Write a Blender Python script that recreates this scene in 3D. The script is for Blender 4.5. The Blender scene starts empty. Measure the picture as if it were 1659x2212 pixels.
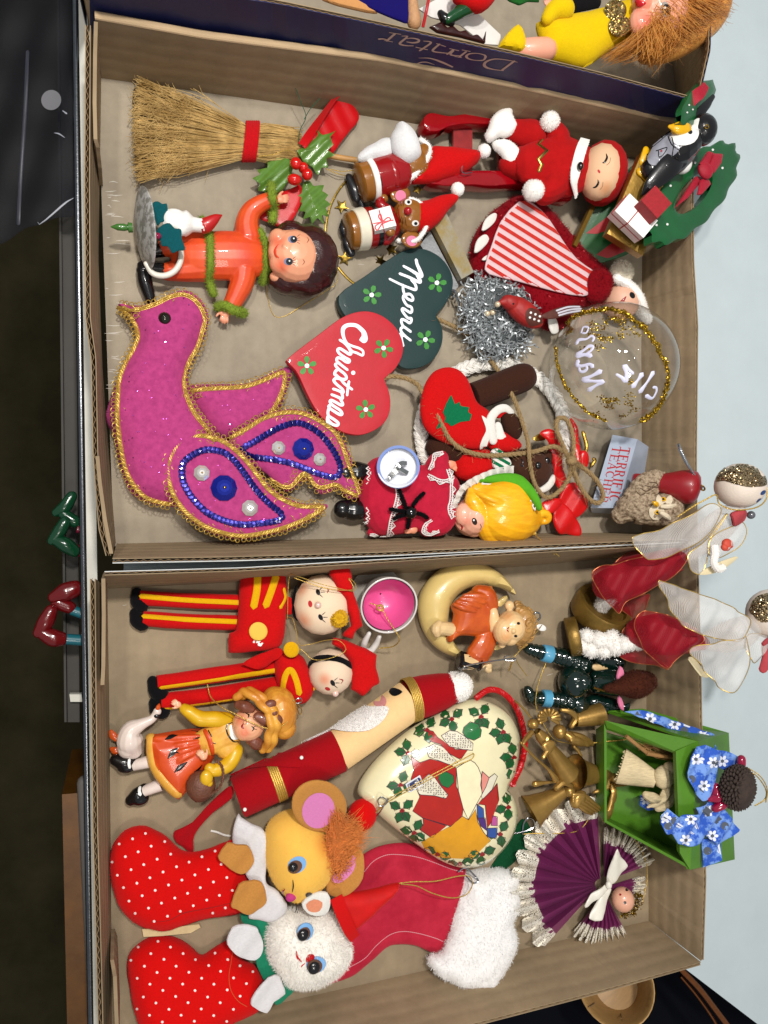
import bpy, math, random
import numpy as np
from mathutils import Vector as V, Matrix, noise as mnoise
from mathutils.bvhtree import BVHTree
from mathutils.geometry import delaunay_2d_cdt
random.seed(7); rng = np.random.default_rng(7)
SC = bpy.context.scene; COL = SC.collection
R_ = math.radians; PI = math.pi
# ---------------------------------------------------------------- camera, light, exposure
H = .53; TH = R_(19.4); F = 1597.; CU, CV = 829.5, 1106.
ST, CT = math.sin(TH), math.cos(TH); K0 = .000312
cam = bpy.data.objects.new('camera', bpy.data.cameras.new('camera')); COL.objects.link(cam)
cam.data.sensor_fit = 'VERTICAL'; cam.data.sensor_height = 24; cam.data.lens = F/2212*24
cam.data.clip_start = .01; cam.data.clip_end = 20
cam.matrix_world = Matrix(((CT,0,-ST,0),(0,1,0,0),(ST,0,CT,H),(0,0,0,1)))
SC.camera = cam
w = bpy.data.worlds.new('World'); SC.world = w; w.use_nodes = True
w.node_tree.nodes['Background'].inputs[0].default_value = (.90,.95,1,1)
w.node_tree.nodes['Background'].inputs[1].default_value = .37
def lamp(name, loc, target, size, power, col, shape='DISK'):
    l = bpy.data.lights.new(name, 'AREA'); l.shape = shape; l.size = size; l.energy = power; l.color = col
    o = bpy.data.objects.new(name, l); COL.objects.link(o); o.location = loc
    o.rotation_euler = (V(target)-V(loc)).to_track_quat('-Z','Y').to_euler(); return o
lamp('key_or_fill_lamp', (.06,.40,1.15), (.22,.02,0), .09, 12.3, (1,.97,.93))
lamp('key_or_fill_lamp', (-.35,.55,1.5), (.2,0,0), .12, 8.5, (1,.95,.89))
lamp('key_or_fill_lamp', (.1,-.75,1.9), (.2,-.1,0), .35, 10, (1,.93,.85))  # soft fill added to lift the shadows, no known lamp there
for x, y in ((.34,.16),(.12,.1),(.5,.5),(-.1,-.2)): lamp('pendant_bulb', (x,y,1.35), (x,y,0), .03, .35, (1,.95,.88))
SC.view_settings.view_transform = 'Standard'; SC.view_settings.look = 'None'
SC.view_settings.exposure = -0.07; SC.view_settings.gamma = 1
# ---------------------------------------------------------------- pixel <-> place
def rayd(u, v):
    tx = (u-CU)/F; ty = -(v-CV)/F
    return V((CT*tx+ST, ty, ST*tx-CT))
CAM = V((0,0,H))
def P(u, v, zp=0):
    d = rayd(u, v); t = (zp*K0-H)/d.z
    return CAM+d*t
def sc(u, v, zp=0):
    return (zp*K0-H)/rayd(u, v).z/F
class FR:                      # a traced enlargement of the photograph: its pixels -> photo pixels
    def __init__(s, x0, y0, w): s.x0 = x0*.6636; s.y0 = y0*.6636; s.f = w/2500
    def __call__(s, *a):
        out = []
        for p in a:
            q = (s.x0+p[0]*s.f, s.y0+p[1]*s.f)
            out.append(q+tuple(p[2:]))
        return out if len(out) > 1 else out[0]
    def L(s, pts): return [(s.x0+p[0]*s.f, s.y0+p[1]*s.f)+tuple(p[2:]) for p in pts]
class PL:                      # a plane through a place, slopes gx, gy
    def __init__(s, u, v, zp, gx=0, gy=0):
        s.o = P(u, v, zp); s.n = V((-gx,-gy,1)).normalized(); s.k = sc(u, v, zp)
    def at(s, u, v, h=0):
        d = rayd(u, v); t = (s.o-CAM).dot(s.n)/d.dot(s.n)
        return CAM+d*t+s.n*(h*s.k)
# ---------------------------------------------------------------- curves
def crom(pts, closed=False, n=6):
    pts = [np.array(p, float) for p in pts]; N = len(pts); out = []
    if N < 3 and not closed:
        return [pts[0]*(1-i/n)+pts[1]*(i/n) for i in range(n+1)]
    rngi = range(N) if closed else range(N-1)
    for i in rngi:
        if closed: a, b, c, d = pts[i-1], pts[i], pts[(i+1)%N], pts[(i+2)%N]
        else:
            b, c = pts[i], pts[i+1]; a = pts[i-1] if i else 2*b-c; d = pts[i+2] if i+2 < N else 2*c-b
        for j in range(n):
            t = j/n
            out.append(.5*((2*b)+(c-a)*t+(2*a-5*b+4*c-d)*t*t+(3*b-a-3*c+d)*t**3))
    if not closed: out.append(pts[-1])
    return out
def resamp(pts, step, closed=False):
    p = np.array([tuple(q) for q in pts], float)
    if closed: p = np.vstack([p, p[:1]])
    L = np.r_[0, np.cumsum(np.linalg.norm(np.diff(p, axis=0), axis=1))]
    n = max(2, int(round(L[-1]/step))); t = np.linspace(0, L[-1], n+1)
    q = np.stack([np.interp(t, L, p[:,i]) for i in range(p.shape[1])], 1)
    return q[:-1] if closed else q
def circ(u, v, r, r2=None, ang=0, n=20):
    r2 = r if r2 is None else r2; c, s = math.cos(R_(ang)), math.sin(R_(ang))
    return [(u+r*math.cos(t)*c-r2*math.sin(t)*s, v+r*math.cos(t)*s+r2*math.sin(t)*c) for t in np.linspace(0, 2*PI, n, endpoint=False)]
# ---------------------------------------------------------------- mesh builder (world coordinates)
class MB:
    def __init__(s): s.v = []; s.f = []; s.m = []; s.mi = 0
    def add(s, vs, fs):
        b = len(s.v); s.v += [tuple(x) for x in vs]; s.f += [tuple(b+i for i in f) for f in fs]; s.m += [s.mi]*len(fs)
    def bvh(s): return BVHTree.FromPolygons([V(x) for x in s.v], s.f)
    def join(s, o):
        s.add(o.v, o.f); return s
def frames(pts):
    T = [(pts[min(i+1,len(pts)-1)]-pts[max(i-1,0)]).normalized() for i in range(len(pts))]
    a = V((0,0,1)) if abs(T[0].z) < .9 else V((1,0,0))
    n = (a-T[0]*a.dot(T[0])).normalized(); out = []
    for t in T:
        n = (n-t*n.dot(t)); n = n.normalized() if n.length > 1e-9 else V((1,0,0))
        out.append((t, n, t.cross(n)))
    return out
def sweep(mb, wp, rad, n=8, closed=False, flat=1.):
    fr = frames(wp); N = len(wp); vs = []
    for i, p in enumerate(wp):
        t, a, b = fr[i]; r = rad[i]
        for j in range(n):
            q = 2*PI*j/n; vs.append(p+a*(r*flat*math.cos(q))+b*(r*math.sin(q)))
    fs = []
    for i in range(N if closed else N-1):
        k = (i+1) % N
        for j in range(n): fs.append((i*n+j, i*n+(j+1)%n, k*n+(j+1)%n, k*n+j))
    if not closed: fs += [tuple(range(n-1,-1,-1)), tuple(range((N-1)*n, N*n))]
    mb.add(vs, fs); return mb
def tube(mb, pts, r, n=8, sm=6, closed=False, round_=False, flat=1.):   # pts: (u,v,zp) ; r px
    P3 = [tuple(p)+((0,) if len(p) == 2 else ()) for p in pts]
    if not hasattr(r, '__len__'): r = [r]*len(pts)
    Q = [p[:3]+(rr,) for p, rr in zip(P3, r)]
    if sm: Q = crom(Q, closed, sm)
    wp = [P(*q[:3]) for q in Q]; rad = [max(q[3],.05)*sc(*q[:3]) for q in Q]
    if round_ and not closed:
        def cap(p, d, r0): return [(p+d*(r0*math.sin(a)), r0*math.cos(a)) for a in (R_(35), R_(65), R_(85))]
        d0 = (wp[0]-wp[1]).normalized(); d1 = (wp[-1]-wp[-2]).normalized()
        c0 = cap(wp[0], d0, rad[0])[::-1]; c1 = cap(wp[-1], d1, rad[-1])
        wp = [c[0] for c in c0]+wp+[c[0] for c in c1]; rad = [c[1] for c in c0]+rad+[c[1] for c in c1]
    return sweep(mb, wp, rad, n, closed, flat)
def wtube(mb, wp, r, n=6, closed=False): return sweep(mb, [V(p) for p in wp], [r]*len(wp) if not hasattr(r,'__len__') else r, n, closed)
def ring_lathe(mb, A, B, prof, n=20, up=None, sq=1., k=None, cap=True):   # prof: (t along A-B, r metres)
    A, B = V(A), V(B); d = (B-A); t = d.normalized()
    a = V(up) if up else (V((0,0,1)) if abs(t.z) < .9 else V((0,1,0)))
    a = (a-t*a.dot(t)).normalized(); b = t.cross(a); vs = []; fs = []
    for (q, r) in prof:
        for j in range(n):
            g = 2*PI*j/n; vs.append(A+d*q+a*(r*sq*math.cos(g))+b*(r*math.sin(g)))
    for i in range(len(prof)-1):
        for j in range(n): fs.append((i*n+j, i*n+(j+1)%n, (i+1)*n+(j+1)%n, (i+1)*n+j))
    if cap: fs += [tuple(range(n-1,-1,-1)), tuple(range((len(prof)-1)*n, len(prof)*n))]
    mb.add(vs, fs); return mb
def lathe(mb, a, b, prof, n=20, up=None, sq=1., cap=True):   # a,b (u,v,zp); prof r px
    k = sc(*a); return ring_lathe(mb, P(*a), P(*b), [(t, max(r,.02)*k) for t, r in prof], n, up, sq, cap=cap)
def ball(mb, c, r, ax=None, n=16, m=10, up=(0,0,1)):   # c (u,v,zp); r px or (along ax, across, up)
    k = sc(*c); o = P(*c)
    rx, ry, rz = (r, r, r) if not hasattr(r, '__len__') else r
    if ax is None: X = V((1,0,0))
    elif hasattr(ax, '__len__'): X = (P(c[0]+ax[0], c[1]+ax[1], c[2]+(ax[2] if len(ax) > 2 else 0))-o).normalized()
    else: X = V((math.cos(R_(ax)), -math.sin(R_(ax)), 0))
    Z = V(up); Z = Z-X*Z.dot(X)
    Z = Z.normalized() if Z.length > 1e-6 else V((0,1,0)); Y = Z.cross(X); vs = []; fs = []
    for i in range(m+1):
        t = PI*i/m
        for j in range(n):
            g = 2*PI*j/n
            vs.append(o+X*(rx*k*math.sin(t)*math.cos(g))+Y*(ry*k*math.sin(t)*math.sin(g))+Z*(rz*k*math.cos(t)))
    for i in range(m):
        for j in range(n): fs.append((i*n+j, (i+1)*n+j, (i+1)*n+(j+1)%n, i*n+(j+1)%n))
    mb.add(vs, fs); return mb
def inpoly(pt, poly):
    x, y = pt[:,0], pt[:,1]; c = np.zeros(len(pt), bool); p = np.asarray(poly, float); n = len(p)
    for i in range(n):
        x1, y1 = p[i]; x2, y2 = p[i-1]
        if y1 == y2: continue
        m = ((y1 > y) != (y2 > y)) & (x < (x2-x1)*(y-y1)/(y2-y1)+x1); c ^= m
    return c
def edist(pt, poly):
    a = np.asarray(poly, float); b = np.roll(a, -1, 0); d = b-a; L = (d*d).sum(1)+1e-12
    out = np.full(len(pt), 1e9)
    for i in range(0, len(pt), 2000):
        q = pt[i:i+2000]
        t = np.clip(((q[:,None]-a)*d).sum(2)/L, 0, 1); e = q[:,None]-a-t[...,None]*d
        out[i:i+2000] = np.sqrt((e*e).sum(2).min(1))
    return out
def triang(polys, step, rings=(), grid=True):
    P0 = [resamp(p, step, True) for p in polys]; pts = list(P0); edges = []; b = 0
    for p in P0:
        n = len(p); edges += [(b+i, b+(i+1)%n) for i in range(n)]; b += n
    extra = []
    for p, raw in zip(P0, polys):
        d = np.roll(p, -1, 0)-np.roll(p, 1, 0); nrm = np.stack([-d[:,1], d[:,0]], 1); nrm /= np.linalg.norm(nrm, axis=1)[:,None]+1e-9
        for r in rings:
            for s in (1, -1): extra.append(p+nrm*r*s)
    al = np.vstack(P0); lo, hi = al.min(0), al.max(0)
    def ok(q, mind):
        if not len(q): return q
        i = np.zeros(len(q), bool)
        for p in P0: i ^= inpoly(q, p)
        q = q[i]
        if not len(q): return q
        dd = np.min([edist(q, p) for p in P0], 0)
        return q[dd > mind]
    add = []
    for k, e in enumerate(extra):
        add.append(ok(e, rings[(k//2) % len(rings)]*.85))
    if grid:
        off = max(rings)+step*.5 if rings else step*.6
        xs = np.arange(lo[0], hi[0], step); ys = np.arange(lo[1], hi[1], step*.87)
        g = np.array([(x+(step/2 if j % 2 else 0), y) for j, y in enumerate(ys) for x in xs])
        if len(g): add.append(ok(g, off))
    A = np.vstack([al]+[a for a in add if len(a)])
    r = delaunay_2d_cdt([V(q) for q in A], edges, [], 0, 1e-5)
    vs = np.array([tuple(q) for q in r[0]]); tr = [tuple(f) for f in r[2]]
    fl = []
    for f in tr: fl += [(f[0], f[i], f[i+1]) for i in range(1, len(f)-1)]
    fl = np.array(fl); ce = vs[fl].mean(1); i = np.zeros(len(ce), bool)
    for p in P0: i ^= inpoly(ce, p)
    return vs, fl[i], P0
def outline(pts, sm=5): return [tuple(p) for p in crom(pts, True, sm)] if sm else [tuple(p) for p in pts]
def pillow(mb, pts, pl, Ht, R, bot=.35, t=0, sm=5, step=7, holes=(), hf=None, holesm=5):
    """a stuffed or slab-like solid over a traced outline; Ht height px, R rounding px, t side thickness px"""
    polys = [outline(pts, sm)]+[outline(h, holesm) for h in holes]
    rings = [R*x for x in ((.06,.22,.5) if R > step*1.5 else (.25,)) if R*x > .6]
    vs, fl, P0 = triang(polys, step, rings)
    d = np.min([edist(vs, p) for p in P0], 0)
    e = np.clip(d/R, 0, 1); prof = np.sqrt(np.clip(1-(1-e)**2, 0, 1)); B = d < 1e-3
    N = len(vs); top = []; bo = []
    for i, (u, v) in enumerate(vs):
        x = hf(u, v) if hf else 0
        top.append(pl.at(u, v, t/2+Ht*prof[i]+x)); bo.append(pl.at(u, v, -t/2-bot*Ht*prof[i]+x))
    fs = []
    for a, b, c in fl:
        q = (vs[b]-vs[a]); r = (vs[c]-vs[a])
        if q[0]*r[1]-q[1]*r[0] > 0: a, b = b, a       # v runs down the photo
        fs.append((a, b, c)); fs.append((N+c, N+b, N+a))
    if t > 0:
        tab = {tuple(np.round(x, 3)): i for i, x in enumerate(vs)}
        for p in P0:
            id_ = [tab.get(tuple(np.round(x, 3))) for x in p]
            for i in range(len(id_)):
                a, b = id_[i], id_[(i+1) % len(id_)]
                if a is not None and b is not None: fs.append((a, b, N+b, N+a))
        mb.add(top+bo, fs)
    else:
        idx = [i if B[i] else N+i for i in range(N)]
        fs = [tuple(idx[k-N] if k >= N else k for k in f) for f in fs]
        mb.add(top+bo, fs)
    return mb
def hit(bv, u, v, lift=0, skip=True):
    d = rayd(u, v); n_ = d.normalized()
    r = bv.ray_cast(CAM, n_)
    if r[0] is None:
        r = bv.find_nearest(P(u, v, 30))
    p, n = r[0], r[1]
    if n.dot(n_) > 0: n = -n
    return p+n*(lift*K0), n
def decal(mb, pts, bv, lift=1.2, sm=4, step=5, holes=()):   # flat print or thin applique lying on a surface
    vs, fl, _ = triang([outline(pts, sm)]+[outline(h, sm) for h in holes], step)
    w_ = [hit(bv, u, v, lift)[0] for u, v in vs]; fs = []
    for a, b, c in fl:
        q = (vs[b]-vs[a]); r = (vs[c]-vs[a])
        fs.append((b, a, c) if q[0]*r[1]-q[1]*r[0] > 0 else (a, b, c))
    mb.add(w_, fs); return mb
def dot(mb, u, v, r, bv, lift=1.2, n=10, r2=None, ang=0):
    c, nn = hit(bv, u, v, lift); ring = [hit(bv, x, y, lift)[0] for x, y in circ(u, v, r, r2, ang, n)]
    ring = ring[::-1]
    mb.add([c]+ring, [(0, i+1, (i+1) % n+1) for i in range(n)]); return mb
def strokes(mb, pts, bv, r, lift=.5, sm=5, n=6, flat=.35):   # painted line of paint lying on a surface
    if not hasattr(r, '__len__'): r = [r]*len(pts)
    Q = crom([tuple(p[:2])+(q,) for p, q in zip(pts, r)], False, sm) if sm else [tuple(p[:2])+(q,) for p, q in zip(pts, r)]
    N = len(Q); vs = []; fs = []
    hp = [hit(bv, q[0], q[1], lift) for q in Q]
    for i in range(N):
        p, nn = hp[i]; t = (hp[min(i+1,N-1)][0]-hp[max(i-1,0)][0]); t = t-nn*t.dot(nn)
        t = t.normalized() if t.length > 1e-9 else V((1,0,0)); b = nn.cross(t); rr = Q[i][2]*sc(Q[i][0], Q[i][1])
        for j in range(n):
            g = 2*PI*j/n; vs.append(p+b*(rr*math.cos(g))+nn*(rr*flat*math.sin(g)))
    for i in range(N-1):
        for j in range(n): fs.append((i*n+j, i*n+(j+1)%n, (i+1)*n+(j+1)%n, (i+1)*n+j))
    for e, sgn in ((0, -1), (N-1, 1)):
        p, nn = hp[e]; q, _ = hp[1 if e == 0 else N-2]; t = (p-q).normalized(); rr = Q[e][2]*sc(Q[e][0], Q[e][1])
        k = len(vs); vs.append(p+t*rr*.9)
        for j in range(n):
            a, b = e*n+j, e*n+(j+1)%n
            fs.append((a, k, b) if sgn < 0 else (a, b, k))
    mb.add(vs, fs); return mb
def ribbon(mb, pts, wd, th=1.2, sm=6, tw=0, side=None):   # pts (u,v,zp); width px (full), tw twist deg per point
    n0 = len(pts)
    if not hasattr(wd, '__len__'): wd = [wd]*n0
    if not hasattr(tw, '__len__'): tw = [tw]*n0
    Q = [tuple(p)+(w_, t_) for p, w_, t_ in zip(pts, wd, tw)]
    if sm: Q = crom(Q, False, sm)
    wp = [P(*q[:3]) for q in Q]; vs = []; N = len(Q)
    for i, q in enumerate(Q):
        t = (wp[min(i+1,N-1)]-wp[max(i-1,0)]).normalized()
        s = V(side) if side else t.cross(V((0,0,1)))
        if s.length < .05: s = V((0,1,0))
        s = (s-t*s.dot(t)).normalized(); up = s.cross(t); a = R_(q[4]); k = sc(*q[:3])
        s2 = s*math.cos(a)+up*math.sin(a); n_ = -s*math.sin(a)+up*math.cos(a)
        hw = s2*(q[3]*k/2); ht = n_*(th*k/2)
        vs += [wp[i]-hw+ht, wp[i]+hw+ht, wp[i]+hw-ht, wp[i]-hw-ht]
    fs = []
    for i in range(N-1):
        for j in range(4): fs.append((i*4+j, i*4+(j+1)%4, (i+1)*4+(j+1)%4, (i+1)*4+j))
    fs += [(3,2,1,0), (4*N-4, 4*N-3, 4*N-2, 4*N-1)]
    mb.add(vs, fs); return mb
def rope(mb, pts, r, nst=3, turns=.06, sm=8, n=6, step=3, fill=.56, closed=False):   # twisted strands; turns per px
    Q = resamp([tuple(p) for p in crom(pts, closed, sm)], step, closed)
    wp = [P(*q) for q in Q]; fr = frames(wp)
    for s in range(nst):
        path = []
        for i, p in enumerate(wp):
            a = 2*PI*(s/nst+i*step*turns); k = sc(*Q[i]); path.append(p+(fr[i][1]*math.cos(a)+fr[i][2]*math.sin(a))*(r*(1-fill)*k))
        sweep(mb, path, [r*fill*sc(*q) for q in Q], n, closed)
    return mb
def box(mb, o, X, Y, Z):   # world corner box from centre and half-axes
    o, X, Y, Z = V(o), V(X), V(Y), V(Z); vs = [o+X*a+Y*b+Z*c for c in (-1,1) for b in (-1,1) for a in (-1,1)]
    mb.add(vs, [(0,2,3,1),(4,5,7,6),(0,1,5,4),(2,6,7,3),(0,4,6,2),(1,3,7,5)]); return mb
def slab(mb, quad, zt, zb, pl=None):   # quad of (u,v) at height zt (px), extruded straight down to zb
    tp = [P(u, v, zt) for u, v in quad]; dz = V((0,0,(zb-zt)*K0)); n = len(tp)
    a = sum(tp[i].x*tp[(i+1)%n].y-tp[(i+1)%n].x*tp[i].y for i in range(n))
    if a < 0: tp = tp[::-1]
    vs = tp+[p+dz for p in tp]
    mb.add(vs, [tuple(range(n)), tuple(range(2*n-1, n-1, -1))]+[(i, n+i, n+(i+1)%n, (i+1)%n) for i in range(n)]); return mb
def fuse(mb, vox=1.6, it=2, fac=.5):   # weld overlapping solids into one skin
    me = bpy.data.meshes.new('tmp'); me.from_pydata(mb.v, [], mb.f); o = bpy.data.objects.new('tmp', me); COL.objects.link(o)
    m = o.modifiers.new('r', 'REMESH'); m.mode = 'VOXEL'; m.voxel_size = vox*1.22*K0
    if it: s = o.modifiers.new('s', 'SMOOTH'); s.iterations = it; s.factor = fac
    bpy.context.view_layer.update(); e = o.evaluated_get(bpy.context.evaluated_depsgraph_get()); em = e.to_mesh()
    out = MB(); out.add([v.co[:] for v in em.vertices], [tuple(p.vertices) for p in em.polygons])
    e.to_mesh_clear(); bpy.data.objects.remove(o); bpy.data.meshes.remove(me); return out
def wob(mb, amp, freq, seed=0):   # soft unevenness
    o = V((seed*3.1, seed*1.7, 0))
    mb.v = [tuple(V(x)+mnoise.noise_vector(V(x)*freq+o)*(amp*K0)) for x in mb.v]; return mb
def fur(mb, src, n, L, w=.9, lean=(0,0,0), jit=.5, segs=2, mask=None, seed=1, curl=.0):   # hairs on a surface, as slim blades
    r = np.random.default_rng(seed); vv = np.array(src.v); tri = []
    for f in src.f:
        for i in range(1, len(f)-1): tri.append((f[0], f[i], f[i+1]))
    tri = np.array(tri); a, b, c = vv[tri[:,0]], vv[tri[:,1]], vv[tri[:,2]]
    cr = np.cross(b-a, c-a); ar = np.linalg.norm(cr, axis=1); nn = cr/(ar[:,None]+1e-15)
    idx = r.choice(len(tri), n, p=ar/ar.sum()); s = np.sqrt(r.random(n)); t = r.random(n)
    p = a[idx]*(1-s)[:,None]+b[idx]*(s*(1-t))[:,None]+c[idx]*(s*t)[:,None]; nr = nn[idx]
    ln = np.array(lean); vs = []; fs = []
    for i in range(n):
        if mask and not mask(p[i]): continue
        d = nr[i]+ln+r.normal(0, jit, 3); d /= np.linalg.norm(d)+1e-9
        ll = L*K0*(.6+.6*r.random()); s_ = np.cross(d, r.normal(0, 1, 3)); s_ /= np.linalg.norm(s_)+1e-9; s_ = s_*w*K0/2
        q = p[i]+d*ll*.55; d2 = d+r.normal(0, .35+curl, 3); e = q+d2/np.linalg.norm(d2)*ll*.45
        k = len(vs); vs += [p[i]-s_, p[i]+s_, q+s_*.8, q-s_*.8, e]; fs += [(k, k+1, k+2, k+3), (k+3, k+2, k+4)]
    mb.add(vs, fs); return mb
# ---------------------------------------------------------------- objects
def mkobj(name, mb, mats, loc=None, smooth=True, sharp=None):
    loc = V(loc) if loc is not None else V((0,0,0)); me = bpy.data.meshes.new(name)
    me.from_pydata([tuple(V(x)-loc) for x in mb.v], [], mb.f)
    mats = mats if isinstance(mats, (list, tuple)) else [mats]
    for m in mats: me.materials.append(m)
    if len(mats) > 1: me.polygons.foreach_set('material_index', mb.m)
    me.polygons.foreach_set('use_smooth', [smooth]*len(me.polygons)); me.update()
    if smooth and sharp: me.set_sharp_from_angle(angle=R_(sharp))
    o = bpy.data.objects.new(name, me); COL.objects.link(o); return o
ORG = {}
def thing(name, label, cat, at, group=None):
    o = bpy.data.objects.new(name, None); COL.objects.link(o); o.empty_display_size = .01
    o.location = P(*at); o['label'] = label; o['category'] = cat
    if group: o['group'] = group
    ORG[o.name] = V(o.location); return o
def part(name, mb, mats, parent, label=None, smooth=True, sharp=40, stuff=False):
    loc = ORG[parent.name]; o = mkobj(name, mb, mats, loc, smooth, sharp); o.parent = parent; ORG[o.name] = loc
    if label: o['label'] = label
    if stuff: o['kind'] = 'stuff'
    return o
def solo(name, mb, mats, label, cat, at, group=None, smooth=True, sharp=40):
    loc = P(*at); o = mkobj(name, mb, mats, loc, smooth, sharp); o.location = loc; o['label'] = label; o['category'] = cat
    if group: o['group'] = group
    ORG[o.name] = loc; return o
def struct(name, mb, mats, smooth=False):
    o = mkobj(name, mb, mats, None, smooth, 40); o['kind'] = 'structure'; ORG[o.name] = V((0,0,0)); return o
def inst(name, me, loc, nrm, parent, spin=0., scale=1., mat=None):   # a piece sharing its mesh, laid on a surface
    o = bpy.data.objects.new(name, me); COL.objects.link(o); o.parent = parent
    q = V(nrm).to_track_quat('Z', 'Y'); M = Matrix.Translation(V(loc)-ORG[parent.name]) @ q.to_matrix().to_4x4() @ Matrix.Rotation(spin, 4, 'Z') @ Matrix.Scale(scale, 4)
    o.matrix_local = M; return o
def pmesh(name, mb, mats, smooth=True):   # mesh data in local coordinates for inst()
    me = bpy.data.meshes.new(name); me.from_pydata([tuple(x) for x in mb.v], [], mb.f)
    for m in (mats if isinstance(mats, list) else [mats]): me.materials.append(m)
    me.polygons.foreach_set('use_smooth', [smooth]*len(me.polygons)); me.update(); return me
# ---------------------------------------------------------------- materials
def C(h):
    h = h.lstrip('#'); c = [int(h[i:i+2], 16)/255 for i in (0, 2, 4)]
    return tuple((x/12.92 if x <= .04045 else ((x+.055)/1.055)**2.4) for x in c)+(1,)
MATS = {}
def mat(name, col, rough=.5, metal=0, spec=.5, sheen=0, coat=0, bump=None, var=None, trans=0, ior=1.45, sss=0, col2=None, alpha=None, vtype='NOISE', stretch=None, aniso=0):
    """bump (scale, strength, detail) ; var (scale, amount[, contrast lo, hi])"""
    if name in MATS: return MATS[name]
    m = bpy.data.materials.new(name); m.use_nodes = True; nt = m.node_tree; N = nt.nodes; Lk = nt.links
    b = N['Principled BSDF']; col = C(col) if isinstance(col, str) else col
    b.inputs['Base Color'].default_value = col; b.inputs['Roughness'].default_value = rough; b.inputs['Metallic'].default_value = metal
    b.inputs['Specular IOR Level'].default_value = spec; b.inputs['Sheen Weight'].default_value = sheen; b.inputs['Sheen Roughness'].default_value = .5
    b.inputs['Coat Weight'].default_value = coat; b.inputs['Coat Roughness'].default_value = .06; b.inputs['IOR'].default_value = ior
    b.inputs['Transmission Weight'].default_value = trans
    if sss: b.inputs['Subsurface Weight'].default_value = sss; b.inputs['Subsurface Radius'].default_value = (1,.4,.25); b.inputs['Subsurface Scale'].default_value = .002
    if sheen: b.inputs['Sheen Tint'].default_value = tuple(min(1, x*1.3+.1) for x in col[:3])+(1,)
    if alpha is not None: b.inputs['Alpha'].default_value = alpha
    tc = N.new('ShaderNodeTexCoord'); src = tc.outputs['Object']
    if stretch:
        mp = N.new('ShaderNodeMapping'); mp.inputs['Scale'].default_value = stretch; Lk.new(src, mp.inputs[0]); src = mp.outputs[0]
    if var:
        n = N.new('ShaderNodeTexNoise'); n.inputs['Scale'].default_value = var[0]; n.inputs['Detail'].default_value = 6; n.inputs['Roughness'].default_value = .65
        Lk.new(src, n.inputs['Vector']); cr = N.new('ShaderNodeValToRGB'); lo, hi = (var[2], var[3]) if len(var) > 2 else (.3, .7)
        cr.color_ramp.elements[0].position = lo; cr.color_ramp.elements[1].position = hi
        c2 = (C(col2) if isinstance(col2, str) else col2) if col2 else tuple(x*(1-var[1]) for x in col[:3])+(1,)
        cr.color_ramp.elements[0].color = c2; cr.color_ramp.elements[1].color = col
        Lk.new(n.outputs['Fac'], cr.inputs[0]); Lk.new(cr.outputs[0], b.inputs['Base Color'])
    if bump:
        n = N.new('ShaderNodeTexNoise'); n.inputs['Scale'].default_value = bump[0]; n.inputs['Detail'].default_value = bump[2] if len(bump) > 2 else 4
        Lk.new(src, n.inputs['Vector']); bp = N.new('ShaderNodeBump'); bp.inputs['Strength'].default_value = bump[1]; bp.inputs['Distance'].default_value = .0006
        Lk.new(n.outputs['Fac'], bp.inputs['Height']); Lk.new(bp.outputs[0], b.inputs['Normal'])
    MATS[name] = m; return m
def felt(name, col, am=.28, sc_=900): return mat(name, col, .95, 0, .12, .35, bump=(2600,.55,5), var=(sc_, am, .3, .72))
def plush(name, col): return mat(name, col, .9, 0, .1, .6, var=(500,.12))
def gloss(name, col, rough=.22, var=(120,.12), coat=.35, **k): return mat(name, col, rough, 0, .5, coat=coat, var=var, bump=(350,.06), **k)
def metalm(name, col, rough=.28, bump=(700,.12)): return mat(name, col, rough, 1, bump=bump, var=(300,.25))
def glitter(name, col, col2, scale=1800):
    if name in MATS: return MATS[name]
    m = mat(name, col, .25, .9); nt = m.node_tree; N = nt.nodes; Lk = nt.links; b = N['Principled BSDF']
    tc = N.new('ShaderNodeTexCoord'); vo = N.new('ShaderNodeTexVoronoi'); vo.inputs['Scale'].default_value = scale; Lk.new(tc.outputs['Object'], vo.inputs['Vector'])
    sp = N.new('ShaderNodeSeparateColor'); Lk.new(vo.outputs['Color'], sp.inputs[0])
    cr = N.new('ShaderNodeValToRGB'); cr.color_ramp.elements[0].color = C(col2); cr.color_ramp.elements[1].color = C(col); cr.color_ramp.elements[0].position = .2; cr.color_ramp.elements[1].position = .8
    Lk.new(sp.outputs[0], cr.inputs[0]); Lk.new(cr.outputs[0], b.inputs['Base Color'])
    ge = N.new('ShaderNodeNewGeometry'); sb = N.new('ShaderNodeVectorMath'); sb.operation = 'MULTIPLY_ADD'; sb.inputs[1].default_value = (1.3,1.3,1.3)
    s2 = N.new('ShaderNodeVectorMath'); s2.operation = 'SUBTRACT'; s2.inputs[1].default_value = (.5,.5,.5); Lk.new(vo.outputs['Color'], s2.inputs[0])
    Lk.new(s2.outputs[0], sb.inputs[0]); Lk.new(ge.outputs['Normal'], sb.inputs[2]); nm = N.new('ShaderNodeVectorMath'); nm.operation = 'NORMALIZE'
    Lk.new(sb.outputs[0], nm.inputs[0]); Lk.new(nm.outputs[0], b.inputs['Normal']); return m
fA=FR(0,0,1250); fB=FR(1250,0,1250); fC=FR(300,200,950); fD=FR(1050,250,950); fE=FR(1700,200,800); fF=FR(300,900,950); fG=FR(850,750,800); fH=FR(1350,800,900)
fI=FR(1050,1350,900); fJ=FR(1800,1400,700); fK=FR(350,1800,1050); fL=FR(1300,1750,900); fM=FR(300,2200,950); fN=FR(300,2600,950); fO=FR(1000,2150,800); fQ=FR(1600,2200,900); fR=FR(1050,2650,1450)
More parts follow.
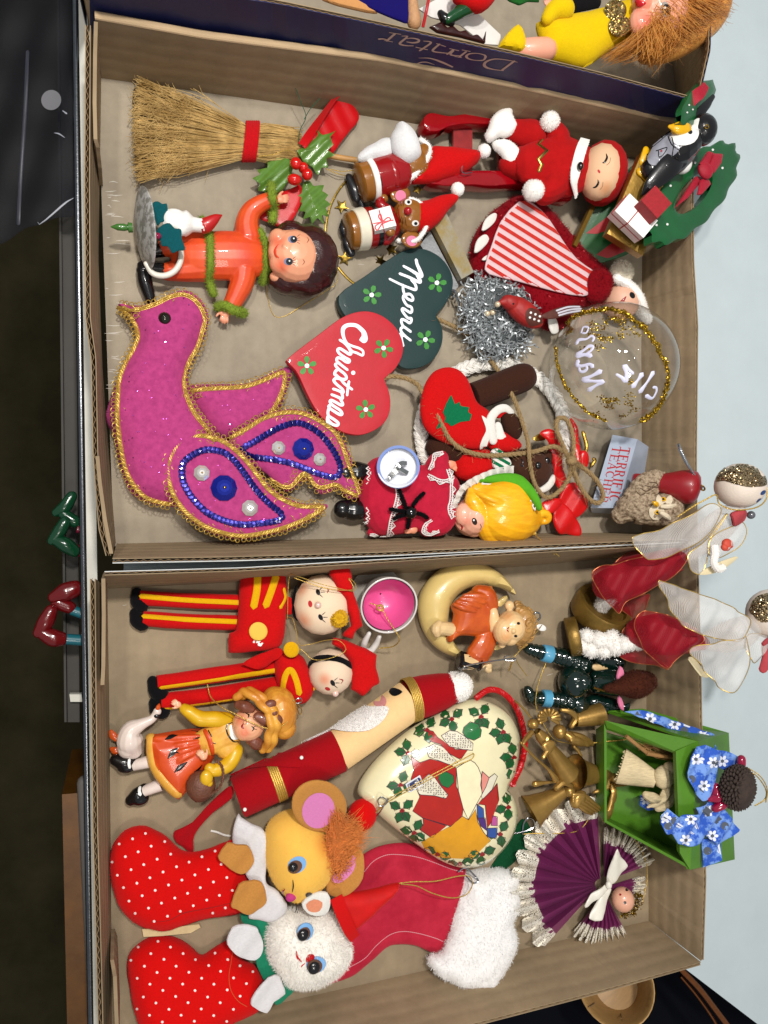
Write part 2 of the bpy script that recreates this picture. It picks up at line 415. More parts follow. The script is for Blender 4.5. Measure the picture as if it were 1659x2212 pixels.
M_gold = metalm('gold_metal', '#c9a24a', .26); M_goldth = mat('gold_thread', '#d9b458', .36, .6, bump=(3000,.4), var=(1500,.4))
M_silver = metalm('steel_wire', '#b9bcc0', .2); M_black = gloss('black_paint', '#0d0c0e', .25); M_white = gloss('white_paint', '#e9e7e2', .35)
M_red = felt('red_felt', '#c40f10'); M_whitefelt = felt('white_felt', '#dedad2', .15); M_fuzz = mat('white_fuzz', '#eeeae4', .95, 0, .1, .4, var=(600,.08))
# ---------------------------------------------------------------- cardboard
def cardboard(name, col, axis, lines=.12, seed=0.):
    m = mat(name, col, .82, 0, .2, var=(90,.16,.3,.7), bump=(1500,.25,6)); nt = m.node_tree; N = nt.nodes; Lk = nt.links; b = N['Principled BSDF']
    tc = N.new('ShaderNodeTexCoord'); wv = N.new('ShaderNodeTexWave'); wv.wave_type = 'BANDS'; wv.bands_direction = axis; wv.inputs['Scale'].default_value = 28
    wv.inputs['Distortion'].default_value = 1.2; wv.inputs['Detail'].default_value = 2; wv.inputs['Detail Scale'].default_value = 3; Lk.new(tc.outputs['Object'], wv.inputs['Vector'])
    base = b.inputs['Base Color'].links[0].from_socket; mx = N.new('ShaderNodeMix'); mx.data_type = 'RGBA'; mx.blend_type = 'MULTIPLY'
    cr = N.new('ShaderNodeValToRGB'); cr.color_ramp.elements[0].color = (1-lines,1-lines,1-lines,1); cr.color_ramp.elements[1].color = (1,1,1,1); cr.color_ramp.elements[1].position = .5
    n2 = N.new('ShaderNodeTexNoise'); n2.inputs['Scale'].default_value = 14; n2.inputs['Detail'].default_value = 8; Lk.new(tc.outputs['Object'], n2.inputs['Vector'])
    c2 = N.new('ShaderNodeValToRGB'); c2.color_ramp.elements[0].color = (.80,.79,.78,1); c2.color_ramp.elements[0].position = .32; c2.color_ramp.elements[1].color = (1.04,1.03,1.02,1); c2.color_ramp.elements[1].position = .66
    m2 = N.new('ShaderNodeMix'); m2.data_type = 'RGBA'; m2.blend_type = 'MULTIPLY'; m2.inputs[0].default_value = 1
    Lk.new(wv.outputs['Fac'], cr.inputs[0]); mx.inputs[0].default_value = 1; Lk.new(base, mx.inputs[6]); Lk.new(cr.outputs[0], mx.inputs[7])
    Lk.new(n2.outputs['Fac'], c2.inputs[0]); Lk.new(mx.outputs[2], m2.inputs[6]); Lk.new(c2.outputs[0], m2.inputs[7]); Lk.new(m2.outputs[2], b.inputs['Base Color'])
    bp = N.new('ShaderNodeBump'); bp.inputs['Strength'].default_value = .1 if axis == 'X' else .3; bp.inputs['Distance'].default_value = .0008; Lk.new(wv.outputs['Fac'], bp.inputs['Height'])
    old = b.inputs['Normal'].links[0].from_socket; Lk.new(old, bp.inputs['Normal']); Lk.new(bp.outputs[0], b.inputs['Normal']); return m
M_card = cardboard('cardboard', '#9d9280', 'X', .03); M_cardw = cardboard('cardboard_wall', '#9a866a', 'Z', .08); M_cardd = cardboard('cardboard_inner', '#8a6f52', 'X', .06)
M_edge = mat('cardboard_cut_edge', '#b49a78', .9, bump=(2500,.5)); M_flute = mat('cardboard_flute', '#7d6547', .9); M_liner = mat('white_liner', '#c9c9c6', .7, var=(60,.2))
M_navy = mat('navy_print', '#1f2350', .5, var=(50,.2), bump=(1200,.1))
def wall(name, bot, rim, zr, parent, T=9, kind='flute', outer=None, jit=2, zb=1, label=None, wl=20):
    """bot, rim: traced foot and rim lines (same number of points), left to right seen from inside"""
    n = 40; B = resamp(bot, 1)[:1]; bb = np.array(bot, float); rr = np.array(rim, float)
    def along(a, n): L = np.r_[0, np.cumsum(np.linalg.norm(np.diff(a, axis=0), axis=1))]; t = np.linspace(0, L[-1], n+1); return np.stack([np.interp(t, L, a[:,0]), np.interp(t, L, a[:,1])], 1)
    B, Rm = along(bb, n), along(rr, n); g = np.random.default_rng(len(name)+int(B[0,0]))
    bp = [P(u, v, zb) for u, v in B]; rp = [P(u, v, zr+g.normal(0, jit)) for u, v in Rm]
    t = (bp[-1]-bp[0]); t.z = 0; t.normalize(); out = t.cross(V((0,0,1))); k = K0
    cen = V((.21,P(0,parent['_cv'],0).y,0)); 
    if (bp[n//2]-cen).dot(out) < 0: out = -out
    mb = MB()
    def sheet(off, th, mi, dz=0, sgn=1):
        o = out*(off*k); h = out*(th*k); vs = []; fs = []
        for i in range(n+1): vs += [bp[i]+o, rp[i]+o+V((0,0,dz*k)), rp[i]+o+h+V((0,0,dz*k)), bp[i]+o+h]
        for i in range(n):
            for j in range(4): fs.append((i*4+j, i*4+(j+1)%4, (i+1)*4+(j+1)%4, (i+1)*4+j))
        fs += [(0,1,2,3), (4*n+3,4*n+2,4*n+1,4*n)]
        mb.mi = mi; mb.add(vs, fs)
    if kind == 'flute':
        sheet(0, 1.6, 0); sheet(T-1.6, 1.6, 1, dz=-1)
        L = (rp[-1]-rp[0]).length; m = max(20, int(L/(wl*k)*8)); vs = []
        for i in range(m+1):
            f = i/m*n; j = min(int(f), n-1); x = f-j; a = bp[j].lerp(bp[j+1], x); b = rp[j].lerp(rp[j+1], x)
            o = out*(k*(T/2+(T/2-3.2)*math.sin(i/8*2*PI))); h = out*(1.1*k)
            vs += [b+o-V((0,0,12*k)), b+o-V((0,0,2*k)), b+o+h-V((0,0,2*k)), b+o+h-V((0,0,12*k))]
        fs = []
        for i in range(m):
            for j in range(4): fs.append((i*4+j, i*4+(j+1)%4, (i+1)*4+(j+1)%4, (i+1)*4+j))
        mb.mi = 2; mb.add(vs, fs)
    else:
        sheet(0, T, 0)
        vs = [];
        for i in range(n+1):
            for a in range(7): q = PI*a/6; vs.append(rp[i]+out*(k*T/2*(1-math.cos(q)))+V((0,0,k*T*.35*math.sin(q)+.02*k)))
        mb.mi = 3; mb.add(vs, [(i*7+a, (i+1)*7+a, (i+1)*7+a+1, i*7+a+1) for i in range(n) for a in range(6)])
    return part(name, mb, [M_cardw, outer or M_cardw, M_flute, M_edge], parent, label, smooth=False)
# ---------------------------------------------------------------- ground, table, display case
def plane_px(name, quad, zp, m, sub=1):
    mb = MB(); slab(mb, quad, zp, zp-3); return struct(name, mb, m)
M_floor = mat('dark_carpet', '#35301f', .95, 0, .1, var=(9,.55,.3,.75), bump=(300,.6))
mb = MB(); box(mb, (0,0,-.915), (6,0,0), (0,6,0), (0,0,.015)); struct('floor', mb, M_floor)
M_cloth = mat('pale_tablecloth', '#b4bfc2', .85, 0, .2, var=(25,.06), bump=(1300,.2,6))
mb = MB(); vs = [(-.012,-.30),(.10,-.385),(.44,-.385),(.415,-.318),(.72,-.44),(1.3,-.6),(1.3,.9),(-.012,.9)]
a = P(1440,2062,0); b = P(1640,2215,0)
vs = [(.0,-.37),(a.x,-.37),(a.x,a.y),(b.x,b.y),(b.x+.35,b.y-.14),(1.4,-.55),(1.4,1.0),(.0,1.0)]
mb.add([(x,y,-.0006) for x,y in vs]+[(x,y,-.012) for x,y in vs], [tuple(range(8)), tuple(range(15,7,-1))]+[(i,8+i,8+(i+1)%8,(i+1)%8) for i in range(8)])
struct('table', mb, M_cloth)
M_blackcloth = mat('black_cloth', '#04050c', .95, 0, .1, sheen=.1, bump=(900,.3))
mb = MB(); box(mb, (.62,-.62,-.10), (.62,0,0), (0,.40,0), (0,0,.006)); struct('lower_table', mb, M_blackcloth)
M_case = mat('case_frame_white', '#bdbbb0', .5, var=(40,.15)); M_chrome = metalm('chrome_trim', '#6f7276', .25)
M_rail = mat('case_rail', '#37342f', .7, var=(30,.25))
t = thing('display_case', 'white and chrome edge of a glass display case along the left side', 'display case', (190,1100,-10))
mb = MB(); slab(mb, [(169,-40),(190,-40),(226,2260),(203,2260)], -6, -40); part('top_frame', mb, M_case, t, smooth=False)
mb = MB(); tube(mb, [(163,-40,-12),(171,600,-12),(184,1400,-12),(198,2260,-12)], 8, 10, 4); part('chrome_trim', mb, M_chrome, t)
mb = MB(); slab(mb, [(128,-40),(160,-40),(172,1560),(146,1560)], -140, -160); slab(mb, [(122,-40),(127,-40),(144,1560),(139,1560)], -128, -160); part('shelf_rail', mb, M_rail, t, smooth=False)
mb = MB(); slab(mb, [(150,1500),(176,1500),(178,1516),(152,1516)], -120, -138); part('rail_bracket', mb, M_case, t, smooth=False)
M_orange = mat('amber_box_wrap', '#5c3809', .4, .3, var=(30,.5), bump=(90,.2))
mb = MB(); slab(mb, [(134,1716),(182,1712),(200,2260),(146,2260)], -90, -420)
solo('amber_box', mb, M_orange, 'shiny amber box standing upright in the dark below the case edge at lower left', 'box', (160,1980,-420), smooth=False)
M_tube = mat('grey_roll', '#55504b', .6, var=(20,.2)); mb = MB(); tube(mb, [(182,1690,-70),(189,1850,-70),(197,2080,-70),(203,2240,-70)], [15,14,11,9], 16, 3, round_=True)
solo('paper_roll', mb, M_tube, 'grey paper roll lying beside the amber box under the case edge', 'paper roll', (190,1900,-80))
# plastic bag hanging over the case edge
M_bag = mat('clear_plastic', '#0e1018', .55, 0, .15, alpha=.45); M_bagseam = mat('plastic_seam', '#33343f', .4, alpha=.6); M_stick = mat('round_sticker', '#5c5c60', .7)
t = thing('plastic_bag', 'clear plastic bag with a grey round sticker hanging over the case edge at upper left', 'plastic bag', (110,250,-60))
pl = PL(100, 250, -70, .12, 0); mb = MB(); pillow(mb, [(-40,-60),(172,-60),(168,180),(170,440),(120,470),(60,492),(-40,486)], pl, 3, 20, hf=lambda u, v: 3*math.sin(u*.06+v*.02)+2*math.sin(v*.045), step=14); part('bag_film', mb, M_bag, t)
bv = mb.bvh(); mb = MB(); strokes(mb, [(60,112),(54,250),(44,400),(40,484)], bv, [4,4,4,4], 1); part('bag_seam', mb, M_bagseam, t)
mb = MB(); dot(mb, 111, 217, 22, bv, 2, 24); part('sticker', mb, M_stick, t)
M_crinkle = mat('plastic_crease', '#9a9da6', .3, alpha=.7)
for q, rr in (([(80,488),(105,470),(140,440),(160,428)],[.5,1.6,2,.4]), ([(136,240),(144,246)],[1,2]), ([(118,288),(128,290),(140,298)],[.6,1.6,.5])): mb = MB(); strokes(mb, q, bv, rr, 1.5); part('crease', mb, M_crinkle, t)
# elf boots poking out under the case edge
def boot(name, shoes, legs, cs, cl, label):
    t = thing(name, label, 'ornament', (shoes[0][0][0][0], shoes[0][0][0][1], -110))
    for pts, r in shoes:
        mb = MB(); tube(mb, pts, [x*1.3 for x in r], 12, 5, round_=True); part('boot', fuse(mb, 2), cs, t)
    for pts, r in legs: mb = MB(); tube(mb, pts, r, 12, 4); part('leg', mb, cl, t)
M_gb = gloss('green_boot', '#07351e'); M_rb = gloss('red_boot', '#5c090d'); M_teal = gloss('teal_leg', '#0e5560', .4); M_wine = gloss('wine_leg', '#6d0a2a', .4)
boot('elf_boots', [([(155,1072,-60),(140,1095,-60),(122,1107,-60)], [9,11,8]), ([(130,1104,-62),(158,1125,-62),(172,1128,-64)], [9,11,9]), ([(140,1128,-50),(128,1148,-50),(112,1168,-50)], [10,11,8]), ([(118,1166,-50),(140,1176,-50),(160,1190,-54)], [9,13,11])],
     [([(166,1142,-62),(185,1146,-64)], 9), ([(160,1186,-60),(186,1196,-62)], 12)], M_gb, M_wine, 'pair of small green elf boots on pink legs poking out under the case edge')
boot('elf_boots', [([(160,1272,-55),(140,1280,-55),(118,1290,-55)], [15,16,11]), ([(125,1302,-60),(150,1312,-60)], [12,11]), ([(110,1320,-45),(98,1345,-45),(84,1366,-45)], [11,14,10]), ([(92,1366,-46),(115,1378,-46),(130,1380,-48)], [12,15,13])],
     [([(155,1318,-62),(190,1330,-62)], 11), ([(132,1380,-50),(192,1384,-56)], 12)], M_rb, M_teal, 'pair of red elf boots on teal legs poking out under the case edge')
# bottom right: wooden bowl, copper wire
M_bowl = mat('tan_wood', '#b08a55', .45, coat=.2, var=(60,.3), stretch=(1,1,6)); mb = MB(); k = 1
lathe(mb, (1330,2128,-180), (1330,2128,-40), [(0,30),(.1,48),(.5,64),(1,74),(1.01,72),(.98,68),(.5,58),(.16,44),(.12,2)], 32)
t = thing('wooden_bowl', 'round tan wooden bowl on the black cloth below the lower tray', 'bowl', (1330,2128,-180)); part('bowl', mb, M_bowl, t)
mb = MB(); 
for a in (20,80,140,200,260,320): c, s = math.cos(R_(a)), math.sin(R_(a)); tube(mb, [(1330+73*c,2128+73*s,-42),(1330+60*c,2128+60*s,-120)], 1.2, 5, 0)
part('stave_seam', mb, M_flute, t)
mb = MB(); tube(mb, [(1440,2060,-20),(1475,2098,-10),(1510,2135,-6),(1545,2180,-6),(1590,2240,-6)], 6.5, 10, 5); tube(mb, [(1470,2108,-24),(1505,2150,-22),(1540,2200,-22),(1560,2240,-22)], 3.5, 8, 5)
solo('copper_wire', mb, metalm('copper', '#a8663a', .3), 'bent copper wire lying across the black cloth at the lower right', 'wire', (1530,2160,-20))
# ---------------------------------------------------------------- the three trays
ZR = 178
def tray(label, at, cv):
    t = thing('cardboard_tray', label, 'cardboard tray', at, 'cardboard box lids used as trays'); t['_cv'] = cv; return t
def tbottom(t, quad, m=None): mb = MB(); slab(mb, quad, 3, 0); part('bottom', mb, m or M_card, t, smooth=False)
t1 = tray('open cardboard tray holding the pink felt bird and the wooden hearts', (800,700,0), 700)
tbottom(t1, [(210,158),(1398,338),(1394,1158),(246,1180)])
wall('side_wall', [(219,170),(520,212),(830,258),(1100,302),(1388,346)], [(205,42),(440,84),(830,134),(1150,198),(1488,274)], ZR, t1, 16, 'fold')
wall('side_wall', [(1388,346),(1384,750),(1386,1152)], [(1492,285),(1494,560),(1503,700),(1500,1000),(1502,1165)], ZR, t1, 9)
wall('side_wall', [(252,1174),(700,1164),(1100,1152),(1388,1150)], [(243,1206),(500,1202),(830,1192),(1150,1178),(1502,1163)], ZR, t1, 10, outer=M_liner)
wall('side_wall', [(219,170),(213,560),(222,800),(250,1172)], [(196,55),(194,400),(196,690),(208,775),(212,980),(224,1140),(240,1200)], ZR-4, t1, 10)
def flapo(pts, z0, t, lean=0, label=None):   # a folded-in corner flap standing against a wall
    mb = MB(); 
    for i in range(len(pts)-1):
        (a, b, za), (c, d, zc) = pts[i], pts[i+1]
    n = len(pts); vs = []
    for u, v, z in pts: p = P(u, v, z); q = p.copy(); q.z = z0*K0; o = V((7*K0,0,0)); vs += [p, p+o, q+o, q]
    mb.add(vs, [(i*4+j, i*4+(j+1)%4, (i+1)*4+(j+1)%4, (i+1)*4+j) for i in range(n-1) for j in range(4)]+[(3,2,1,0),(4*n-4,4*n-3,4*n-2,4*n-1)])
    part('corner_flap', mb, M_cardw, t, label, smooth=False)
flapo([(203,46,182),(201,120,178),(200,220,170),(202,300,165),(207,318,150),(212,362,90)], 4, t1)
flapo([(206,985,182),(211,1040,186),(222,1120,186),(236,1196,184)], 4, t1, label='creased outer flap')
t2 = tray('open cardboard tray holding the toy soldiers and polka dot stockings', (800,1700,0), 1700)
tbottom(t2, [(224,1262),(1398,1190),(1408,1994),(697,2156),(230,2262)], cardboard('brown_cardboard', '#93836b', 'X', .03))
wall('side_wall', [(234,1272),(700,1248),(1100,1226),(1392,1200)], [(226,1243),(526,1234),(929,1209),(1200,1192),(1502,1176)], ZR-2, t2, 8, outer=M_liner)
wall('side_wall', [(1392,1200),(1396,1600),(1400,1988)], [(1502,1176),(1508,1400),(1514,1700),(1520,1900),(1514,2076)], ZR-6, t2, 10)
wall('side_wall', [(1400,1988),(1050,2066),(697,2144),(240,2250)], [(1514,2078),(1300,2138),(1016,2212),(700,2290),(240,2400)], ZR-4, t2, 9)
wall('side_wall', [(232,1270),(236,1500),(240,1900),(242,2250)], [(206,1250),(208,1480),(212,1800),(219,2050),(226,2330)], ZR-4, t2, 10)
flapo([(219,1250,180),(220,1330,182),(219,1440,180),(217,1480,176)], 20, t2)
flapo([(238,2074,120),(244,2110,150),(250,2260,160)], 4, t2)
# upper box: navy printed side towards us
t3 = tray('navy printed cardboard tray at the top holding the yellow felt doll', (900,-200,0), -300)
tbottom(t3, [(190,90),(1500,330),(1440,-420),(190,-420)])
Z3 = 275
wall('side_wall', [(196,112),(830,226),(1150,282),(1492,346)], [(192,-62),(605,0),(829,48),(1100,108),(1300,156),(1486,206)], Z3, t3, 8, outer=M_navy, wl=17)
wall('side_wall', [(1480,330),(1440,60),(1400,-400)], [(1508,200),(1530,104),(1530,-40),(1510,-420)], Z3-8, t3, 9, outer=M_navy)
wall('side_wall', [(196,62),(190,-400)], [(168,-70),(150,-440)], Z3-6, t3, 9, outer=M_navy)
# print on the navy side (upside down, as the tray stands)
navy = next(c for c in t3.children if c.name.startswith('side_wall'))
nb = MB(); nb.add([tuple(v.co+ORG[t3.name]) for v in navy.data.vertices], [tuple(p.vertices) for p in navy.data.polygons]); bvn = nb.bvh()
M_print = mat('buff_print', '#b59a8c', .6)
fDm = FR(1200,70,520)
def g(mb, *ls):
    for pts, r in ls: strokes(mb, fDm.L(pts), bvn, r, .6, 5, 6, .1)
mb = MB()
g(mb, ([(1512,408),(1385,502)], 2.5), ([(1545,420),(1480,405),(1390,390),(1300,388),(1225,412),(1200,445),(1225,475),(1300,495),(1400,508)], [.8,1,1.2,1.8,2.6,2.8,2.4,1.4,.9]))
g(mb, ([(1215,365),(1190,398),(1110,400),(1040,385),(1015,358),(1050,332),(1130,328),(1200,345),(1215,365)], [2.4,1.8,1,1.6,2.6,1.8,1,1.6,2.4]))
g(mb, ([(1010,312),(940,366)], 2.3), ([(1055,308),(970,292)], .9), ([(895,360),(965,372)], .9), ([(940,352),(880,350),(850,335),(880,300)], [1,1.6,2.1,2.2]), ([(935,300),(840,278)], .9), ([(850,330),(770,322),(690,312),(668,292),(735,232)], [.9,1.4,1.8,2.3,2.2]), ([(880,290),(815,338)], 2), ([(800,258),(705,226)], .9))
g(mb, ([(570,200),(630,206),(640,226),(530,300)], [.9,1.6,2.2,2.2]), ([(490,264),(612,290)], 1.1))
g(mb, ([(345,148),(400,150),(385,170),(325,222),(350,240),(400,248),(465,250)], [.9,1.4,2,2.5,2,1.4,1]), ([(395,208),(460,218),(515,208),(515,185),(450,170),(380,176)], [1,2,2.5,2,1.2,.9]))
g(mb, ([(272,125),(190,198)], 2.4), ([(215,112),(335,130)], .9), ([(165,194),(250,209)], .9), ([(200,190),(150,178),(105,180)], [1,1.6,2.2]))
g(mb, ([(520,376),(640,380),(760,420),(872,470)], [.5,1.4,2.4,1.6]), ([(462,462),(530,426),(600,420),(684,446)], [1.4,1.6,1.4,.5]))
part('lettering', mb, M_print, navy)
# scuffs and creases in the paper of the upper tray
M_scuff_ = mat('paper_scuff', '#b9b2a6', .9); mb = MB(); r = random.Random(11)
bvf = BVHTree.FromPolygons([P(u,v,3) for u, v in ((0,0),(1659,0),(1659,2212),(0,2212))], [(0,1,2,3)])
for i in range(34): u, v, L = 226+abs(r.gauss(0,14)), r.uniform(380,840), r.uniform(6,34); strokes(mb, [(u,v),(u+L*.5,v+r.gauss(0,1)),(u+L,v+r.gauss(0,2))], bvf, [.3,.9,.2], .3, 3, 4, .05)
for i in range(40): u, v = r.uniform(240,1360), r.uniform(260,2000); a = r.uniform(0,6.3); L = r.uniform(4,26); strokes(mb, [(u,v),(u+L*math.cos(a)*.5,v+L*math.sin(a)*.5+r.gauss(0,1)),(u+L*math.cos(a),v+L*math.sin(a))], bvf, [.2,.5,.2], .3, 3, 4, .05)
part('paper_scuffs', mb, M_scuff_, t1, stuff=True)
fX=FR(1040,1020,315.1); fY=FR(1240,820,255.); fZ=FR(1840,960,380)
def skin(name, col, blush=None, pts=(), rad=10, rough=.38, sss=.15, cloth=False):   # painted toy skin with rouge sprayed round given places (px)
    m = mat(name, col, .85 if cloth else rough, 0, .15 if cloth else .45, coat=0 if cloth else .25, bump=(2200,.25) if cloth else (500,.04), sheen=.2 if cloth else 0)
    return m
def rouge(m, pts, col, rad, org, amt=.75):
    nt = m.node_tree; N = nt.nodes; Lk = nt.links; b = N['Principled BSDF']; tc = N.new('ShaderNodeTexCoord'); prev = None
    base = b.inputs['Base Color'].default_value[:]
    for p in pts:
        d = N.new('ShaderNodeVectorMath'); d.operation = 'DISTANCE'; Lk.new(tc.outputs['Object'], d.inputs[0]); d.inputs[1].default_value = V(p)-org
        mr = N.new('ShaderNodeMapRange'); mr.inputs['From Min'].default_value = 0; mr.inputs['From Max'].default_value = rad*K0; mr.inputs['To Min'].default_value = amt; mr.inputs['To Max'].default_value = 0
        mr.interpolation_type = 'SMOOTHSTEP'; Lk.new(d.outputs['Value'], mr.inputs['Value'])
        if prev is None: prev = mr.outputs[0]
        else: a = N.new('ShaderNodeMath'); a.operation = 'MAXIMUM'; Lk.new(prev, a.inputs[0]); Lk.new(mr.outputs[0], a.inputs[1]); prev = a.outputs[0]
    mx = N.new('ShaderNodeMix'); mx.data_type = 'RGBA'; mx.inputs[6].default_value = base; mx.inputs[7].default_value = C(col); Lk.new(prev, mx.inputs[0]); Lk.new(mx.outputs[2], b.inputs['Base Color'])
def hand(mb, c, ang, s, curl=0, thumb=1):   # small moulded toy hand: palm, four fingers, thumb; c (u,v,zp), ang image degrees of the fingers
    u, v, z = c; a = R_(ang); f = lambda x, y: (u+s*(x*math.cos(a)-y*math.sin(a)), v+s*(x*math.sin(a)+y*math.cos(a)))
    ball(mb, (*f(.1,0), z), (.62*s,.55*s,.34*s), ang)
    for i, (y, L) in enumerate(((-.42,.72),(-.15,.85),(.12,.8),(.36,.62))):
        tube(mb, [(*f(.35,y*.8), z), (*f(.35+L*.55,y*1.05), z+.12*s), (*f(.35+L,y*1.15), z-curl*s*.3)], [.17*s,.16*s,.12*s], 7, 3, round_=True)
    tube(mb, [(*f(-.15,thumb*.35), z), (*f(.2,thumb*.78), z+.1*s), (*f(.5,thumb*.95), z+.1*s)], [.19*s,.17*s,.13*s], 7, 3, round_=True); return mb
def fuzzrod(name, mb, pts, r, m, t, n, L=6, seed=1, sm=5, stuff=False, w=.8):
    core = MB(); tube(core, pts, r, 9, sm, round_=True); mb.join(core); fur(mb, core, n, L, w, seed=seed); return part(name, mb, m, t)
def flower(mb1, mb2, u, v, R, bv, a0=0, n=5):
    for i in range(n):
        a = R_(a0+360/n*i); du, dv = math.cos(a), math.sin(a); w = R*.27
        decal(mb1, [(u+du*R*.2,v+dv*R*.2),(u+du*R*.6-dv*w,v+dv*R*.6+du*w),(u+du*R*.95-dv*w*.75,v+dv*R*.95+du*w*.75),(u+du*R,v+dv*R),(u+du*R*.95+dv*w*.75,v+dv*R*.95-du*w*.75),(u+du*R*.6+dv*w,v+dv*R*.6-du*w)], bv, 1, 3, R*.3)
    dot(mb2, u, v, R*.24, bv, 1.8, 10)
# ------------------------------------------------ straw broom
M_straw = mat('straw', '#d2b478', .55, 0, .4, var=(60,.5,.3,.6), col2='#94733c'); M_straw2 = mat('straw_shade_core', '#4a3618', .9, bump=(1500,.8)); M_yarn = felt('red_yarn', '#c01018')
M_holly = mat('holly_plastic', '#557a2e', .3, 0, .5, coat=.3, var=(150,.25), bump=(250,.15)); M_berry = gloss('red_berry', '#c2140f', .2); M_satin = mat('red_satin', '#b3060f', .34, 0, .5, sheen=.3, bump=(2500,.15), aniso=0); M_wood = mat('pale_wood', '#b98a4e', .5, var=(120,.3))
M_gw = mat('green_wire', '#1d4a35', .4)
t = thing('straw_broom', 'straw broom ornament tied with red yarn, with holly leaves and a red ribbon', 'broom', (430,290,0))
mb = MB(); pillow(mb, fC.L([(260,130),(600,250),(870,365),(1100,370),(1160,430),(1150,520),(1010,570),(860,540),(560,610),(280,660),(245,400)]), PL(430,290,14), 17, 60, .6); part('straw_shade_core', mb, M_straw2, t)  # filler coloured dark, so the gaps between straws look shaded
mb = MB(); r = random.Random(3)
for i in range(560):
    s = r.uniform(-1,1); dep = r.random(); s2 = max(-1,min(1,s+r.gauss(0,.12))); bz = 24+26*math.sqrt(max(0,1-s*s))*dep
    e = (235+abs(s)*28+r.gauss(0,10), 388+s*300+r.gauss(0,8)); q = r.random()
    if q < .25: e = (e[0]+r.uniform(20,330), 388+s*r.uniform(230,290))
    m1 = (560+r.gauss(0,34), 420+s2*185+r.gauss(0,17)); b_ = (872, 455+s2*98); c_ = (1000+r.gauss(0,10), 462+s2*100+r.gauss(0,8)); d_ = (1165+r.gauss(0,14), 470+s2*74+r.gauss(0,9))
    if e[0] > 430: m1 = ((e[0]+872)/2, (e[1]+b_[1])/2)
    ze = 10+r.random()*34
    tube(mb, fC.L([e+(ze,), ((e[0]+m1[0])/2+r.gauss(0,8),(e[1]+m1[1])/2+r.gauss(0,9),ze*.5+bz*.5+r.gauss(0,2)), m1+(bz+r.gauss(0,2),), b_+(bz,), c_+(bz+2,), d_+(20+14*dep,)]), r.uniform(.7,1.15), 3, 2)
    for _k in range(3):   # side twigs
        x = r.uniform(.02,1); p = (e[0]+(m1[0]-e[0])*x, e[1]+(m1[1]-e[1])*x); a = r.gauss(0,.8); L = r.uniform(20,60); tube(mb, fC.L([p+(ze+4,), (p[0]-L*.6,p[1]+L*.4*a,ze+7), (p[0]-L,p[1]+L*a,ze+6)]), .45, 3, 0)
part('straw', mb, M_straw, t, stuff=True)
for k in range(7):
    mb = MB(); u = 868+k*11; pts = [(u+math.cos(a)*4-12*math.sin(a), 455+math.sin(a)*112, 26+math.cos(a)*31) for a in np.linspace(0, 2*PI, 20, endpoint=False)]
    tube(mb, fC.L(pts), 3.2, 6, 2, closed=True); part('yarn', mb, M_yarn, t)
mb = MB(); tube(mb, fC.L([(1150,490,24),(1340,535,26),(1530,566,30),(1640,590,30)]), 6, 10, 3); part('handle', mb, M_wood, t)
def leaf(pts, mid, zp, nm='holly_leaf', gx=.15, gy=.1):
    pl = PL(*fC(mid[len(mid)//2]), zp, gx, gy); mb = MB(); a, b = np.array(fC(mid[0])), np.array(fC(mid[-1])); d = (b-a)/np.linalg.norm(b-a)
    hf = lambda u, v: -.35*abs((u-a[0])*d[1]-(v-a[1])*d[0])+2*math.sin((u+v)*.25)
    pillow(mb, fC.L(pts), pl, .7, 3, .8, .8, sm=2, step=4, hf=hf); o = part(nm, mb, M_holly, t); v = MB(); strokes(v, fC.L(mid), mb.bvh(), [1.1,.9,.5][:len(mid)], .3); part('leaf_vein', v, mat('leaf_vein', '#5d7a36', .4), o)
mb = MB(); pillow(mb, fC.L([(1195,482),(1290,330),(1370,200),(1412,183),(1490,255),(1518,325),(1440,425),(1340,545),(1260,500)]), PL(*fC((1360,360)), 36, -.25, .1), 3, 10, .8, 1.5, sm=3, hf=lambda u, v: 1.6*math.sin((u-v*.5)*.18)); part('ribbon_loop', mb, M_satin, t)
mb = MB(); ribbon(mb, fC.L([(1195,478,46),(1290,335,52),(1385,205,48),(1420,190,40)]), [20,26,20,8], 1, tw=[20,55,60,40]); part('ribbon_edge', mb, M_satin, t)
mb = MB(); pillow(mb, fC.L([(1180,700),(1190,800),(1130,915),(1085,947),(1000,915),(940,880),(1000,800)]), PL(*fC((1080,850)), 24, .1, 0), 3, 8, .8, 1.2, sm=2); part('ribbon_tail', mb, M_satin, t)
leaf([(1165,505),(1215,480),(1245,452),(1285,372),(1310,416),(1388,387),(1352,430),(1374,470),(1340,500),(1390,520),(1335,540),(1347,590),(1308,588),(1290,632),(1250,585),(1200,560)], [(1180,520),(1280,490),(1350,440)], 52)
leaf([(1150,570),(1100,545),(1060,528),(1045,560),(1005,556),(1000,600),(945,605),(958,640),(912,660),(952,690),(945,732),(985,735),(990,785),(1040,745),(1090,725),(1130,650)], [(1135,585),(1050,640),(960,690)], 44, gx=-.1)
leaf([(1200,685),(1240,680),(1265,705),(1322,690),(1310,730),(1348,745),(1325,780),(1364,800),(1330,825),(1347,877),(1305,872),(1322,927),(1280,890),(1250,922),(1240,880),(1200,890),(1215,850),(1175,840),(1195,800),(1150,775),(1190,745)], [(1215,690),(1250,790),(1290,890)], 42)
for u, v, z, rx, ry in ((1158,580,62,13,13),(1150,672,62,16,12),(1222,642,60,12,13),(1200,605,54,11,12)):
    mb = MB(); ball(mb, fC((u,v))+(z,), (rx,ry,12)); o = part('berry', mb, M_berry, t)
mb = MB(); tube(mb, fC.L([(1172,470,40),(1182,390,44),(1215,315,52),(1185,230,60),(1156,152,70)]), .8, 5); tube(mb, fC.L([(1205,330,50),(1240,270,58),(1296,208,62)]), .8, 5); part('green_wire', mb, M_gw, t)
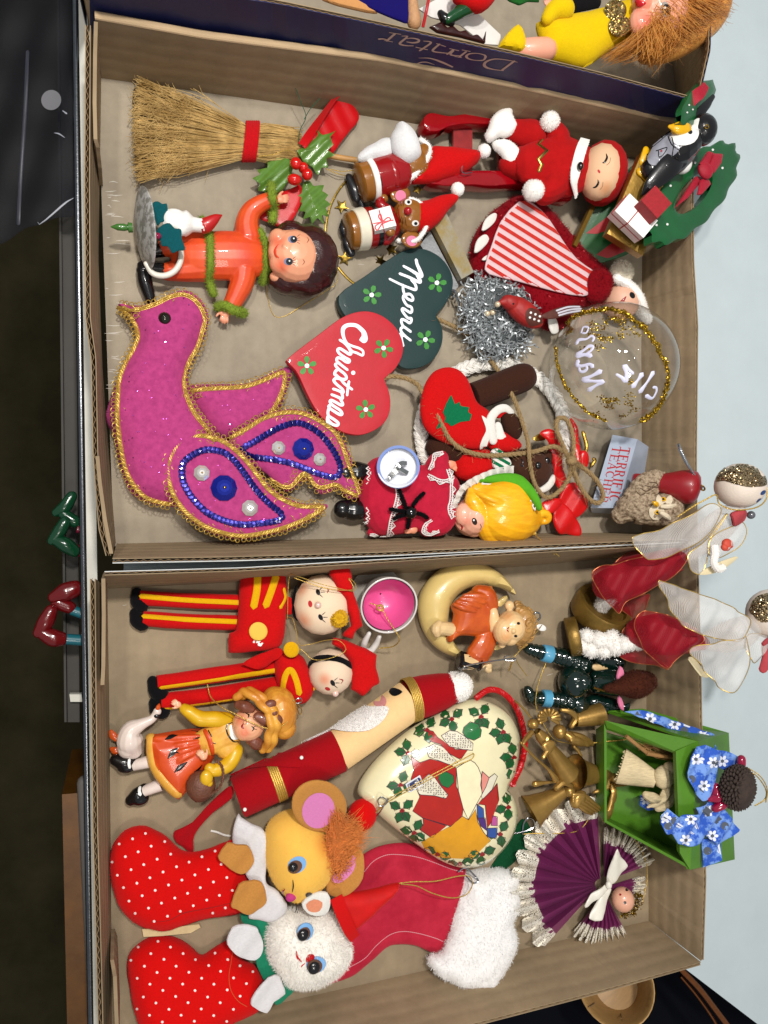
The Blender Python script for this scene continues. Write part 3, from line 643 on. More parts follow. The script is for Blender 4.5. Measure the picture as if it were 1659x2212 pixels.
mb = MB(); rope(mb, fC.L([(900,560,30),(950,540,46),(1030,530,54),(1100,505,54),(1150,520,50)]), 1.1, 2, .12); rope(mb, fC.L([(1330,610,20),(1400,640,24),(1470,650,14),(1530,640,30),(1490,620,30),(1420,625,26),(1350,612,20)]), 1.2, 2, .12); part('gold_thread', mb, M_goldth, t)
# ------------------------------------------------ orange suited pixie
M_suit = mat('orange_vinyl', '#d5521e', .42, 0, .5, coat=.15, var=(60,.22), col2='#c43a1c', bump=(300,.08)); M_moss = felt('moss_trim', '#7c9230', .3); M_vhair = mat('moulded_brown_hair', '#3a1414', .3, 0, .5, coat=.4, var=(110,.6), bump=(420,.7), stretch=(1,2.5,1))
M_hand = gloss('vinyl_hand', '#dc9170', .45, coat=.1)
t = thing('pixie_figure', 'orange suited vinyl pixie lying on its back with brown hair and moss green fuzzy trim', 'figure', (520,560,0))
mb = MB()
tube(mb, fC.L([(560,1105,30),(640,1108,34),(740,1105,36),(850,1105,38),(930,1110,36),(985,1110,34)]), [44,50,53,51,44,34], 18, 5, round_=True, flat=.68)
tube(mb, fC.L([(890,1010,38),(880,930,40),(900,860,44),(950,815,50),(1015,785,54)]), [30,26,22,19,16], 14, 5, round_=True)
tube(mb, fC.L([(860,1190,38),(850,1260,38),(820,1330,36),(790,1390,34)]), [30,26,22,19], 14, 5, round_=True)
tube(mb, fC.L([(650,1170,30),(540,1185,26),(430,1195,24)]), [32,26,20], 12, 4, round_=True); tube(mb, fC.L([(650,1040,30),(530,1035,28),(420,1060,24)]), [30,25,20], 12, 4, round_=True)
body = fuse(mb, 1.5); part('suit', body, M_suit, t); bvb = body.bvh()
mb = MB(); tube(mb, fC.L([(425,1195,24),(330,1185,22),(290,1190,22)]), [18,15,15], 12, 4, round_=True); tube(mb, fC.L([(285,1165,22),(300,1250,22),(330,1350,20)]), [12,16,12], 12, 4, round_=True); part('boot', fuse(mb, 1.4), M_black, t)
mb = MB(); tube(mb, fC.L([(440,1060,24),(340,1080,20),(300,1090,18)]), [18,15,15], 12, 4, round_=True); part('boot', fuse(mb, 1.4), M_black, t)
def onb(pts, bv, lift): out = []; return [(p[0], p[1], hit(bv, p[0], p[1], lift)[0].z/K0) for p in pts]
for pts, n, r in (([(955,970),(985,1040),(990,1120),(985,1190),(970,1250)], 1500, 8), ([(625,900),(665,990),(672,1080),(672,1170),(665,1240),(690,1320)], 1700, 8), ([(1018,705),(1022,770),(1030,840),(1026,900)], 800, 9), ([(715,1395),(760,1390),(810,1415),(860,1430)], 800, 10)):
    mb = MB(); fuzzrod('fuzzy_trim', mb, onb(fC.L(pts), bvb, 3), r, M_moss, t, n, 7)
for c, a, s, th in ((fC((1065,785))+(52,), -5, 17, -1), (fC((755,1432))+(34,), 100, 18, 1)): mb = MB(); hand(mb, c, a, s, .4, th); part('hand', fuse(mb, 1.1, 2), M_hand, t)
mb = MB(); ball(mb, fC((1228,1128))+(58,), (68,76,62)); ball(mb, fC((1130,1010))+(56,), (38,40,40)); ball(mb, fC((1110,1255))+(52,), (42,30,36)); ball(mb, fC((1190,1270))+(56,), (52,28,40)); part('hair', wob(fuse(mb, 1.5, 4), 3, 90), M_vhair, t)
mb = MB(); ball(mb, fC((1152,1112))+(88,), (58,58,45)); ball(mb, fC((1085,1075))+(92,), (32,44,28)); ball(mb, fC((1096,1058))+(121,), (8,9,9)); ball(mb, fC((1055,1010))+(96,), (20,22,22)); ball(mb, fC((1070,1150))+(94,), (24,24,22)); ball(mb, fC((1042,1082))+(98,), (16,20,16)); ball(mb, fC((1045,1225))+(70,), (14,12,12))
M_pf = skin('pixie_face', '#d99674'); face = fuse(mb, 1.3, 4); fo = part('head', face, M_pf, t); bvf = face.bvh()
rouge(M_pf, [hit(bvf, *fC((1055,1020)))[0], hit(bvf, *fC((1075,1160)))[0]], '#d8502f', 26, ORG[t.name])
M_iris = gloss('painted_iris', '#2c3038'); M_lid = mat('eye_shadow', '#7c7c96', .4)
for u, v in ((1146,1012),(1122,1137)):
    mb = MB(); dot(mb, *fC((u-6,v)), 10, bvf, .5, 16, 8); part('eye_shadow', mb, M_lid, fo); mb = MB(); dot(mb, *fC((u,v)), 7.5, bvf, .9, 14); part('eye', mb, M_iris, fo); mb = MB(); dot(mb, *fC((u+2,v)), 4.5, bvf, 1.3, 12); part('pupil', mb, M_black, fo); mb = MB(); dot(mb, *fC((u,v-3)), 1.8, bvf, 1.7, 8); part('glint', mb, M_white, fo)
    mb = MB(); [strokes(mb, fC.L([(u+20,v+d*12),(u+36,v+d*20)]), bvf, [.6,.3], .4) for d in (-1.4,-.5,.4,1.3)]; strokes(mb, fC.L([(u+75,v-14),(u+84,v+2),(u+74,v+20)]), bvf, [.3,.7,.3], .4); part('lashes', mb, mat('lash_brown', '#5b2d1e', .6), fo)
mb = MB(); strokes(mb, fC.L([(1060,1040),(1046,1062),(1040,1082),(1046,1104),(1062,1116)]), bvf, [1.2,3,3.6,2.6,1], .6); part('mouth', mb, mat('coral_lips', '#cf4124', .35), fo)
mb = MB(); rope(mb, fC.L([(985,1250,20),(1000,1350,6),(1030,1440,4),(1090,1450,3),(1200,1385,8),(1320,1310,16),(1390,1255,30),(1395,1180,44)]), 1.1, 2, .12); part('gold_thread', mb, M_goldth, t)
# ------------------------------------------------ chamberstick
t = thing('chamberstick', 'small toy chamberstick with white candle, scuffed silver saucer and teal felt leaves', 'candle holder', (440,480,0))
M_scuff = mat('scuffed_silver', '#c2c2bf', .5, .35, var=(160,1,.46,.54), col2='#8b8a84', bump=(500,.2)); M_tealf = felt('teal_felt', '#0d4f55')
mb = MB(); lathe(mb, fC((268,950))+(74,), fC((322,952))+(71,), [(-.25,6),(-.15,30),(.1,58),(.42,80),(.6,86),(.75,85),(.65,70),(.6,40),(.6,4)], 40); part('saucer', mb, M_scuff, t)
mb = MB(); lathe(mb, fC((230,945))+(80,), fC((105,940))+(80,), [(0,10),(.2,11),(.24,6),(.4,8),(.7,7),(1,1)], 14); part('bulb_tip', mb, gloss('green_tip', '#3c6b2c'), t)
mb = MB(); tube(mb, fC.L([(305,1150,66),(345,1205,62),(410,1218,60),(470,1190,60),(503,1130,60),(500,1060,60),(450,1030,60)]), [5,6.5,6.5,6.5,6.5,6,5], 12, 5, round_=True); part('ring_handle', mb, gloss('cream_plastic', '#d8d3c6', .3), t)
mb = MB(); lathe(mb, fC((400,905))+(78,), fC((640,935))+(82,), [(0,18),(.1,25),(.3,25),(.45,24),(.55,28),(.62,24),(.72,16),(.9,15),(1,17)], 18); ball(mb, fC((505,930))+(86,), (18,24,18)); ball(mb, fC((470,870))+(84,), (22,12,14)); part('candle', fuse(mb, 1.4), M_white, t)
mb = MB(); tube(mb, fC.L([(640,935,82),(670,915,86),(705,890,88),(735,875,86)]), [17,14,9,2], 14, 4, round_=True); part('flame', mb, gloss('red_flame', '#b0181a', .35), t)
mb = MB(); lf = fC.L([(345,850),(342,808),(372,795),(400,812),(424,808),(430,860),(422,905),(390,915),(370,935)]); pillow(mb, lf, PL(*lf[0], 94, .06, 0), 1.5, 4, .8, 2, sm=3, step=5); part('felt_leaf', mb, M_tealf, t)
mb = MB(); lf = fC.L([(366,965),(400,930),(440,920),(470,950),(505,955),(510,1010),(530,1070),(490,1075),(455,1090),(430,1050),(395,1050),(385,1010)]); pillow(mb, lf, PL(*lf[0], 98, .06, 0), 1.5, 4, .8, 2, sm=3, step=5); part('felt_leaf', mb, M_tealf, t)
mb = MB(); ball(mb, fC((374,992))+(104,), 7); part('berry', mb, gloss('magenta_bead', '#8d1140'), t)
# ------------------------------------------------ pink felt bird
M_pink = mat('pink_felt', '#b04078', .95, 0, .1, .45, var=(240,.3,.3,.7), col2='#943266', bump=(2400,.6,5)); M_seq = mat('indigo_sequin', '#120b62', .3, .6, coat=.4); M_bluegem = mat('blue_gem', '#16289a', .12, .5, coat=.6); M_clear = mat('clear_gem', '#d8d4d0', .12, .55, coat=.5); M_gun = mat('gunmetal_bead', '#4a4740', .15, .9)
t = thing('felt_bird', 'stuffed pink felt bird ornament edged in gold braid with indigo sequin wings', 'ornament', (470,880,0))
o1 = fF.L([(148,158),(260,168),(350,148),(450,98),(540,84),(622,140),(662,230),(645,320),(612,410),(572,480),(545,560),(560,650),(610,760),(690,870),(720,960),(680,1120),(560,1290),(470,1310),(380,1300),(290,1275),(212,1222),(168,1110),(140,1000),(118,900),(82,830),(78,770),(118,650),(150,560),(190,470),(235,400),(245,330),(222,260),(172,200)])
mb = MB(); pillow(mb, o1, PL(400,850,26), 52, 62, .5, sm=4, step=6); body = mb; part('body', mb, M_pink, t); bv1 = mb.bvh()
o2 = fF.L([(540,630),(700,612),(860,610),(960,575),(1060,530),(1122,515),(1135,560),(1100,660),(1055,780),(985,860),(820,930),(700,900),(600,760)])
mb = MB(); pillow(mb, o2, PL(520,870,20), 34, 45, .5, sm=4, step=6); part('tail', mb, M_pink, t); bv2 = mb.bvh()
o3 = fF.L([(780,930),(900,848),(1000,782),(1120,752),(1220,768),(1320,818),(1400,890),(1455,990),(1485,1080),(1530,1240),(1450,1262),(1400,1205),(1300,1240),(1215,1155),(1105,1225),(1000,1130),(900,1060)])
mb = MB(); pillow(mb, o3, PL(650,990,44,0,.05), 14, 25, .6, 3, sm=4, step=6); wb = part('wing', mb, M_pink, t); bv3 = mb.bvh()
o4 = fF.L([(425,1140),(425,1040),(468,955),(555,900),(655,890),(760,925),(840,985),(900,1050),(960,1130),(1015,1195),(1090,1250),(1200,1290),(1335,1295),(1310,1340),(1220,1395),(1110,1445),(980,1475),(840,1495),(690,1465),(590,1410),(505,1340),(445,1230)])
mb = MB(); pillow(mb, o4, PL(500,1070,64,0,-.06), 20, 30, .6, 3, sm=4, step=6); wa = part('wing', mb, M_pink, t); bv4 = mb.bvh()
def trim(paths, bv, parent):
    br = MB(); lp = MB(); r = random.Random(5)
    for path, bvx in paths:
        Q = resamp(crom(fF.L(path), False, 8), 2.2); hp = [hit(bvx, q[0], q[1], 3)[0] for q in Q]; fr = frames(hp)
        for s in range(3):
            wp = [p+(fr[i][2]*math.cos(i*.75+s*2.09)+fr[i][1]*.6*math.sin(i*.75+s*2.09))*(2.7*K0) for i, p in enumerate(hp)]; wtube(br, wp, 1.9*K0, 5)
        for off in (-1, 1):
            wp = [p+V((fr[i][2].x,fr[i][2].y,0)).normalized()*(off*3.6*K0) for i, p in enumerate(hp)]; wtube(br, wp, 1.1*K0, 5)
        for i in range(2, len(Q)-2, 5):
            for off in (-1, 1):
                d = Q[min(i+2,len(Q)-1)]-Q[i-2]; nrm = np.array([-d[1], d[0]])/(np.linalg.norm(d)+1e-9)*off; c = Q[i]+nrm*(10.8+r.uniform(-.6,1)); rr = r.uniform(4.2,5.4); c = c+np.array([r.uniform(-1.2,1.2), r.uniform(-1.2,1.2)])
                p0, n0 = hit(bvx, Q[i][0], Q[i][1], 2.5); tilt = r.gauss(0,.5); cz = p0.z/K0
                pts = [(c[0]+rr*math.cos(a), c[1]+rr*math.sin(a), cz+math.sin(a+off)*tilt*4) for a in np.linspace(0, 2*PI, 10, endpoint=False)]; wtube(lp, [P(*q) for q in pts], .95*K0, 4, True)
    o = part('gold_braid', br, M_goldth, parent, stuff=True); part('gold_loops', lp, M_goldth, parent, stuff=True)
trim([([(150,172),(250,192),(350,168),(440,125),(520,110),(590,150),(632,230),(618,310),(590,400),(550,470),(518,560),(525,660),(570,770),(640,860),(690,915)], bv1), ([(160,175),(205,205),(250,270),(268,345),(240,420),(195,500),(162,590),(150,700),(150,830),(170,970),(200,1100),(245,1190),(310,1250),(380,1275),(450,1288)], bv1)], bv1, next(c for c in t.children if c.name.startswith('body')))
trim([([(560,652),(700,642),(860,632),(960,602),(1060,558),(1095,545)], bv2), ([(1095,545),(1078,640),(1025,755),(960,835)], bv2)], bv2, next(c for c in t.children if c.name.startswith('tail')))
trim([([(790,922),(880,872),(980,810),(1080,780),(1180,780),(1280,820),(1370,885),(1420,970),(1450,1060),(1490,1160),(1515,1235)], bv3), ([(1510,1245),(1440,1215),(1385,1180),(1290,1195),(1205,1118),(1105,1195),(960,1105)], bv3)], bv3, wb)
trim([([(700,935),(640,912),(560,920),(490,965),(445,1050),(442,1140),(462,1225),(520,1320),(600,1390),(700,1440),(840,1470),(980,1452),(1100,1420),(1220,1370),(1320,1312)], bv4), ([(640,912),(740,942),(820,1000),(880,1062),(940,1140),(1000,1215),(1080,1272),(1180,1310),(1320,1310)], bv4)], bv4, wa)
mb = MB(); ring_lathe(mb, (0,0,0), (0,0,2.6*K0), [(0,5.2*K0),(.35,7.6*K0),(.6,7.8*K0),(.8,6*K0),(1,1.2*K0)], 8); seqm = pmesh('sequin', mb, M_seq, False)
def sequins(path, bv, parent):
    Q = resamp(crom(fF.L(path), True, 6), 9.6, True)
    for i, q in enumerate(Q):
        d = Q[(i+1) % len(Q)]-Q[i-1]; p, n = hit(bv, q[0], q[1], 2); tt = (P(q[0]+d[0],q[1]+d[1],0)-P(q[0],q[1],0)).normalized()
        inst('sequin', seqm, p, n+tt*.24+V((rng.normal(0,.06),rng.normal(0,.06),0)), parent, i*.7)
sequins([(510,1110),(522,1055),(580,1010),(650,985),(740,998),(800,1040),(850,1100),(900,1170),(950,1235),(1010,1295),(1075,1350),(1060,1385),(960,1402),(850,1410),(750,1388),(650,1340),(570,1260),(522,1180)], bv4, wa)
sequins([(855,978),(920,940),(1000,892),(1080,852),(1160,832),(1230,852),(1300,900),(1350,960),(1390,1025),(1410,1090),(1385,1140),(1300,1125),(1220,1095),(1130,1062),(1040,1042),(940,1028),(885,1012)], bv3, wb)
def gem(u, v, r, bv, m, parent, nf=8, nm='gem'):
    p, n = hit(bv, *fF((u,v)), 2); k = r*.38*K0; mb = MB(); ring_lathe(mb, (0,0,0), (0,0,k*.5), [(0,k*.95),(.15,k),(.8,k*.6),(1,k*.34)], nf); mb.mi = 0
    me = pmesh(nm, mb, m, False); o = inst(nm, me, p, n, parent, .3); c = MB(); ring_lathe(c, (0,0,k*.5), (0,0,k*.6), [(0,k*.13),(1,k*.08)], 8); inst('centre_bead', pmesh('centre_bead', c, M_gold), p, n, parent)
gem(622,1118,46,bv4,M_clear,wa); gem(748,1203,75,bv4,M_bluegem,wa,10); gem(895,1317,48,bv4,M_clear,wa); gem(1058,975,42,bv3,M_clear,wb); gem(1198,980,66,bv3,M_bluegem,wb,10); gem(1292,1040,40,bv3,M_clear,wb)
mb = MB(); p, n = hit(bv1, *fF((412,236)), 0); ring_lathe(mb, p-n*(3*K0), p+n*(10*K0), [(0,13*K0),(.3,13*K0),(.55,11*K0),(.8,7*K0),(1,1*K0)], 18); part('eye', mb, M_gun, t)
fl = MB(); r = random.Random(8)
for i in range(280):
    u, v = r.uniform(100,1500), r.uniform(110,1440); q = fF((u,v))
    for ol, bvx in ((o4,bv4),(o3,bv3),(o2,bv2),(o1,bv1)):
        if inpoly(np.array([q]), ol)[0]: dot(fl, q[0], q[1], r.uniform(.8,1.8), bvx, r.uniform(1.2,2.5), 5); break
part('glitter_flakes', fl, mat('pink_flake', '#e06ad2', .15, .9), t, stuff=True)
# ------------------------------------------------ the heart sign
def paint(name, col, **k): return mat(name, col, .5, 0, .4, coat=.12, bump=(900,.15,6), var=(70,.14), **k)
M_hred = paint('red_wood_paint', '#b41c29'); M_hgreen = paint('dark_green_wood_paint', '#12302f'); M_flg = mat('leaf_green_paint', '#3b8a34', .5, var=(400,.3)); M_wp = mat('white_marker', '#e9e8ef', .5); M_jute = mat('jute', '#9c8157', .9, bump=(1800,.8), var=(700,.4))
t = thing('heart_sign', 'two joined wooden hearts, dark green Merry under red Christmas, on jute twine', 'sign', (800,750,0))
og = fG.L([(514,448),(700,312),(840,212),(940,152),(1020,130),(1110,140),(1200,190),(1262,270),(1285,360),(1265,450),(1215,530),(1170,578),(1203,640),(1216,720),(1200,800),(1150,880),(1080,925),(1000,940),(930,925),(820,820),(640,650),(556,585)])
mb = MB(); pillow(mb, og, PL(850,680,26,-.02,0), 2.5, 4, 1, 16, sm=3, step=10); hg = part('heart', mb, M_hgreen, t, 'dark green heart'); bg = mb.bvh()
orr = fG.L([(166,882),(200,848),(260,800),(400,695),(510,612),(600,568),(700,552),(800,580),(890,650),(940,740),(948,830),(910,920),(855,980),(822,1006),(850,1080),(864,1160),(852,1250),(805,1320),(720,1370),(640,1386),(540,1365),(450,1310),(370,1230),(300,1105),(235,965),(182,908)])
mb = MB(); pillow(mb, orr, PL(740,810,52,-.03,-.02), 2.5, 4, 1, 16, sm=3, step=10); hr_ = part('heart', mb, M_hred, t, 'red heart'); br_ = mb.bvh()
mb = MB(); X = fX.L; pr = lambda pts, r, b=br_, fn=X: strokes(mb, fn(pts), b, r, .5, 5, 6, .15)
pr([(720,452),(752,446),(772,420),(758,330),(700,262),(640,215),(560,198),(470,208),(410,255),(398,330),(420,430),(470,520)], [6,8,7,5.4,4.6,4.2,4,4,4.4,4,3.4,2.8])
pr([(346,456),(430,510),(505,600),(540,680),(510,700),(430,650),(350,605),(310,630),(340,690),(440,760),(510,800),(500,835),(450,830),(370,775),(310,765),(295,810),(340,860),(480,970)], [2.8,3,3,3,3.2,3.2,3,3,3,3,3,3.2,3,3,3,3,3,2.6])
pr([(470,520),(560,560),(680,600),(745,650),(735,720),(640,680),(560,650),(500,580)], [2.8,2.6,2.6,2.6,2.6,2.6,2.6,2.8])
pr([(290,860),(272,890),(330,960),(420,1030),(460,1090),(440,1130),(360,1120),(280,1060),(260,1040),(270,1000),(310,960)], [2.8,3,3,3,3,3,3,3.4,3.2,3,3])
pr([(290,1110),(360,1130),(430,1210),(560,1305)], [3,3,2.9,2.6]); pr([(505,1165),(490,1260),(472,1405)], [2.8,2.8,2.6])
pr([(280,1110),(245,1150),(290,1215),(380,1290),(410,1340),(390,1355),(310,1320),(232,1295)], [3,3.2,3,3,3,3,2.8,2.8]); pr([(380,1355),(395,1440),(370,1460),(290,1425),(205,1392)], [3,3,3.2,2.9,2.7])
pr([(360,1470),(400,1560),(360,1570),(270,1520),(200,1490),(180,1520),(230,1580),(350,1660),(385,1720),(350,1735),(250,1680),(170,1620),(160,1590),(200,1560)], [3,3,3,3,3,3,3,3,3.2,3.2,3,3,3,3])
pr([(170,1600),(145,1690),(160,1760),(250,1820),(320,1880),(300,1920),(220,1900),(150,1830),(140,1780),(160,1750)], 3); pr([(140,1780),(140,1850),(190,1930),(250,1975),(310,2020)], [3.2,3.6,3.4,2.4,.8])
mb2 = mb; dot(mb2, *X([(576,1020)])[0], 4.6, br_, .8, 12); part('lettering', mb, M_wp, hr_)
mb = MB(); Y = fY.L
for pts, r in (([(745,165),(765,260),(810,360),(855,480),(845,515),(780,480),(620,380),(475,300)], [3.4,3.6,4,4.6,4.2,3.8,3.2,2.6]), ([(760,480),(820,590),(825,635),(760,620),(600,540),(395,460)], [3.4,4,4,3.4,3,2.8]), ([(640,590),(720,680),(745,760),(720,800),(620,770),(420,690),(180,572)], [2.8,3,3.2,3.2,2.8,2.6,2.4]), ([(468,700),(470,800),(500,900),(560,990),(660,1030),(675,970),(620,900),(540,900),(480,930),(475,1010),(550,1130),(640,1170),(655,1250),(620,1285),(540,1240),(470,1200),(445,1230),(490,1310),(570,1400),(640,1410),(640,1470),(600,1505),(530,1460),(450,1430),(430,1470),(460,1560),(520,1610),(630,1690)], 2.9), ([(480,1590),(425,1620),(430,1690),(520,1790),(630,1875)], [2.6,2.9,3,2.9,2.7]), ([(400,1735),(440,1760),(470,1780)], 3), ([(430,1780),(450,1900),(475,1990)], [2.4,2.6,2.4])): strokes(mb, Y(pts), bg, r, .5, 5, 6, .15)
part('lettering', mb, M_wp, hg)
for (u, v, a), b, o in (((308,915,270),br_,hr_), ((825,795,300),br_,hr_), ((705,1210,265),br_,hr_), ((745,437,285),bg,hg), ((1185,355,285),bg,hg), ((1107,738,295),bg,hg)):
    m1, m2 = MB(), MB(); flower(m1, m2, *fG((u,v)), 21, b, a); part('flower_petals', m1, M_flg, o); part('flower_eye', m2, M_wp, o)
fray = lambda mb, pts, n, r, seed: [tube(mb, [q, (q[0]+g.gauss(0,4), q[1]+g.gauss(0,4), q[2]+abs(g.gauss(0,4))), (q[0]+g.gauss(0,9), q[1]+g.gauss(0,9), q[2]+abs(g.gauss(0,6)))], .3, 3, 2) for g in [random.Random(seed)] for q in [tuple(x) for x in resamp(crom(pts, False, 5), 2.5)] for _ in range(n)]
def jute(pts, r=5.2, seed=1): mb = MB(); rope(mb, pts, r, 3, .034, step=2.2, n=7); fray(mb, pts, 1, r, seed); return part('twine', mb, M_jute, t)
G3 = fG.L; H3 = fH.L
jute(G3([(825,1004,50),(880,985,56),(980,1000,60),(1060,1045,66)])+H3([(40,870,76),(100,950,88),(160,1070,96),(210,1160,96),(290,1225,92),(420,1258,90),(580,1252,92),(720,1235,98),(830,1205,100),(900,1240,104),(935,1290,106)]), 5.4, 1)
jute(G3([(1168,590,26),(1250,625,30),(1350,675,28)])+H3([(330,560,26),(420,650,28),(480,720,46),(540,810,74),(600,930,92),(645,1060,100),(680,1180,108),(690,1300,108),(720,1430,100),(790,1510,90),(870,1470,92),(930,1380,98),(940,1290,106)]), 5., 2)
jute(H3([(935,1290,106),(880,1180,106),(850,1090,104),(865,1035,102),(915,1050,104),(950,1150,108),(950,1280,108)]), 5.4, 3); jute(H3([(945,1295,108),(1020,1340,110),(1100,1420,106),(1130,1510,98),(1090,1545,96),(1030,1500,98),(975,1410,104),(945,1310,108)]), 5.4, 4)
mb = MB(); ball(mb, fH((940,1290))+(112,), (13,11,11)); fray(mb, H3([(900,1260,112),(990,1320,112)]), 8, 4, 9); part('knot', wob(mb, 2, 200), M_jute, t)
# ------------------------------------------------ gold star garland
M_brass = metalm('aged_brass', '#8a7030', .35)
t = thing('star_garland', 'ring of thin aged brass wire with little stars lying under the mice', 'garland', (760,500,0))
mb = MB(); tube(mb, fD.L([(250,560,6),(140,590,8),(70,680,8),(30,790,7),(20,900,6),(50,1010,6),(95,1090,7),(180,1175,6),(300,1230,5)]), 2.6, 6, 6, flat=.5); part('wire_ring', mb, M_brass, t)
def star(u, v, r, a0, zp, tl=(0,0)):
    mb = MB(); pts = [(u+(r if i % 2 == 0 else r*.36)*math.cos(R_(a0+36*i)), v+(r if i % 2 == 0 else r*.36)*math.sin(R_(a0+36*i))) for i in range(10)]
    pillow(mb, pts, PL(u, v, zp, *tl), .8, 4, 1, .6, sm=0, step=6); part('star', mb, M_brass, t)
for (x, y), r, a, tl in (((108,735),18,20,(.3,.1)),((125,1035),18,-10,(.2,.4)),((390,980),17,40,(.9,.3)),((330,1045),16,10,(.3,1.2)),((215,1200),14,0,(.3,.2)),((540,640),13,5,(.2,.3))): star(*fD((x,y)), r, a, 10, tl)
# ------------------------------------------------ two little wooden mice
M_mtan = gloss('tan_mouse_paint', '#8a5720', .22); M_mred = gloss('red_coat_paint', '#8f0c12', .25); M_cream = gloss('cream_band_paint', '#d9d2bd', .3); M_earpink = gloss('ear_pink', '#d9789a', .35); M_shoe = gloss('charcoal_shoe', '#1b1b1e', .3)
def fz(name, pts, r, m, t, n=350, L=3, sd=1): mb = MB(); return fuzzrod(name, mb, pts, r, m, t, n, L, sd)
t = thing('mouse_figure', 'little wooden mouse in red coat with cream band holding a white gift box', 'figure', (840,470,0))
D3 = fD.L
for pts, r in ((D3([(125,825,22),(128,870,24),(150,920,22)]), [9,13,9]), (D3([(135,905,20),(145,950,22),(165,1000,20)]), [8,12,9])): mb = MB(); tube(mb, pts, r, 12, 5, round_=True, flat=.7); part('shoe', mb, M_shoe, t)
A, B = fD((140,880))+(42,), fD((420,835))+(46,)
mb = MB(); lathe(mb, A, B, [(-.02,20),(0,34),(.02,38),(.14,41),(.17,40)], 26, cap=True); part('body', mb, M_mtan, t)
mb = MB(); lathe(mb, A, B, [(.14,42),(.155,44),(.34,45),(.36,43)], 26); part('coat_band', mb, M_cream, t)
mb = MB(); lathe(mb, A, B, [(.34,43),(.5,43),(.75,39),(.95,30),(1.02,16)], 26); tube(mb, D3([(380,770,60),(330,730,62),(335,700,58)]), [13,12,10], 12, 4, round_=True); tube(mb, D3([(330,900,48),(360,930,52),(390,900,62)]), [13,12,11], 12, 4, round_=True); part('coat', mb, M_mred, t)
mb = MB(); lathe(mb, A, B, [(.5,44),(.6,43.4)], 26); part('belt', mb, M_black, t)
for c in (fD((345,692))+(60,), fD((385,882))+(84,)): mb = MB(); ball(mb, c, (11,10,9)); part('paw', mb, M_mtan, t)
mb = MB(); c = fD((338,822)); ax = (P(c[0]+10,c[1]-1.5,84)-P(*c,84)).normalized(); Z = V((-.25,.1,1)).normalized(); X = (ax-Z*ax.dot(Z)).normalized(); Y = Z.cross(X); k = sc(*c,84)
box(mb, P(*c,84), X*(24*k), Y*(23*k), Z*(14*k)); g_ = part('gift_box', mb, M_white, t, smooth=False); bb = mb.bvh()
mb = MB(); 
for pts in ([(272,838),(340,826),(402,815)], [(322,760),(338,826),(352,885)], [(335,826),(300,850),(312,872),(340,832)], [(338,826),(372,800),(385,815),(345,834)], [(338,826),(318,795),(330,782),(342,822)]): strokes(mb, D3(pts), bb, 1.3, .5)
part('painted_bow', mb, mat('coral_line', '#c93a45', .4), g_)
mb = MB(); ball(mb, fD((492,792))+(62,), (37,38,34)); ball(mb, fD((470,775))+(80,), (20,24,16)); hd = fuse(mb, 1.3, 2); ho = part('head', hd, M_mtan, t); bh = hd.bvh()
for (u, v, r1, r2, a) in ((440,668,21,19,-10),(505,925,22,18,15)):
    mb = MB(); q = fD((u,v)); pillow(mb, circ(*q, r1, r2, a), PL(*q, 62, -.1, .1), 3, 7, .8, 3, sm=2, step=5); e = part('ear', mb, M_mtan, t); be = mb.bvh(); mb = MB(); dot(mb, q[0]+1, q[1]+3, r1*.56, be, .8, 16, r2*.62, a); part('ear_lining', mb, M_earpink, e)
mb = MB(); ball(mb, fD((484,764))+(100,), 9); part('nose', mb, gloss('red_nose', '#9c1016', .15), ho)
for u, v in ((487,713),(527,832)):
    mb = MB(); dot(mb, *fD((u,v)), 7.6, bh, .7, 14, 6.4); part('eye', mb, M_white, ho); mb = MB(); dot(mb, *fD((u+2,v+1)), 3.6, bh, 1.2, 10); part('pupil', mb, M_black, ho)
mb = MB(); strokes(mb, D3([(430,748),(436,790),(440,815)]), bh, [.8,1.4,.8], .4); part('mouth', mb, M_mred, ho)
mb = MB(); [strokes(mb, D3(p), bh, .5, .4) for p in ([(458,800),(452,850)],[(468,798),(476,845)],[(450,795),(436,835)],[(448,735),(438,690)],[(458,735),(462,700)])]; part('whiskers', mb, M_black, ho)
fz('fur_trim', D3([(498,695,82),(550,715,84),(585,770,84),(592,830,82),(570,890,78),(520,935,66),(430,930,50)]), 4.5, M_fuzz, t, 900, 3.5)
mb = MB(); tube(mb, D3([(560,800,64),(620,770,66),(680,725,66),(745,690,68),(760,672,70)]), [33,27,19,10,6], 16, 5, round_=True); part('hat', mb, M_red, t); 
mb = MB(); c_ = MB(); ball(c_, fD((768,640))+(74,), 14.5); mb.join(c_); fur(mb, c_, 500, 2, .8); part('pompom', mb, M_fuzz, t)
t = thing('mouse_figure', 'little wooden mouse in red coat carrying a white gauze sack and pointed felt hat', 'figure', (850,350,0))
for pts, r in ((D3([(150,570,24),(185,640,26),(195,690,24)]), [8,13,10]), (D3([(175,640,18),(215,700,20),(230,740,20)]), [8,10,7])): mb = MB(); tube(mb, pts, r, 12, 5, round_=True, flat=.7); part('shoe', mb, M_shoe, t)
A, B = fD((205,605))+(46,), fD((470,535))+(56,)
mb = MB(); lathe(mb, A, B, [(-.03,20),(0,36),(.03,41),(.22,43),(.26,42)], 26); part('body', mb, M_mtan, t)
mb = MB(); lathe(mb, A, B, [(.2,44),(.22,46),(.30,46),(.32,44)], 26); part('coat_band', mb, M_white, t)
mb = MB(); lathe(mb, A, B, [(.3,44),(.5,44),(.85,42),(1,34)], 26); c1 = mb.bvh(); co = part('coat', mb, M_mred, t)
mb = MB(); strokes(mb, D3([(268,490),(310,540),(335,600),(335,650)]), c1, 1.6, .5); part('painted_stripe', mb, M_black, co)
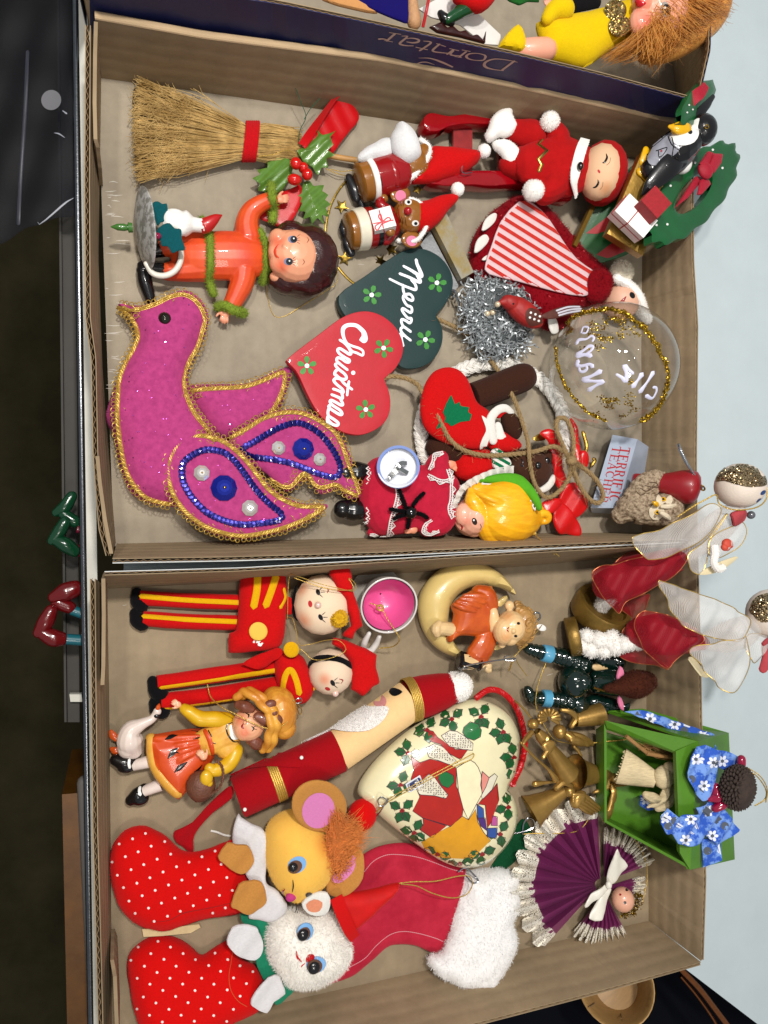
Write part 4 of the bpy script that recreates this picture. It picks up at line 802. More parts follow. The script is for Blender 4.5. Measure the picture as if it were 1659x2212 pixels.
mb = MB(); tube(mb, D3([(395,500,88),(410,550,86),(420,600,80)]), [11,13,10], 12, 4, round_=True); part('sleeve', mb, M_mred, t)
mb = MB(); ball(mb, fD((510,500))+(62,), (38,36,32)); ball(mb, fD((580,435))+(78,), (18,22,10)); part('head', fuse(mb, 1.3), M_mtan, t)
M_gauze = mat('white_gauze', '#dcdcdc', .9, 0, .1, .3, bump=(2000,.9,2), var=(800,.12))
mb = MB(); pillow(mb, D3([(210,430),(290,375),(380,348),(400,400),(395,470),(300,485),(205,482)]), PL(*fD((300,430)), 70, -.2, 0), 20, 20, .6, sm=3, step=5); part('gauze_sleeve', wob(mb, 2.5, 130), M_gauze, t)
mb = MB(); pillow(mb, D3([(385,345),(410,290),(438,258),(490,290),(530,340),(552,400),(550,460),(500,500),(450,490),(405,440)]), PL(*fD((470,390)), 86), 30, 30, .6, sm=3, step=5); part('sack', wob(mb, 2, 100), M_gauze, t)
fz('fur_trim', D3([(560,360,74),(602,400,80),(600,450,84),(570,500,84),(520,560,80),(460,600,66)]), 6, M_fuzz, t, 900, 5, 3)
mb = MB(); pillow(mb, D3([(608,402),(700,400),(800,412),(870,425),(892,445),(885,485),(845,520),(800,545),(720,575),(640,602),(540,612),(498,600),(560,530),(595,470)]), PL(*fD((680,500)), 62), 26, 26, .6, sm=3, step=5); part('hat', wob(mb, 2, 80), M_red, t)
c_ = MB(); ball(c_, fD((918,422))+(74,), 14.5); mb = MB(); mb.join(c_); fur(mb, c_, 500, 2, .8); part('pompom', mb, M_fuzz, t)
mb = MB(); tube(mb, D3([(890,424,86),(830,455,86),(800,490,84),(792,535,80),(812,548,78),(850,544,76)]), 1.3, 6); part('wire_hook', mb, M_silver, t)
# ------------------------------------------------ red sled, red elf doll
M_sled = gloss('red_lacquer', '#8a0510', .18, coat=.6)
t = thing('toy_sled', 'red lacquered toy sled under the red elf doll', 'sled', (1020,330,0))
for pts, z in (([(556,262),(575,236),(610,228),(700,246),(800,233),(940,236),(1040,240),(1040,292),(900,294),(800,292),(700,306),(640,334),(585,332),(558,305)], 44), ([(590,605),(720,580),(800,556),(950,552),(1140,566),(1300,600),(1385,665),(1385,720),(1290,700),(1150,632),(950,640),(830,634),(700,640),(600,628)], 44)):
    mb = MB(); pillow(mb, D3(pts), PL(*fD((pts[0][0]+200, pts[0][1])), z), 3, 6, .5, 34, sm=3, step=8); part('runner', mb, M_sled, t)
mb = MB(); slab(mb, D3([(744,300),(852,300),(852,600),(744,600)]), 40, 30); part('cross_slat', mb, gloss('worn_red_lacquer', '#9c2a2c', .4, var=(70,.5)), t, smooth=False)
mb = MB(); slab(mb, D3([(1000,300),(1108,300),(1108,600),(1000,600)]), 40, 30); part('cross_slat', mb, M_sled, t, smooth=False)
t = thing('elf_doll', 'red felt elf doll with sleepy painted face and white pompom hands, lying on the sled', 'doll', (1190,340,0))
E3 = fE.L; M_elfred = mat('red_flannel', '#a81012', .9, 0, .12, .35, var=(120,.22), bump=(2200,.5))
mb = MB(); tube(mb, E3([(60,700,96),(180,705,100),(300,710,104),(390,715,98)]), [44,60,64,52], 18, 5, round_=True, flat=.62)
tube(mb, E3([(230,560,100),(230,500,104),(190,430,108)]), [34,28,19], 14, 4, round_=True); tube(mb, E3([(200,830,100),(150,880,102),(90,875,104)]), [36,30,18], 14, 4, round_=True)
bod = wob(fuse(mb, 1.7, 2), 5, 55, 3); part('tunic', bod, M_elfred, t); bt = bod.bvh()
for pts, r in ((D3([(1200,330,84),(1140,330,82),(1060,300,78)]), [30,30,22]), (D3([(1180,480,80),(1120,500,76),(1060,500,72)]), [32,34,24])): mb = MB(); tube(mb, pts, r, 14, 4, round_=True); part('leg', wob(mb, 4, 70), M_elfred, t)
for pts, z in (([(922,335),(940,290),(962,232),(1010,182),(1060,158),(1086,156),(1090,180),(1075,212),(1086,250),(1102,292),(1075,330),(1040,345),(1000,345),(950,372)], 90), ([(962,372),(1000,362),(1052,366),(1108,410),(1136,460),(1130,500),(1108,530),(1080,515),(1040,490),(1010,440),(975,410)], 84)):
    mb = MB(); pillow(mb, D3(pts), PL(*fD((1030,300)), z), 18, 14, .6, sm=3, step=5); mb = wob(mb, 2, 100); f_ = MB(); f_.join(mb); fur(f_, mb, 600, 3, .7); part('felt_boot', f_, M_fuzz, t)
for u, v, r in ((185,408,20),(75,872,22)): c_ = MB(); ball(c_, fE((u,v))+(122,), r); mb = MB(); mb.join(wob(c_, 2, 120)); fur(mb, c_, 1800, 4, .8); part('pompom_hand', mb, M_fuzz, t)
mb = MB(); strokes(mb, D3([(1235,328),(1248,360),(1226,384),(1276,420),(1226,470),(1246,500),(1230,535)]), bt, 3.6, 1.5, 0, 6, .3); part('foil_rickrack', mb, metalm('gold_foil', '#b99a52', .3), t)
mb = MB(); ribbon(mb, E3([(425,525,128),(395,600,146),(368,700,152),(352,800,146),(365,912,122)]), [20,23,24,22,18], 3, tw=[-30,-12,0,12,30]); f_ = MB(); f_.join(mb); fur(f_, mb, 900, 2.5, .7); part('collar', f_, M_fuzz, t)
mb = MB(); ball(mb, fE((392,706))+(160,), (7,9,7)); part('button', mb, M_black, t)
mb = MB(); ball(mb, fE((550,755))+(112,), (50,70,52), (20,7,0)); part('hood', wob(mb, 3, 70), M_elfred, t)
M_ef = skin('cloth_face', '#d8b08c', cloth=True); mb = MB(); ball(mb, fE((530,750))+(124,), (45,62,46), (20,7,0)); eo = part('head', mb, M_ef, t); bf = mb.bvh(); rouge(M_ef, [hit(bf,*fE((565,860)))[0]], '#c07a45', 26, ORG[t.name], .6)
mb = MB(); [strokes(mb, E3(p), bf, r, .4) for p, r in (([(566,622),(572,650),(556,680),(542,684)],[.5,2,2,.8]), ([(510,798),(514,820),(498,845),(478,852)],[.5,2,2,.8]))]; part('closed_eye', mb, M_black, eo)
mb = MB(); [strokes(mb, E3(p), bf, .5, .4) for p in ([(596,650),(590,680),(570,700)], [(545,815),(540,845),(525,865)])]; part('brow', mb, mat('brow_brown', '#7a5a40', .7), eo)
mb = MB(); dot(mb, *fE((518,742)), 4.5, bf, .5, 10, 2.6, 60); part('mouth', mb, mat('lip_red', '#b5262a', .5), eo)
# ------------------------------------------------ clothespin
M_spaint = mat('silver_painted_wood', '#96989a', .5, .3, var=(140,.35), bump=(500,.4), stretch=(1,4,1))
t = thing('clothespin', 'silver painted wooden clothespin with worn tip beside the Merry heart', 'clothespin', (960,550,0))
mb = MB(); slab(mb, D3([(556,955),(612,878),(775,1190),(735,1230)]), 30, 6); part('prong', mb, M_spaint, t, smooth=False)
mb = MB(); slab(mb, D3([(610,798),(688,752),(712,790),(860,1110),(790,1150)]), 52, 30); part('prong', mb, mat('worn_silver_wood', '#8f8c80', .5, .25, var=(50,1,.42,.62), col2='#8d7a4a', bump=(500,.3)), t, 'prong with gold worn tip', smooth=False)
mb = MB(); tube(mb, fG.L([(1288,405,36),(1312,412,44),(1318,450,40),(1335,500,36),(1330,545,30)]), 2.6, 8); tube(mb, fG.L([(1285,430,36),(1300,445,46),(1290,465,38)]), 2.6, 8); part('spring', mb, M_silver, t)
# ------------------------------------------------ tinsel figure with striped apron
M_tin = mat('red_tinsel', '#9c0416', .3, .45, var=(400,.5)); M_tinb = felt('red_tinsel_base', '#7d0412')
t = thing('tinsel_figure', 'red tinsel figure with a red and white striped felt apron and a small pompom hat', 'ornament', (1160,580,0))
ol = [(1118,424),(1086,440),(1046,475),(1020,520),(1014,580),(1030,615),(1070,640),(1120,652),(1150,690),(1186,716),(1218,706),(1242,672),(1290,655),(1316,625),(1318,598),(1292,568),(1258,540),(1222,498),(1180,450),(1150,428)]
mb = MB(); pillow(mb, ol, PL(1160,570,26), 30, 32, .6, sm=3, step=7); part('body', mb, M_tinb, t); bt = mb.bvh(); f_ = MB(); fur(f_, mb, 7500, 9, 1.1, jit=.8, seed=4, mask=lambda p: p[2] > .006); part('tinsel', f_, M_tin, t, stuff=True)
ap = [(1120,436),(1152,440),(1186,474),(1214,518),(1246,560),(1284,586),(1300,600),(1282,626),(1262,640),(1200,630),(1120,608),(1056,592),(1048,572),(1062,530),(1082,478)]
pla = PL(1160,560,70,-.02,0); mb = MB(); pillow(mb, ap, pla, 2, 5, .8, 2, sm=2, step=7); ao = part('apron', mb, mat('apron_felt', '#d2b3b6', .95, 0, .1, .3, bump=(2400,.5), var=(300,.1)), t); ba = mb.bvh()
def clip(poly, n, lo, hi):
    for s, L in ((1, lo), (-1, -hi)):
        out = []
        for i in range(len(poly)):
            a, b = poly[i-1], poly[i]; da, db = s*(a[0]*n[0]+a[1]*n[1])-L, s*(b[0]*n[0]+b[1]*n[1])-L
            if (da >= 0) != (db >= 0): q = da/(da-db); out.append((a[0]+(b[0]-a[0])*q, a[1]+(b[1]-a[1])*q))
            if db >= 0: out.append(b)
        poly = out
        if not poly: return []
    return poly
M_apred = mat('coral_stripe', '#c2332b', .95, 0, .1, .3, bump=(2400,.5), var=(250,.25)); nrm = (-.53,.848)
apo = outline(ap, 2); pr_ = sorted(p[0]*nrm[0]+p[1]*nrm[1] for p in apo)
x = pr_[0]+4
while x < pr_[-1]:
    q = clip(apo, nrm, x, x+7.6)
    if len(q) > 2: mb = MB(); decal(mb, q, ba, .7, 0, 6); part('stripe', mb, M_apred, ao)
    x += 17.6
f_ = MB(); c_ = MB(); pillow(c_, [(1262,610),(1275,585),(1300,580),(1322,600),(1318,630),(1300,652),(1270,650)], PL(1290,615,62), 14, 14, .6, sm=3, step=4); fur(f_, c_, 1500, 6, 1); f_.join(c_); part('tinsel_neck', f_, M_tinb, t)
for pts in (D3([(905,872),(925,810),(970,775),(990,785),(975,830),(930,870)]), D3([(862,990),(880,925),(925,895),(945,925),(925,960),(880,1000)]), D3([(905,1040),(930,1015),(970,1005),(960,1020),(925,1045)]), fH.L([(800,440),(845,435),(862,515),(820,525)])):
    mb = MB(); q = np.mean(np.array(pts), 0); pillow(mb, pts, PL(q[0], q[1], 62, -.2), 2.5, 4, .8, 1.5, sm=3, step=4); part('felt_glove', mb, M_whitefelt, t)
mb = MB(); ball(mb, fH((1240,330))+(44,), (40,42,38)); M_tf = gloss('papier_face', '#d9a88e', .5, coat=0); to = part('head', mb, M_tf, t); bt = mb.bvh()
mb = MB(); dot(mb, *fH((1305,297)), 7.5, bt, .6, 12, 5.5, 60); part('eye', mb, M_black, to); mb = MB(); strokes(mb, fH.L([(1225,342),(1248,330),(1268,305)]), bt, [1,3,1], .5); part('mouth', mb, M_mred, to)
for pts, r, n in ((fH.L([(1215,195,76),(1290,240,80),(1345,310,78),(1370,390,60),(1395,440,40)]), 11, 1400),): mb = MB(); fuzzrod('hat_band', mb, pts, r, M_fuzz, t, n, 5)
c_ = MB(); ball(c_, fH((1238,165))+(66,), 24); mb = MB(); mb.join(wob(c_, 4, 90)); fur(mb, c_, 2200, 7, .8); part('pompom', mb, mat('cream_fuzz', '#e2d8c4', .95, 0, .1, .4), t)
# ------------------------------------------------ silver nest with red bird
M_foil = mat('silver_foil', '#b6bcbe', .36, .5, var=(300,.45)); M_nestc = mat('nest_core', '#4b5051', .5, .6, bump=(900,1))
t = thing('tinsel_nest', 'silver tinsel nest ornament with a small red and brown bird sitting on it', 'ornament', (1075,680,0))
mb = MB(); ball(mb, (1077,676,34), (78,96,32)); core = wob(mb, 8, 60); part('nest_core', core, M_nestc, t); r = random.Random(2); mb = MB()
for i in range(1000):
    a, q = r.uniform(0,2*PI), math.sqrt(r.random()); u, v = 1077+80*q*math.cos(a), 676+98*q*math.sin(a); z = 34+34*math.sqrt(max(0,1-q*q*.9))+r.gauss(0,2); d = r.uniform(0,2*PI); pts = []
    for j in range(4): pts.append((u, v, z)); d += r.gauss(0,.9); s = r.uniform(5,12); u += s*math.cos(d); v += s*math.sin(d); z += r.gauss(0,3.0)
    ribbon(mb, pts, r.uniform(2,3.8), .3, 2, tw=[r.uniform(0,180)+40*j for j in range(4)])
part('foil_shreds', mb, M_foil, t, stuff=True)
mb = MB(); ball(mb, fH((655,400))+(96,), (52,26,22), (25,18,0)); ball(mb, fH((575,345))+(100,), (24,17,17), (25,12,0)); tube(mb, fH.L([(550,335,102),(515,340,102),(498,348,100)]), [12,6,1], 10, 3); birdm = fuse(mb, 1.2, 3)
M_rb2 = mat('red_bird_paint', '#9e1c18', .55, var=(150,.3)); bo = part('bird', birdm, M_rb2, t); bb = birdm.bvh(); M_brown = mat('brown_paint', '#54271c', .6, var=(200,.3))
mb = MB(); decal(mb, fH.L([(665,400),(690,372),(730,385),(770,405),(800,430),(770,460),(720,480),(690,478),(668,445)]), bb, 1, 3, 4); part('wing_patch', mb, M_brown, bo)
mb = MB(); [dot(mb, *fH((u,v)), 2.6, bb, 1.6, 8) for u, v in ((695,402),(722,412),(748,424),(690,430),(716,440),(742,450))]; part('wing_spots', mb, M_white, bo); mb = MB(); dot(mb, *fH((592,348)), 2.2, bb, .6, 8); part('eye', mb, M_black, bo)
tl = fH.L([(750,425),(800,395),(860,372),(930,358),(995,362),(1004,385),(985,402),(900,422),(820,440)]); mb = MB(); pillow(mb, tl, PL(*fH((880,400)), 98), 2, 5, .8, 2, sm=3, step=5); to = part('bird_tail', mb, M_brown, t); bt = mb.bvh(); mb = MB(); [strokes(mb, fH.L(p), bt, 1.8, .5) for p in ([(850,390),(920,368),(990,366)],[(860,404),(930,384),(998,378)],[(865,418),(930,400),(994,390)])]; part('tail_stripes', mb, mat('pale_stripe', '#b9b6c0', .5), to)
for u, v in ((435,408),(467,400),(497,352)): mb = MB(); ball(mb, fH((u,v))+(74 if u < 490 else 104,), 6.5); part('pearl_bead', mb, mat('pearl', '#cbb99a', .2, .2, coat=.5), t)
# ------------------------------------------------ clear ball
t = thing('glass_ball', 'clear glass ball ornament with gold glitter trim and white hand lettering', 'ball ornament', (1324,792,0))
M_glass = mat('clear_glass', (1,1,1,1), .02); nt = M_glass.node_tree; N_ = nt.nodes; tr = N_.new('ShaderNodeBsdfTransparent'); tr.inputs[0].default_value = (.975,.98,.98,1); gs = N_.new('ShaderNodeBsdfGlossy'); gs.inputs['Roughness'].default_value = .015; lw = N_.new('ShaderNodeMath'); lw.operation = 'MULTIPLY_ADD'; lw.inputs[1].default_value = .8; lw.inputs[2].default_value = .05; pw = N_.new('ShaderNodeMath'); pw.operation = 'POWER'; pw.inputs[1].default_value = 3; fc = N_.new('ShaderNodeLayerWeight'); nt.links.new(fc.outputs['Facing'], pw.inputs[0]); nt.links.new(pw.outputs[0], lw.inputs[0]); ms = N_.new('ShaderNodeMixShader')
for a_, b_ in ((lw.outputs[0], ms.inputs[0]), (tr.outputs[0], ms.inputs[1]), (gs.outputs[0], ms.inputs[2]), (ms.outputs[0], N_['Material Output'].inputs['Surface'])): nt.links.new(a_, b_)
cz = 137
mb = MB(); ball(mb, (1324,792,cz), 136, n=64, m=40); bg_ = mb.bvh(); part('glass_shell', mb, M_glass, t, sharp=None)
M_gg = glitter('gold_glitter', '#d8b23a', '#6d5310')
def gtrim(pts, r, far=False):
    mb = MB(); Q = resamp(crom(pts, False, 8), 3); rr = random.Random(4)
    for k in range(3):
        wp = []
        for i, q in enumerate(Q):
            p, n = hit(bg_, q[0], q[1], 2.5)
            if far:
                d = rayd(*q).normalized(); h2 = bg_.ray_cast(p+d*.004, d); p, n = (h2[0]-d*.0008, h2[1]) if h2[0] else (p, n)
            wp.append(p+V((rr.gauss(0,1),rr.gauss(0,1),rr.gauss(0,.4)))*(r*.5*K0)+V((math.sin(i*.9+k*2.1),math.cos(i*.9+k*2.1),0))*(r*.5*K0))
        wtube(mb, wp, r*.5*K0, 5)
    part('glitter_trim', mb, M_gg, t)
gtrim(fH.L([(880,500),(960,430),(1060,398),(1180,388),(1290,430),(1400,530),(1470,650),(1515,760),(1492,900),(1425,1000),(1350,1050)]), 5.4)
gtrim(fH.L([(848,610),(862,720),(910,840),(990,950),(1080,1018),(1150,1045)]), 3.8)
mb = MB(); rr = random.Random(6)
CL = [(rr.gauss(1200,85), rr.gauss(485,45)) for _ in range(16)]+[(rr.gauss(1090,40), rr.gauss(570,30)) for _ in range(5)]+[(rr.gauss(1200,100), rr.gauss(935,45)) for _ in range(12)]
for i in range(620):
    c_ = CL[i % 33]; u, v = rr.gauss(c_[0],17), rr.gauss(c_[1],11)
    q = fH((u,v))
    if math.hypot(q[0]-1324, q[1]-792) < 128: p, n = hit(bg_, *q, 1); dot(mb, *q, rr.uniform(1,2.3), bg_, rr.uniform(.3,1.6), 5)
part('glitter_flakes', mb, M_gg, t, stuff=True)
M_mark = mat('white_paint_pen', '#c9c9e0', .5); mb = MB(); Z = fZ.L
for pts, r in (([(230,540),(260,460),(330,470),(300,540),(250,545)],2.6), ([(165,690),(200,640),(300,630),(370,585),(410,610),(390,660)],[5,4.5,2.6,3,3,2.6]), ([(170,850),(260,790),(340,730),(400,740),(360,800),(310,830)],[5.5,3.4,4,3,3,2.4]), ([(175,870),(280,850),(365,865)],[6,4,5.5]), ([(185,940),(170,1000),(240,1010),(340,985),(390,1015)],[5.5,5,3.6,3.4,5.4]), ([(200,1040),(215,1085),(265,1090),(310,1050),(300,1010)],[3.4,3.4,3.4,3.4,3]), ([(255,1205),(380,1150),(500,1085)],[6,3.4,6]), ([(265,1215),(400,1225),(535,1235)],[6,3.2,6]), ([(520,1240),(430,1290),(340,1350)],[5,3.2,6]), ([(960,1115),(900,1060),(845,1010),(870,1110),(860,1220),(800,1170),(730,1130)],[3.6,3.4,5.6,4,5.4,3.6,3]), ([(1085,1130),(1030,1210),(965,1295)],[6.4,3,6.4]), ([(1245,1105),(1160,1240),(1065,1370)],[5.6,2.8,6.2]), ([(1150,1430),(1230,1470),(1290,1380),(1290,1320),(1250,1310)],[5,3.6,3,3,3.4])): strokes(mb, Z(pts), bg_, [x*.8 for x in r] if hasattr(r,'__len__') else r*.8, 1, 4, 8, .3)
part('lettering', mb, M_mark, t)
# ------------------------------------------------ penguin delivering gifts
M_pgreen = gloss('green_board_paint', '#0d4f1c', .35, coat=.15); M_pred = gloss('red_board_paint', '#a01018', .35, coat=.15); M_pgold = mat('gold_paint', '#8a6a28', .35, .6, var=(90,.3), bump=(400,.2)); M_grey = gloss('grey_vest_paint', '#8d8e98', .35); M_yel = gloss('yellow_paint', '#d9a400', .3)
t = thing('penguin_ornament', 'wooden penguin in grey vest with gifts and wreaths leaning over the right tray wall', 'ornament', (1400,470,100))
plb = PL(*fE((600,1050)), 70, .35, .25); bq = E3([(352,1250),(470,975),(560,870),(760,690),(850,900),(720,1300),(640,1330),(500,1372)])
mb = MB(); pillow(mb, bq, plb, 1, 4, 1, 24, sm=0, step=14); so = part('striped_board', mb, M_pgreen, t, smooth=False); bs = mb.bvh()
for q in ([(430,1160),(560,1060),(740,880),(770,940),(600,1130),(500,1165)], [(500,1305),(600,1230),(740,1120),(770,1190),(700,1280),(580,1330)], [(600,895),(700,760),(755,740),(740,800),(660,880)]): mb = MB(); decal(mb, E3(q), bs, .8, 0, 8); part('red_stripe', mb, M_pred, so)
mb = MB(); ribbon(mb, E3([(345,1250,64),(480,960,74),(640,800,92)]), 9, 14, 0); part('gold_edge', mb, M_pgold, t, smooth=False)
plp = PL(*fE((740,950)), 185, .25, .1); pq = E3([(555,1170),(600,1010),(790,625),(880,575),(1000,660),(955,900),(850,1210),(790,1325),(770,1322)])
mb = MB(); pillow(mb, [(u,v) for u, v in E3([(556,1172),(790,622),(980,690),(800,1325)])], plp, 1.5, 4, 1, 26, sm=0, step=10); part('plank', mb, M_pgold, t, smooth=False)
mb = MB(); ball(mb, fE((1215,462))+(262,), (32,34,30)); ball(mb, fE((1010,625))+(240,), (70,44,34), (25,-22,14)); ball(mb, fE((880,730))+(226,), (28,26,22)); tube(mb, E3([(1100,560,256),(1040,600,252)]), [34,38], 14, 2, round_=True); bod = fuse(mb, 1.5, 3); po = part('penguin_body', bod, M_black, t); bp = bod.bvh()
mb = MB(); decal(mb, E3([(848,605),(890,560),(1000,478),(1035,520),(1062,590),(1012,642),(950,680),(880,706),(842,662)]), bp, 1, 2, 4); vo = part('vest', mb, M_grey, po)
mb = MB(); decal(mb, E3([(1000,512),(1050,440),(1120,440),(1160,400),(1198,384),(1186,440),(1192,490),(1160,545),(1100,566),(1040,560)]), bp, 1.2, 2, 4); fo = part('face_patch', mb, M_white, po)
mb = MB(); [strokes(mb, E3(p), bp, .9, 1.4) for p in ([(855,600),(930,540),(1005,474)], [(985,508),(1010,560),(1060,600)], [(1010,512),(1022,570),(1012,640)], [(845,690),(900,704),(1010,642)], [(848,604),(842,660)], [(905,605),(975,582),(970,604),(945,636),(925,645),(920,606)])]; [dot(mb, *fE((u,v)), 2.2, bp, 1.6, 8) for u, v in ((945,513),(906,540))]; part('vest_lines', mb, M_black, vo)
mb = MB(); dot(mb, *fE((940,606)), 2.6, bp, 1.8, 4); part('emblem', mb, M_pred, vo); mb = MB(); dot(mb, *fE((1132,480)), 4.6, bp, 1.9, 12); part('eye', mb, M_black, fo)
mb = MB(); tube(mb, E3([(1105,455,282),(1050,450,286),(998,440,280)]), [15,14,5], 12, 4, round_=True, flat=.6); tube(mb, E3([(1085,475,276),(1050,482,276),(1015,470,274)]), [9,9,4], 12, 4, round_=True); part('beak', fuse(mb, 1.1), M_yel, po)
for q in (E3([(815,680,212),(830,640,214),(835,598,214)]), E3([(800,745,212),(835,770,214),(850,805,212)])): mb = MB(); tube(mb, q, [10,11,8], 10, 4, round_=True, flat=.6); part('foot', mb, M_yel, t)
mb = MB(); tube(mb, E3([(1080,630,262),(1010,690,262),(930,770,252),(860,840,242),(815,892,232)]), [14,24,22,14,4], 14, 5, round_=True, flat=.35); part('wing', mb, M_black, t)
mb = MB(); tube(mb, E3([(1170,380,262),(1230,310,262),(1290,235,256)]), [12,10,5], 10, 4, round_=True, flat=.4); part('wing', mb, M_black, t); mb = MB(); ball(mb, fE((1080,690))+(236,), (22,22,18)); part('belly', mb, M_white, t)
mb = MB(); tube(mb, E3([(1232,440,292),(1246,428,300),(1258,442,294),(1244,452,292)]), 1.6, 6, closed=True); part('eyelet', mb, M_gold, po)
def cube(c, z, hx, hy, hz, ang, m, name, lean=(0,0)):
    mb = MB(); q = fE(c); k = sc(*q, z); Z = V((lean[0],lean[1],1)).normalized(); X = V((math.cos(R_(ang)),-math.sin(R_(ang)),0)); X = (X-Z*X.dot(Z)).normalized(); Y = Z.cross(X); box(mb, P(*q, z), X*hx*k, Y*hy*k, Z*hz*k); return part(name, mb, m, t, smooth=False), mb.bvh(), (X*hx*k, Y*hy*k, Z*hz*k, P(*q, z))
go, gb, ax = cube((742,1062), 226, 42, 24, 22, 38, M_white, 'gift_box', (-.25,-.1))
mb = MB(); X, Y, Z_, o = ax
for a, b in ((o+Z_*1.02-X*.1-Y, o+Z_*1.02-X*.1+Y), (o-Y*1.02-X*.1+Z_, o-Y*1.02-X*.1-Z_), (o-X*1.02+Z_*.2-Y, o-X*1.02+Z_*.2+Y), (o-Y*1.02+Z_*.2-X, o-Y*1.02+Z_*.2+X)): wtube(mb, [a, b], 1.3*K0, 5)
part('painted_ribbon', mb, M_pred, go); cube((862,985), 258, 26, 26, 24, 45, gloss('red_cube_paint', '#9c1a22', .5, coat=0, var=(500,.35)), 'gift_cube', (-.1,.1))
def wreath(cu, cv, z, a, b, ang, hole, plw, th, nb):
    c, s = math.cos(R_(ang)), math.sin(R_(ang)); out = []
    for i in range(nb*6): q = 2*PI*i/(nb*6); w_ = 1+.045*math.cos(nb*q); x, y = a*w_*math.cos(q), b*w_*math.sin(q); out.append((cu+x*c-y*s, cv+x*s+y*c))
    hl = [(cu+a*hole*math.cos(q)*c-b*hole*math.sin(q)*s, cv+a*hole*math.cos(q)*s+b*hole*math.sin(q)*c) for q in np.linspace(0, 2*PI, 24, endpoint=False)]
    mb = MB(); pillow(mb, out, plw, 2, 6, 1, th, sm=0, step=8, holes=[hl] if hole else [], holesm=0); return part('wreath', mb, mat('wreath_green', '#0b5527', .35, coat=.2, var=(50,.25)), t), mb.bvh()
wq = fE((1130,900)); w1, bw = wreath(*wq, 200, 134, 60, -50, .42, PL(*wq, 175, -.25, -.1), 20, 14)
mb = MB(); [dot(mb, *fE((u,v)), 2.6, bw, .8, 8) for u, v in ((1165,685),(1285,597),(905,1105),(978,1100),(1000,840),(1350,720))]; part('berry_dots', mb, M_white, w1)
M_rib = mat('red_grosgrain', '#a00f28', .5, 0, .4, sheen=.3, bump=(2200,.6,2), var=(200,.2))
for pts in ([(1028,990),(1170,772),(1225,790),(1115,925)], [(1195,690),(1250,605),(1300,625),(1272,700),(1240,740)], [(1255,720),(1285,622),(1352,625),(1340,690),(1290,760)], [(1180,900),(1200,800),(1240,780),(1272,830),(1205,905)]): mb = MB(); q = np.mean(np.array(E3(pts)), 0); pillow(mb, E3(pts), PL(q[0], q[1], 204, -.25, -.1), 4, 6, .8, 1.5, sm=1, step=5); part('bow_ribbon', mb, M_rib, t)
mb = MB(); ball(mb, fE((1235,735))+(210,), (18,20,9), -50); part('bow_knot', mb, M_rib, t)
wq = fE((1168,290)); w2, bw = wreath(*wq, 250, 58, 26, -58, 0, PL(*wq, 250, -.5, 0), 12, 9); mb = MB(); [dot(mb, *fE((u,v)), 2, bw, .8, 8) for u, v in ((1112,345),(1150,325),(1125,295))]; part('berry_dots', mb, M_white, w2)
mb = MB(); ribbon(mb, E3([(1140,300,270),(1170,240,276),(1215,200,276),(1240,160,270)]), [10,26,24,16], 3, tw=[0,15,-15,0]); part('bow_ribbon', mb, M_rib, t)
# ------------------------------------------------ braided wreath with the little brown bear
M_cord = mat('white_cotton_cord', '#e6e2da', .85, 0, .15, .3, var=(700,.12), bump=(1600,.7,2), stretch=(1,1,1)); M_bear = mat('brown_knit', '#3b2117', .95, 0, .1, .4, bump=(1300,1,2), var=(900,.35)); M_gfelt = felt('green_felt', '#0b6a43'); M_satin2 = mat('bright_red_satin', '#c00a0e', .28, 0, .6, sheen=.2, bump=(1800,.12))
t = thing('bear_wreath', 'white braided cord wreath with a small brown knitted bear and big red felt mitten', 'wreath', (1070,930,0))
ring = [(466+432*math.cos(a), 1120+412*math.sin(a), 20) for a in np.linspace(0, 2*PI, 28, endpoint=False)]
ringp = fH.L(ring); Q = resamp(crom(ringp, True, 6), 2.5, True)
for s in range(3):
    mb = MB(); wp = []; n = len(Q); m_ = round(n*2.5/44)
    for i, q in enumerate(Q):
        ph = 2*PI*(m_*i/n+s/3); a = math.atan2(q[1]-np.mean(Q[:,1]), q[0]-np.mean(Q[:,0])); rr = 9*math.sin(ph)
        wp.append(P(q[0]+rr*math.cos(a), q[1]+rr*math.sin(a), 20+6*math.sin(2*ph)))
    sweep(mb, wp, [9.6*K0]*n, 8, True, .7)
    for j in range(9):
        ww = []; r = random.Random(j+s*10); pa = r.uniform(0, 2*PI)
        for i, p in enumerate(wp): ww.append(p+V((math.cos(pa+i*.05),math.sin(pa+i*.05),.9*abs(math.sin(pa*3+i*.05))))*(8.4*K0))
        wtube(mb, ww, .9*K0, 4, True)
    part('braid_strand', mb, M_cord, t)
mb = MB(); tube(mb, fH.L([(350,905,60),(450,870,62),(560,825,60),(650,790,58),(690,775,56)]), [30,31,32,31,24], 18, 5); arm = fuse(mb, 1.5, 2); part('bear_leg', arm, M_bear, t)
mb = MB(); tube(mb, fH.L([(130,1210,50),(200,1225,52),(260,1240,54)]), [24,26,24], 14, 3, round_=True); part('bear_arm', mb, M_bear, t)
mb = MB(); pillow(mb, fH.L([(215,1230),(300,1210),(420,1220),(470,1260),(470,1340),(430,1400),(330,1420),(250,1390),(222,1320)]), PL(*fH((350,1310)), 48), 30, 30, .6, sm=3, step=6); part('bear_jumper', wob(mb, 3, 70), M_red, t)
mb = MB(); pillow(mb, fH.L([(440,1180),(500,1110),(560,1130),(620,1170),(640,1215),(560,1240),(470,1235)]), PL(*fH((540,1190)), 66), 16, 16, .6, sm=3, step=6); part('sleeve', wob(mb, 3, 90), M_red, t)
mb = MB(); ball(mb, fH((580,1075))+(74,), (34,21,20), (25,55,0)); part('bear_paw', mb, M_bear, t)
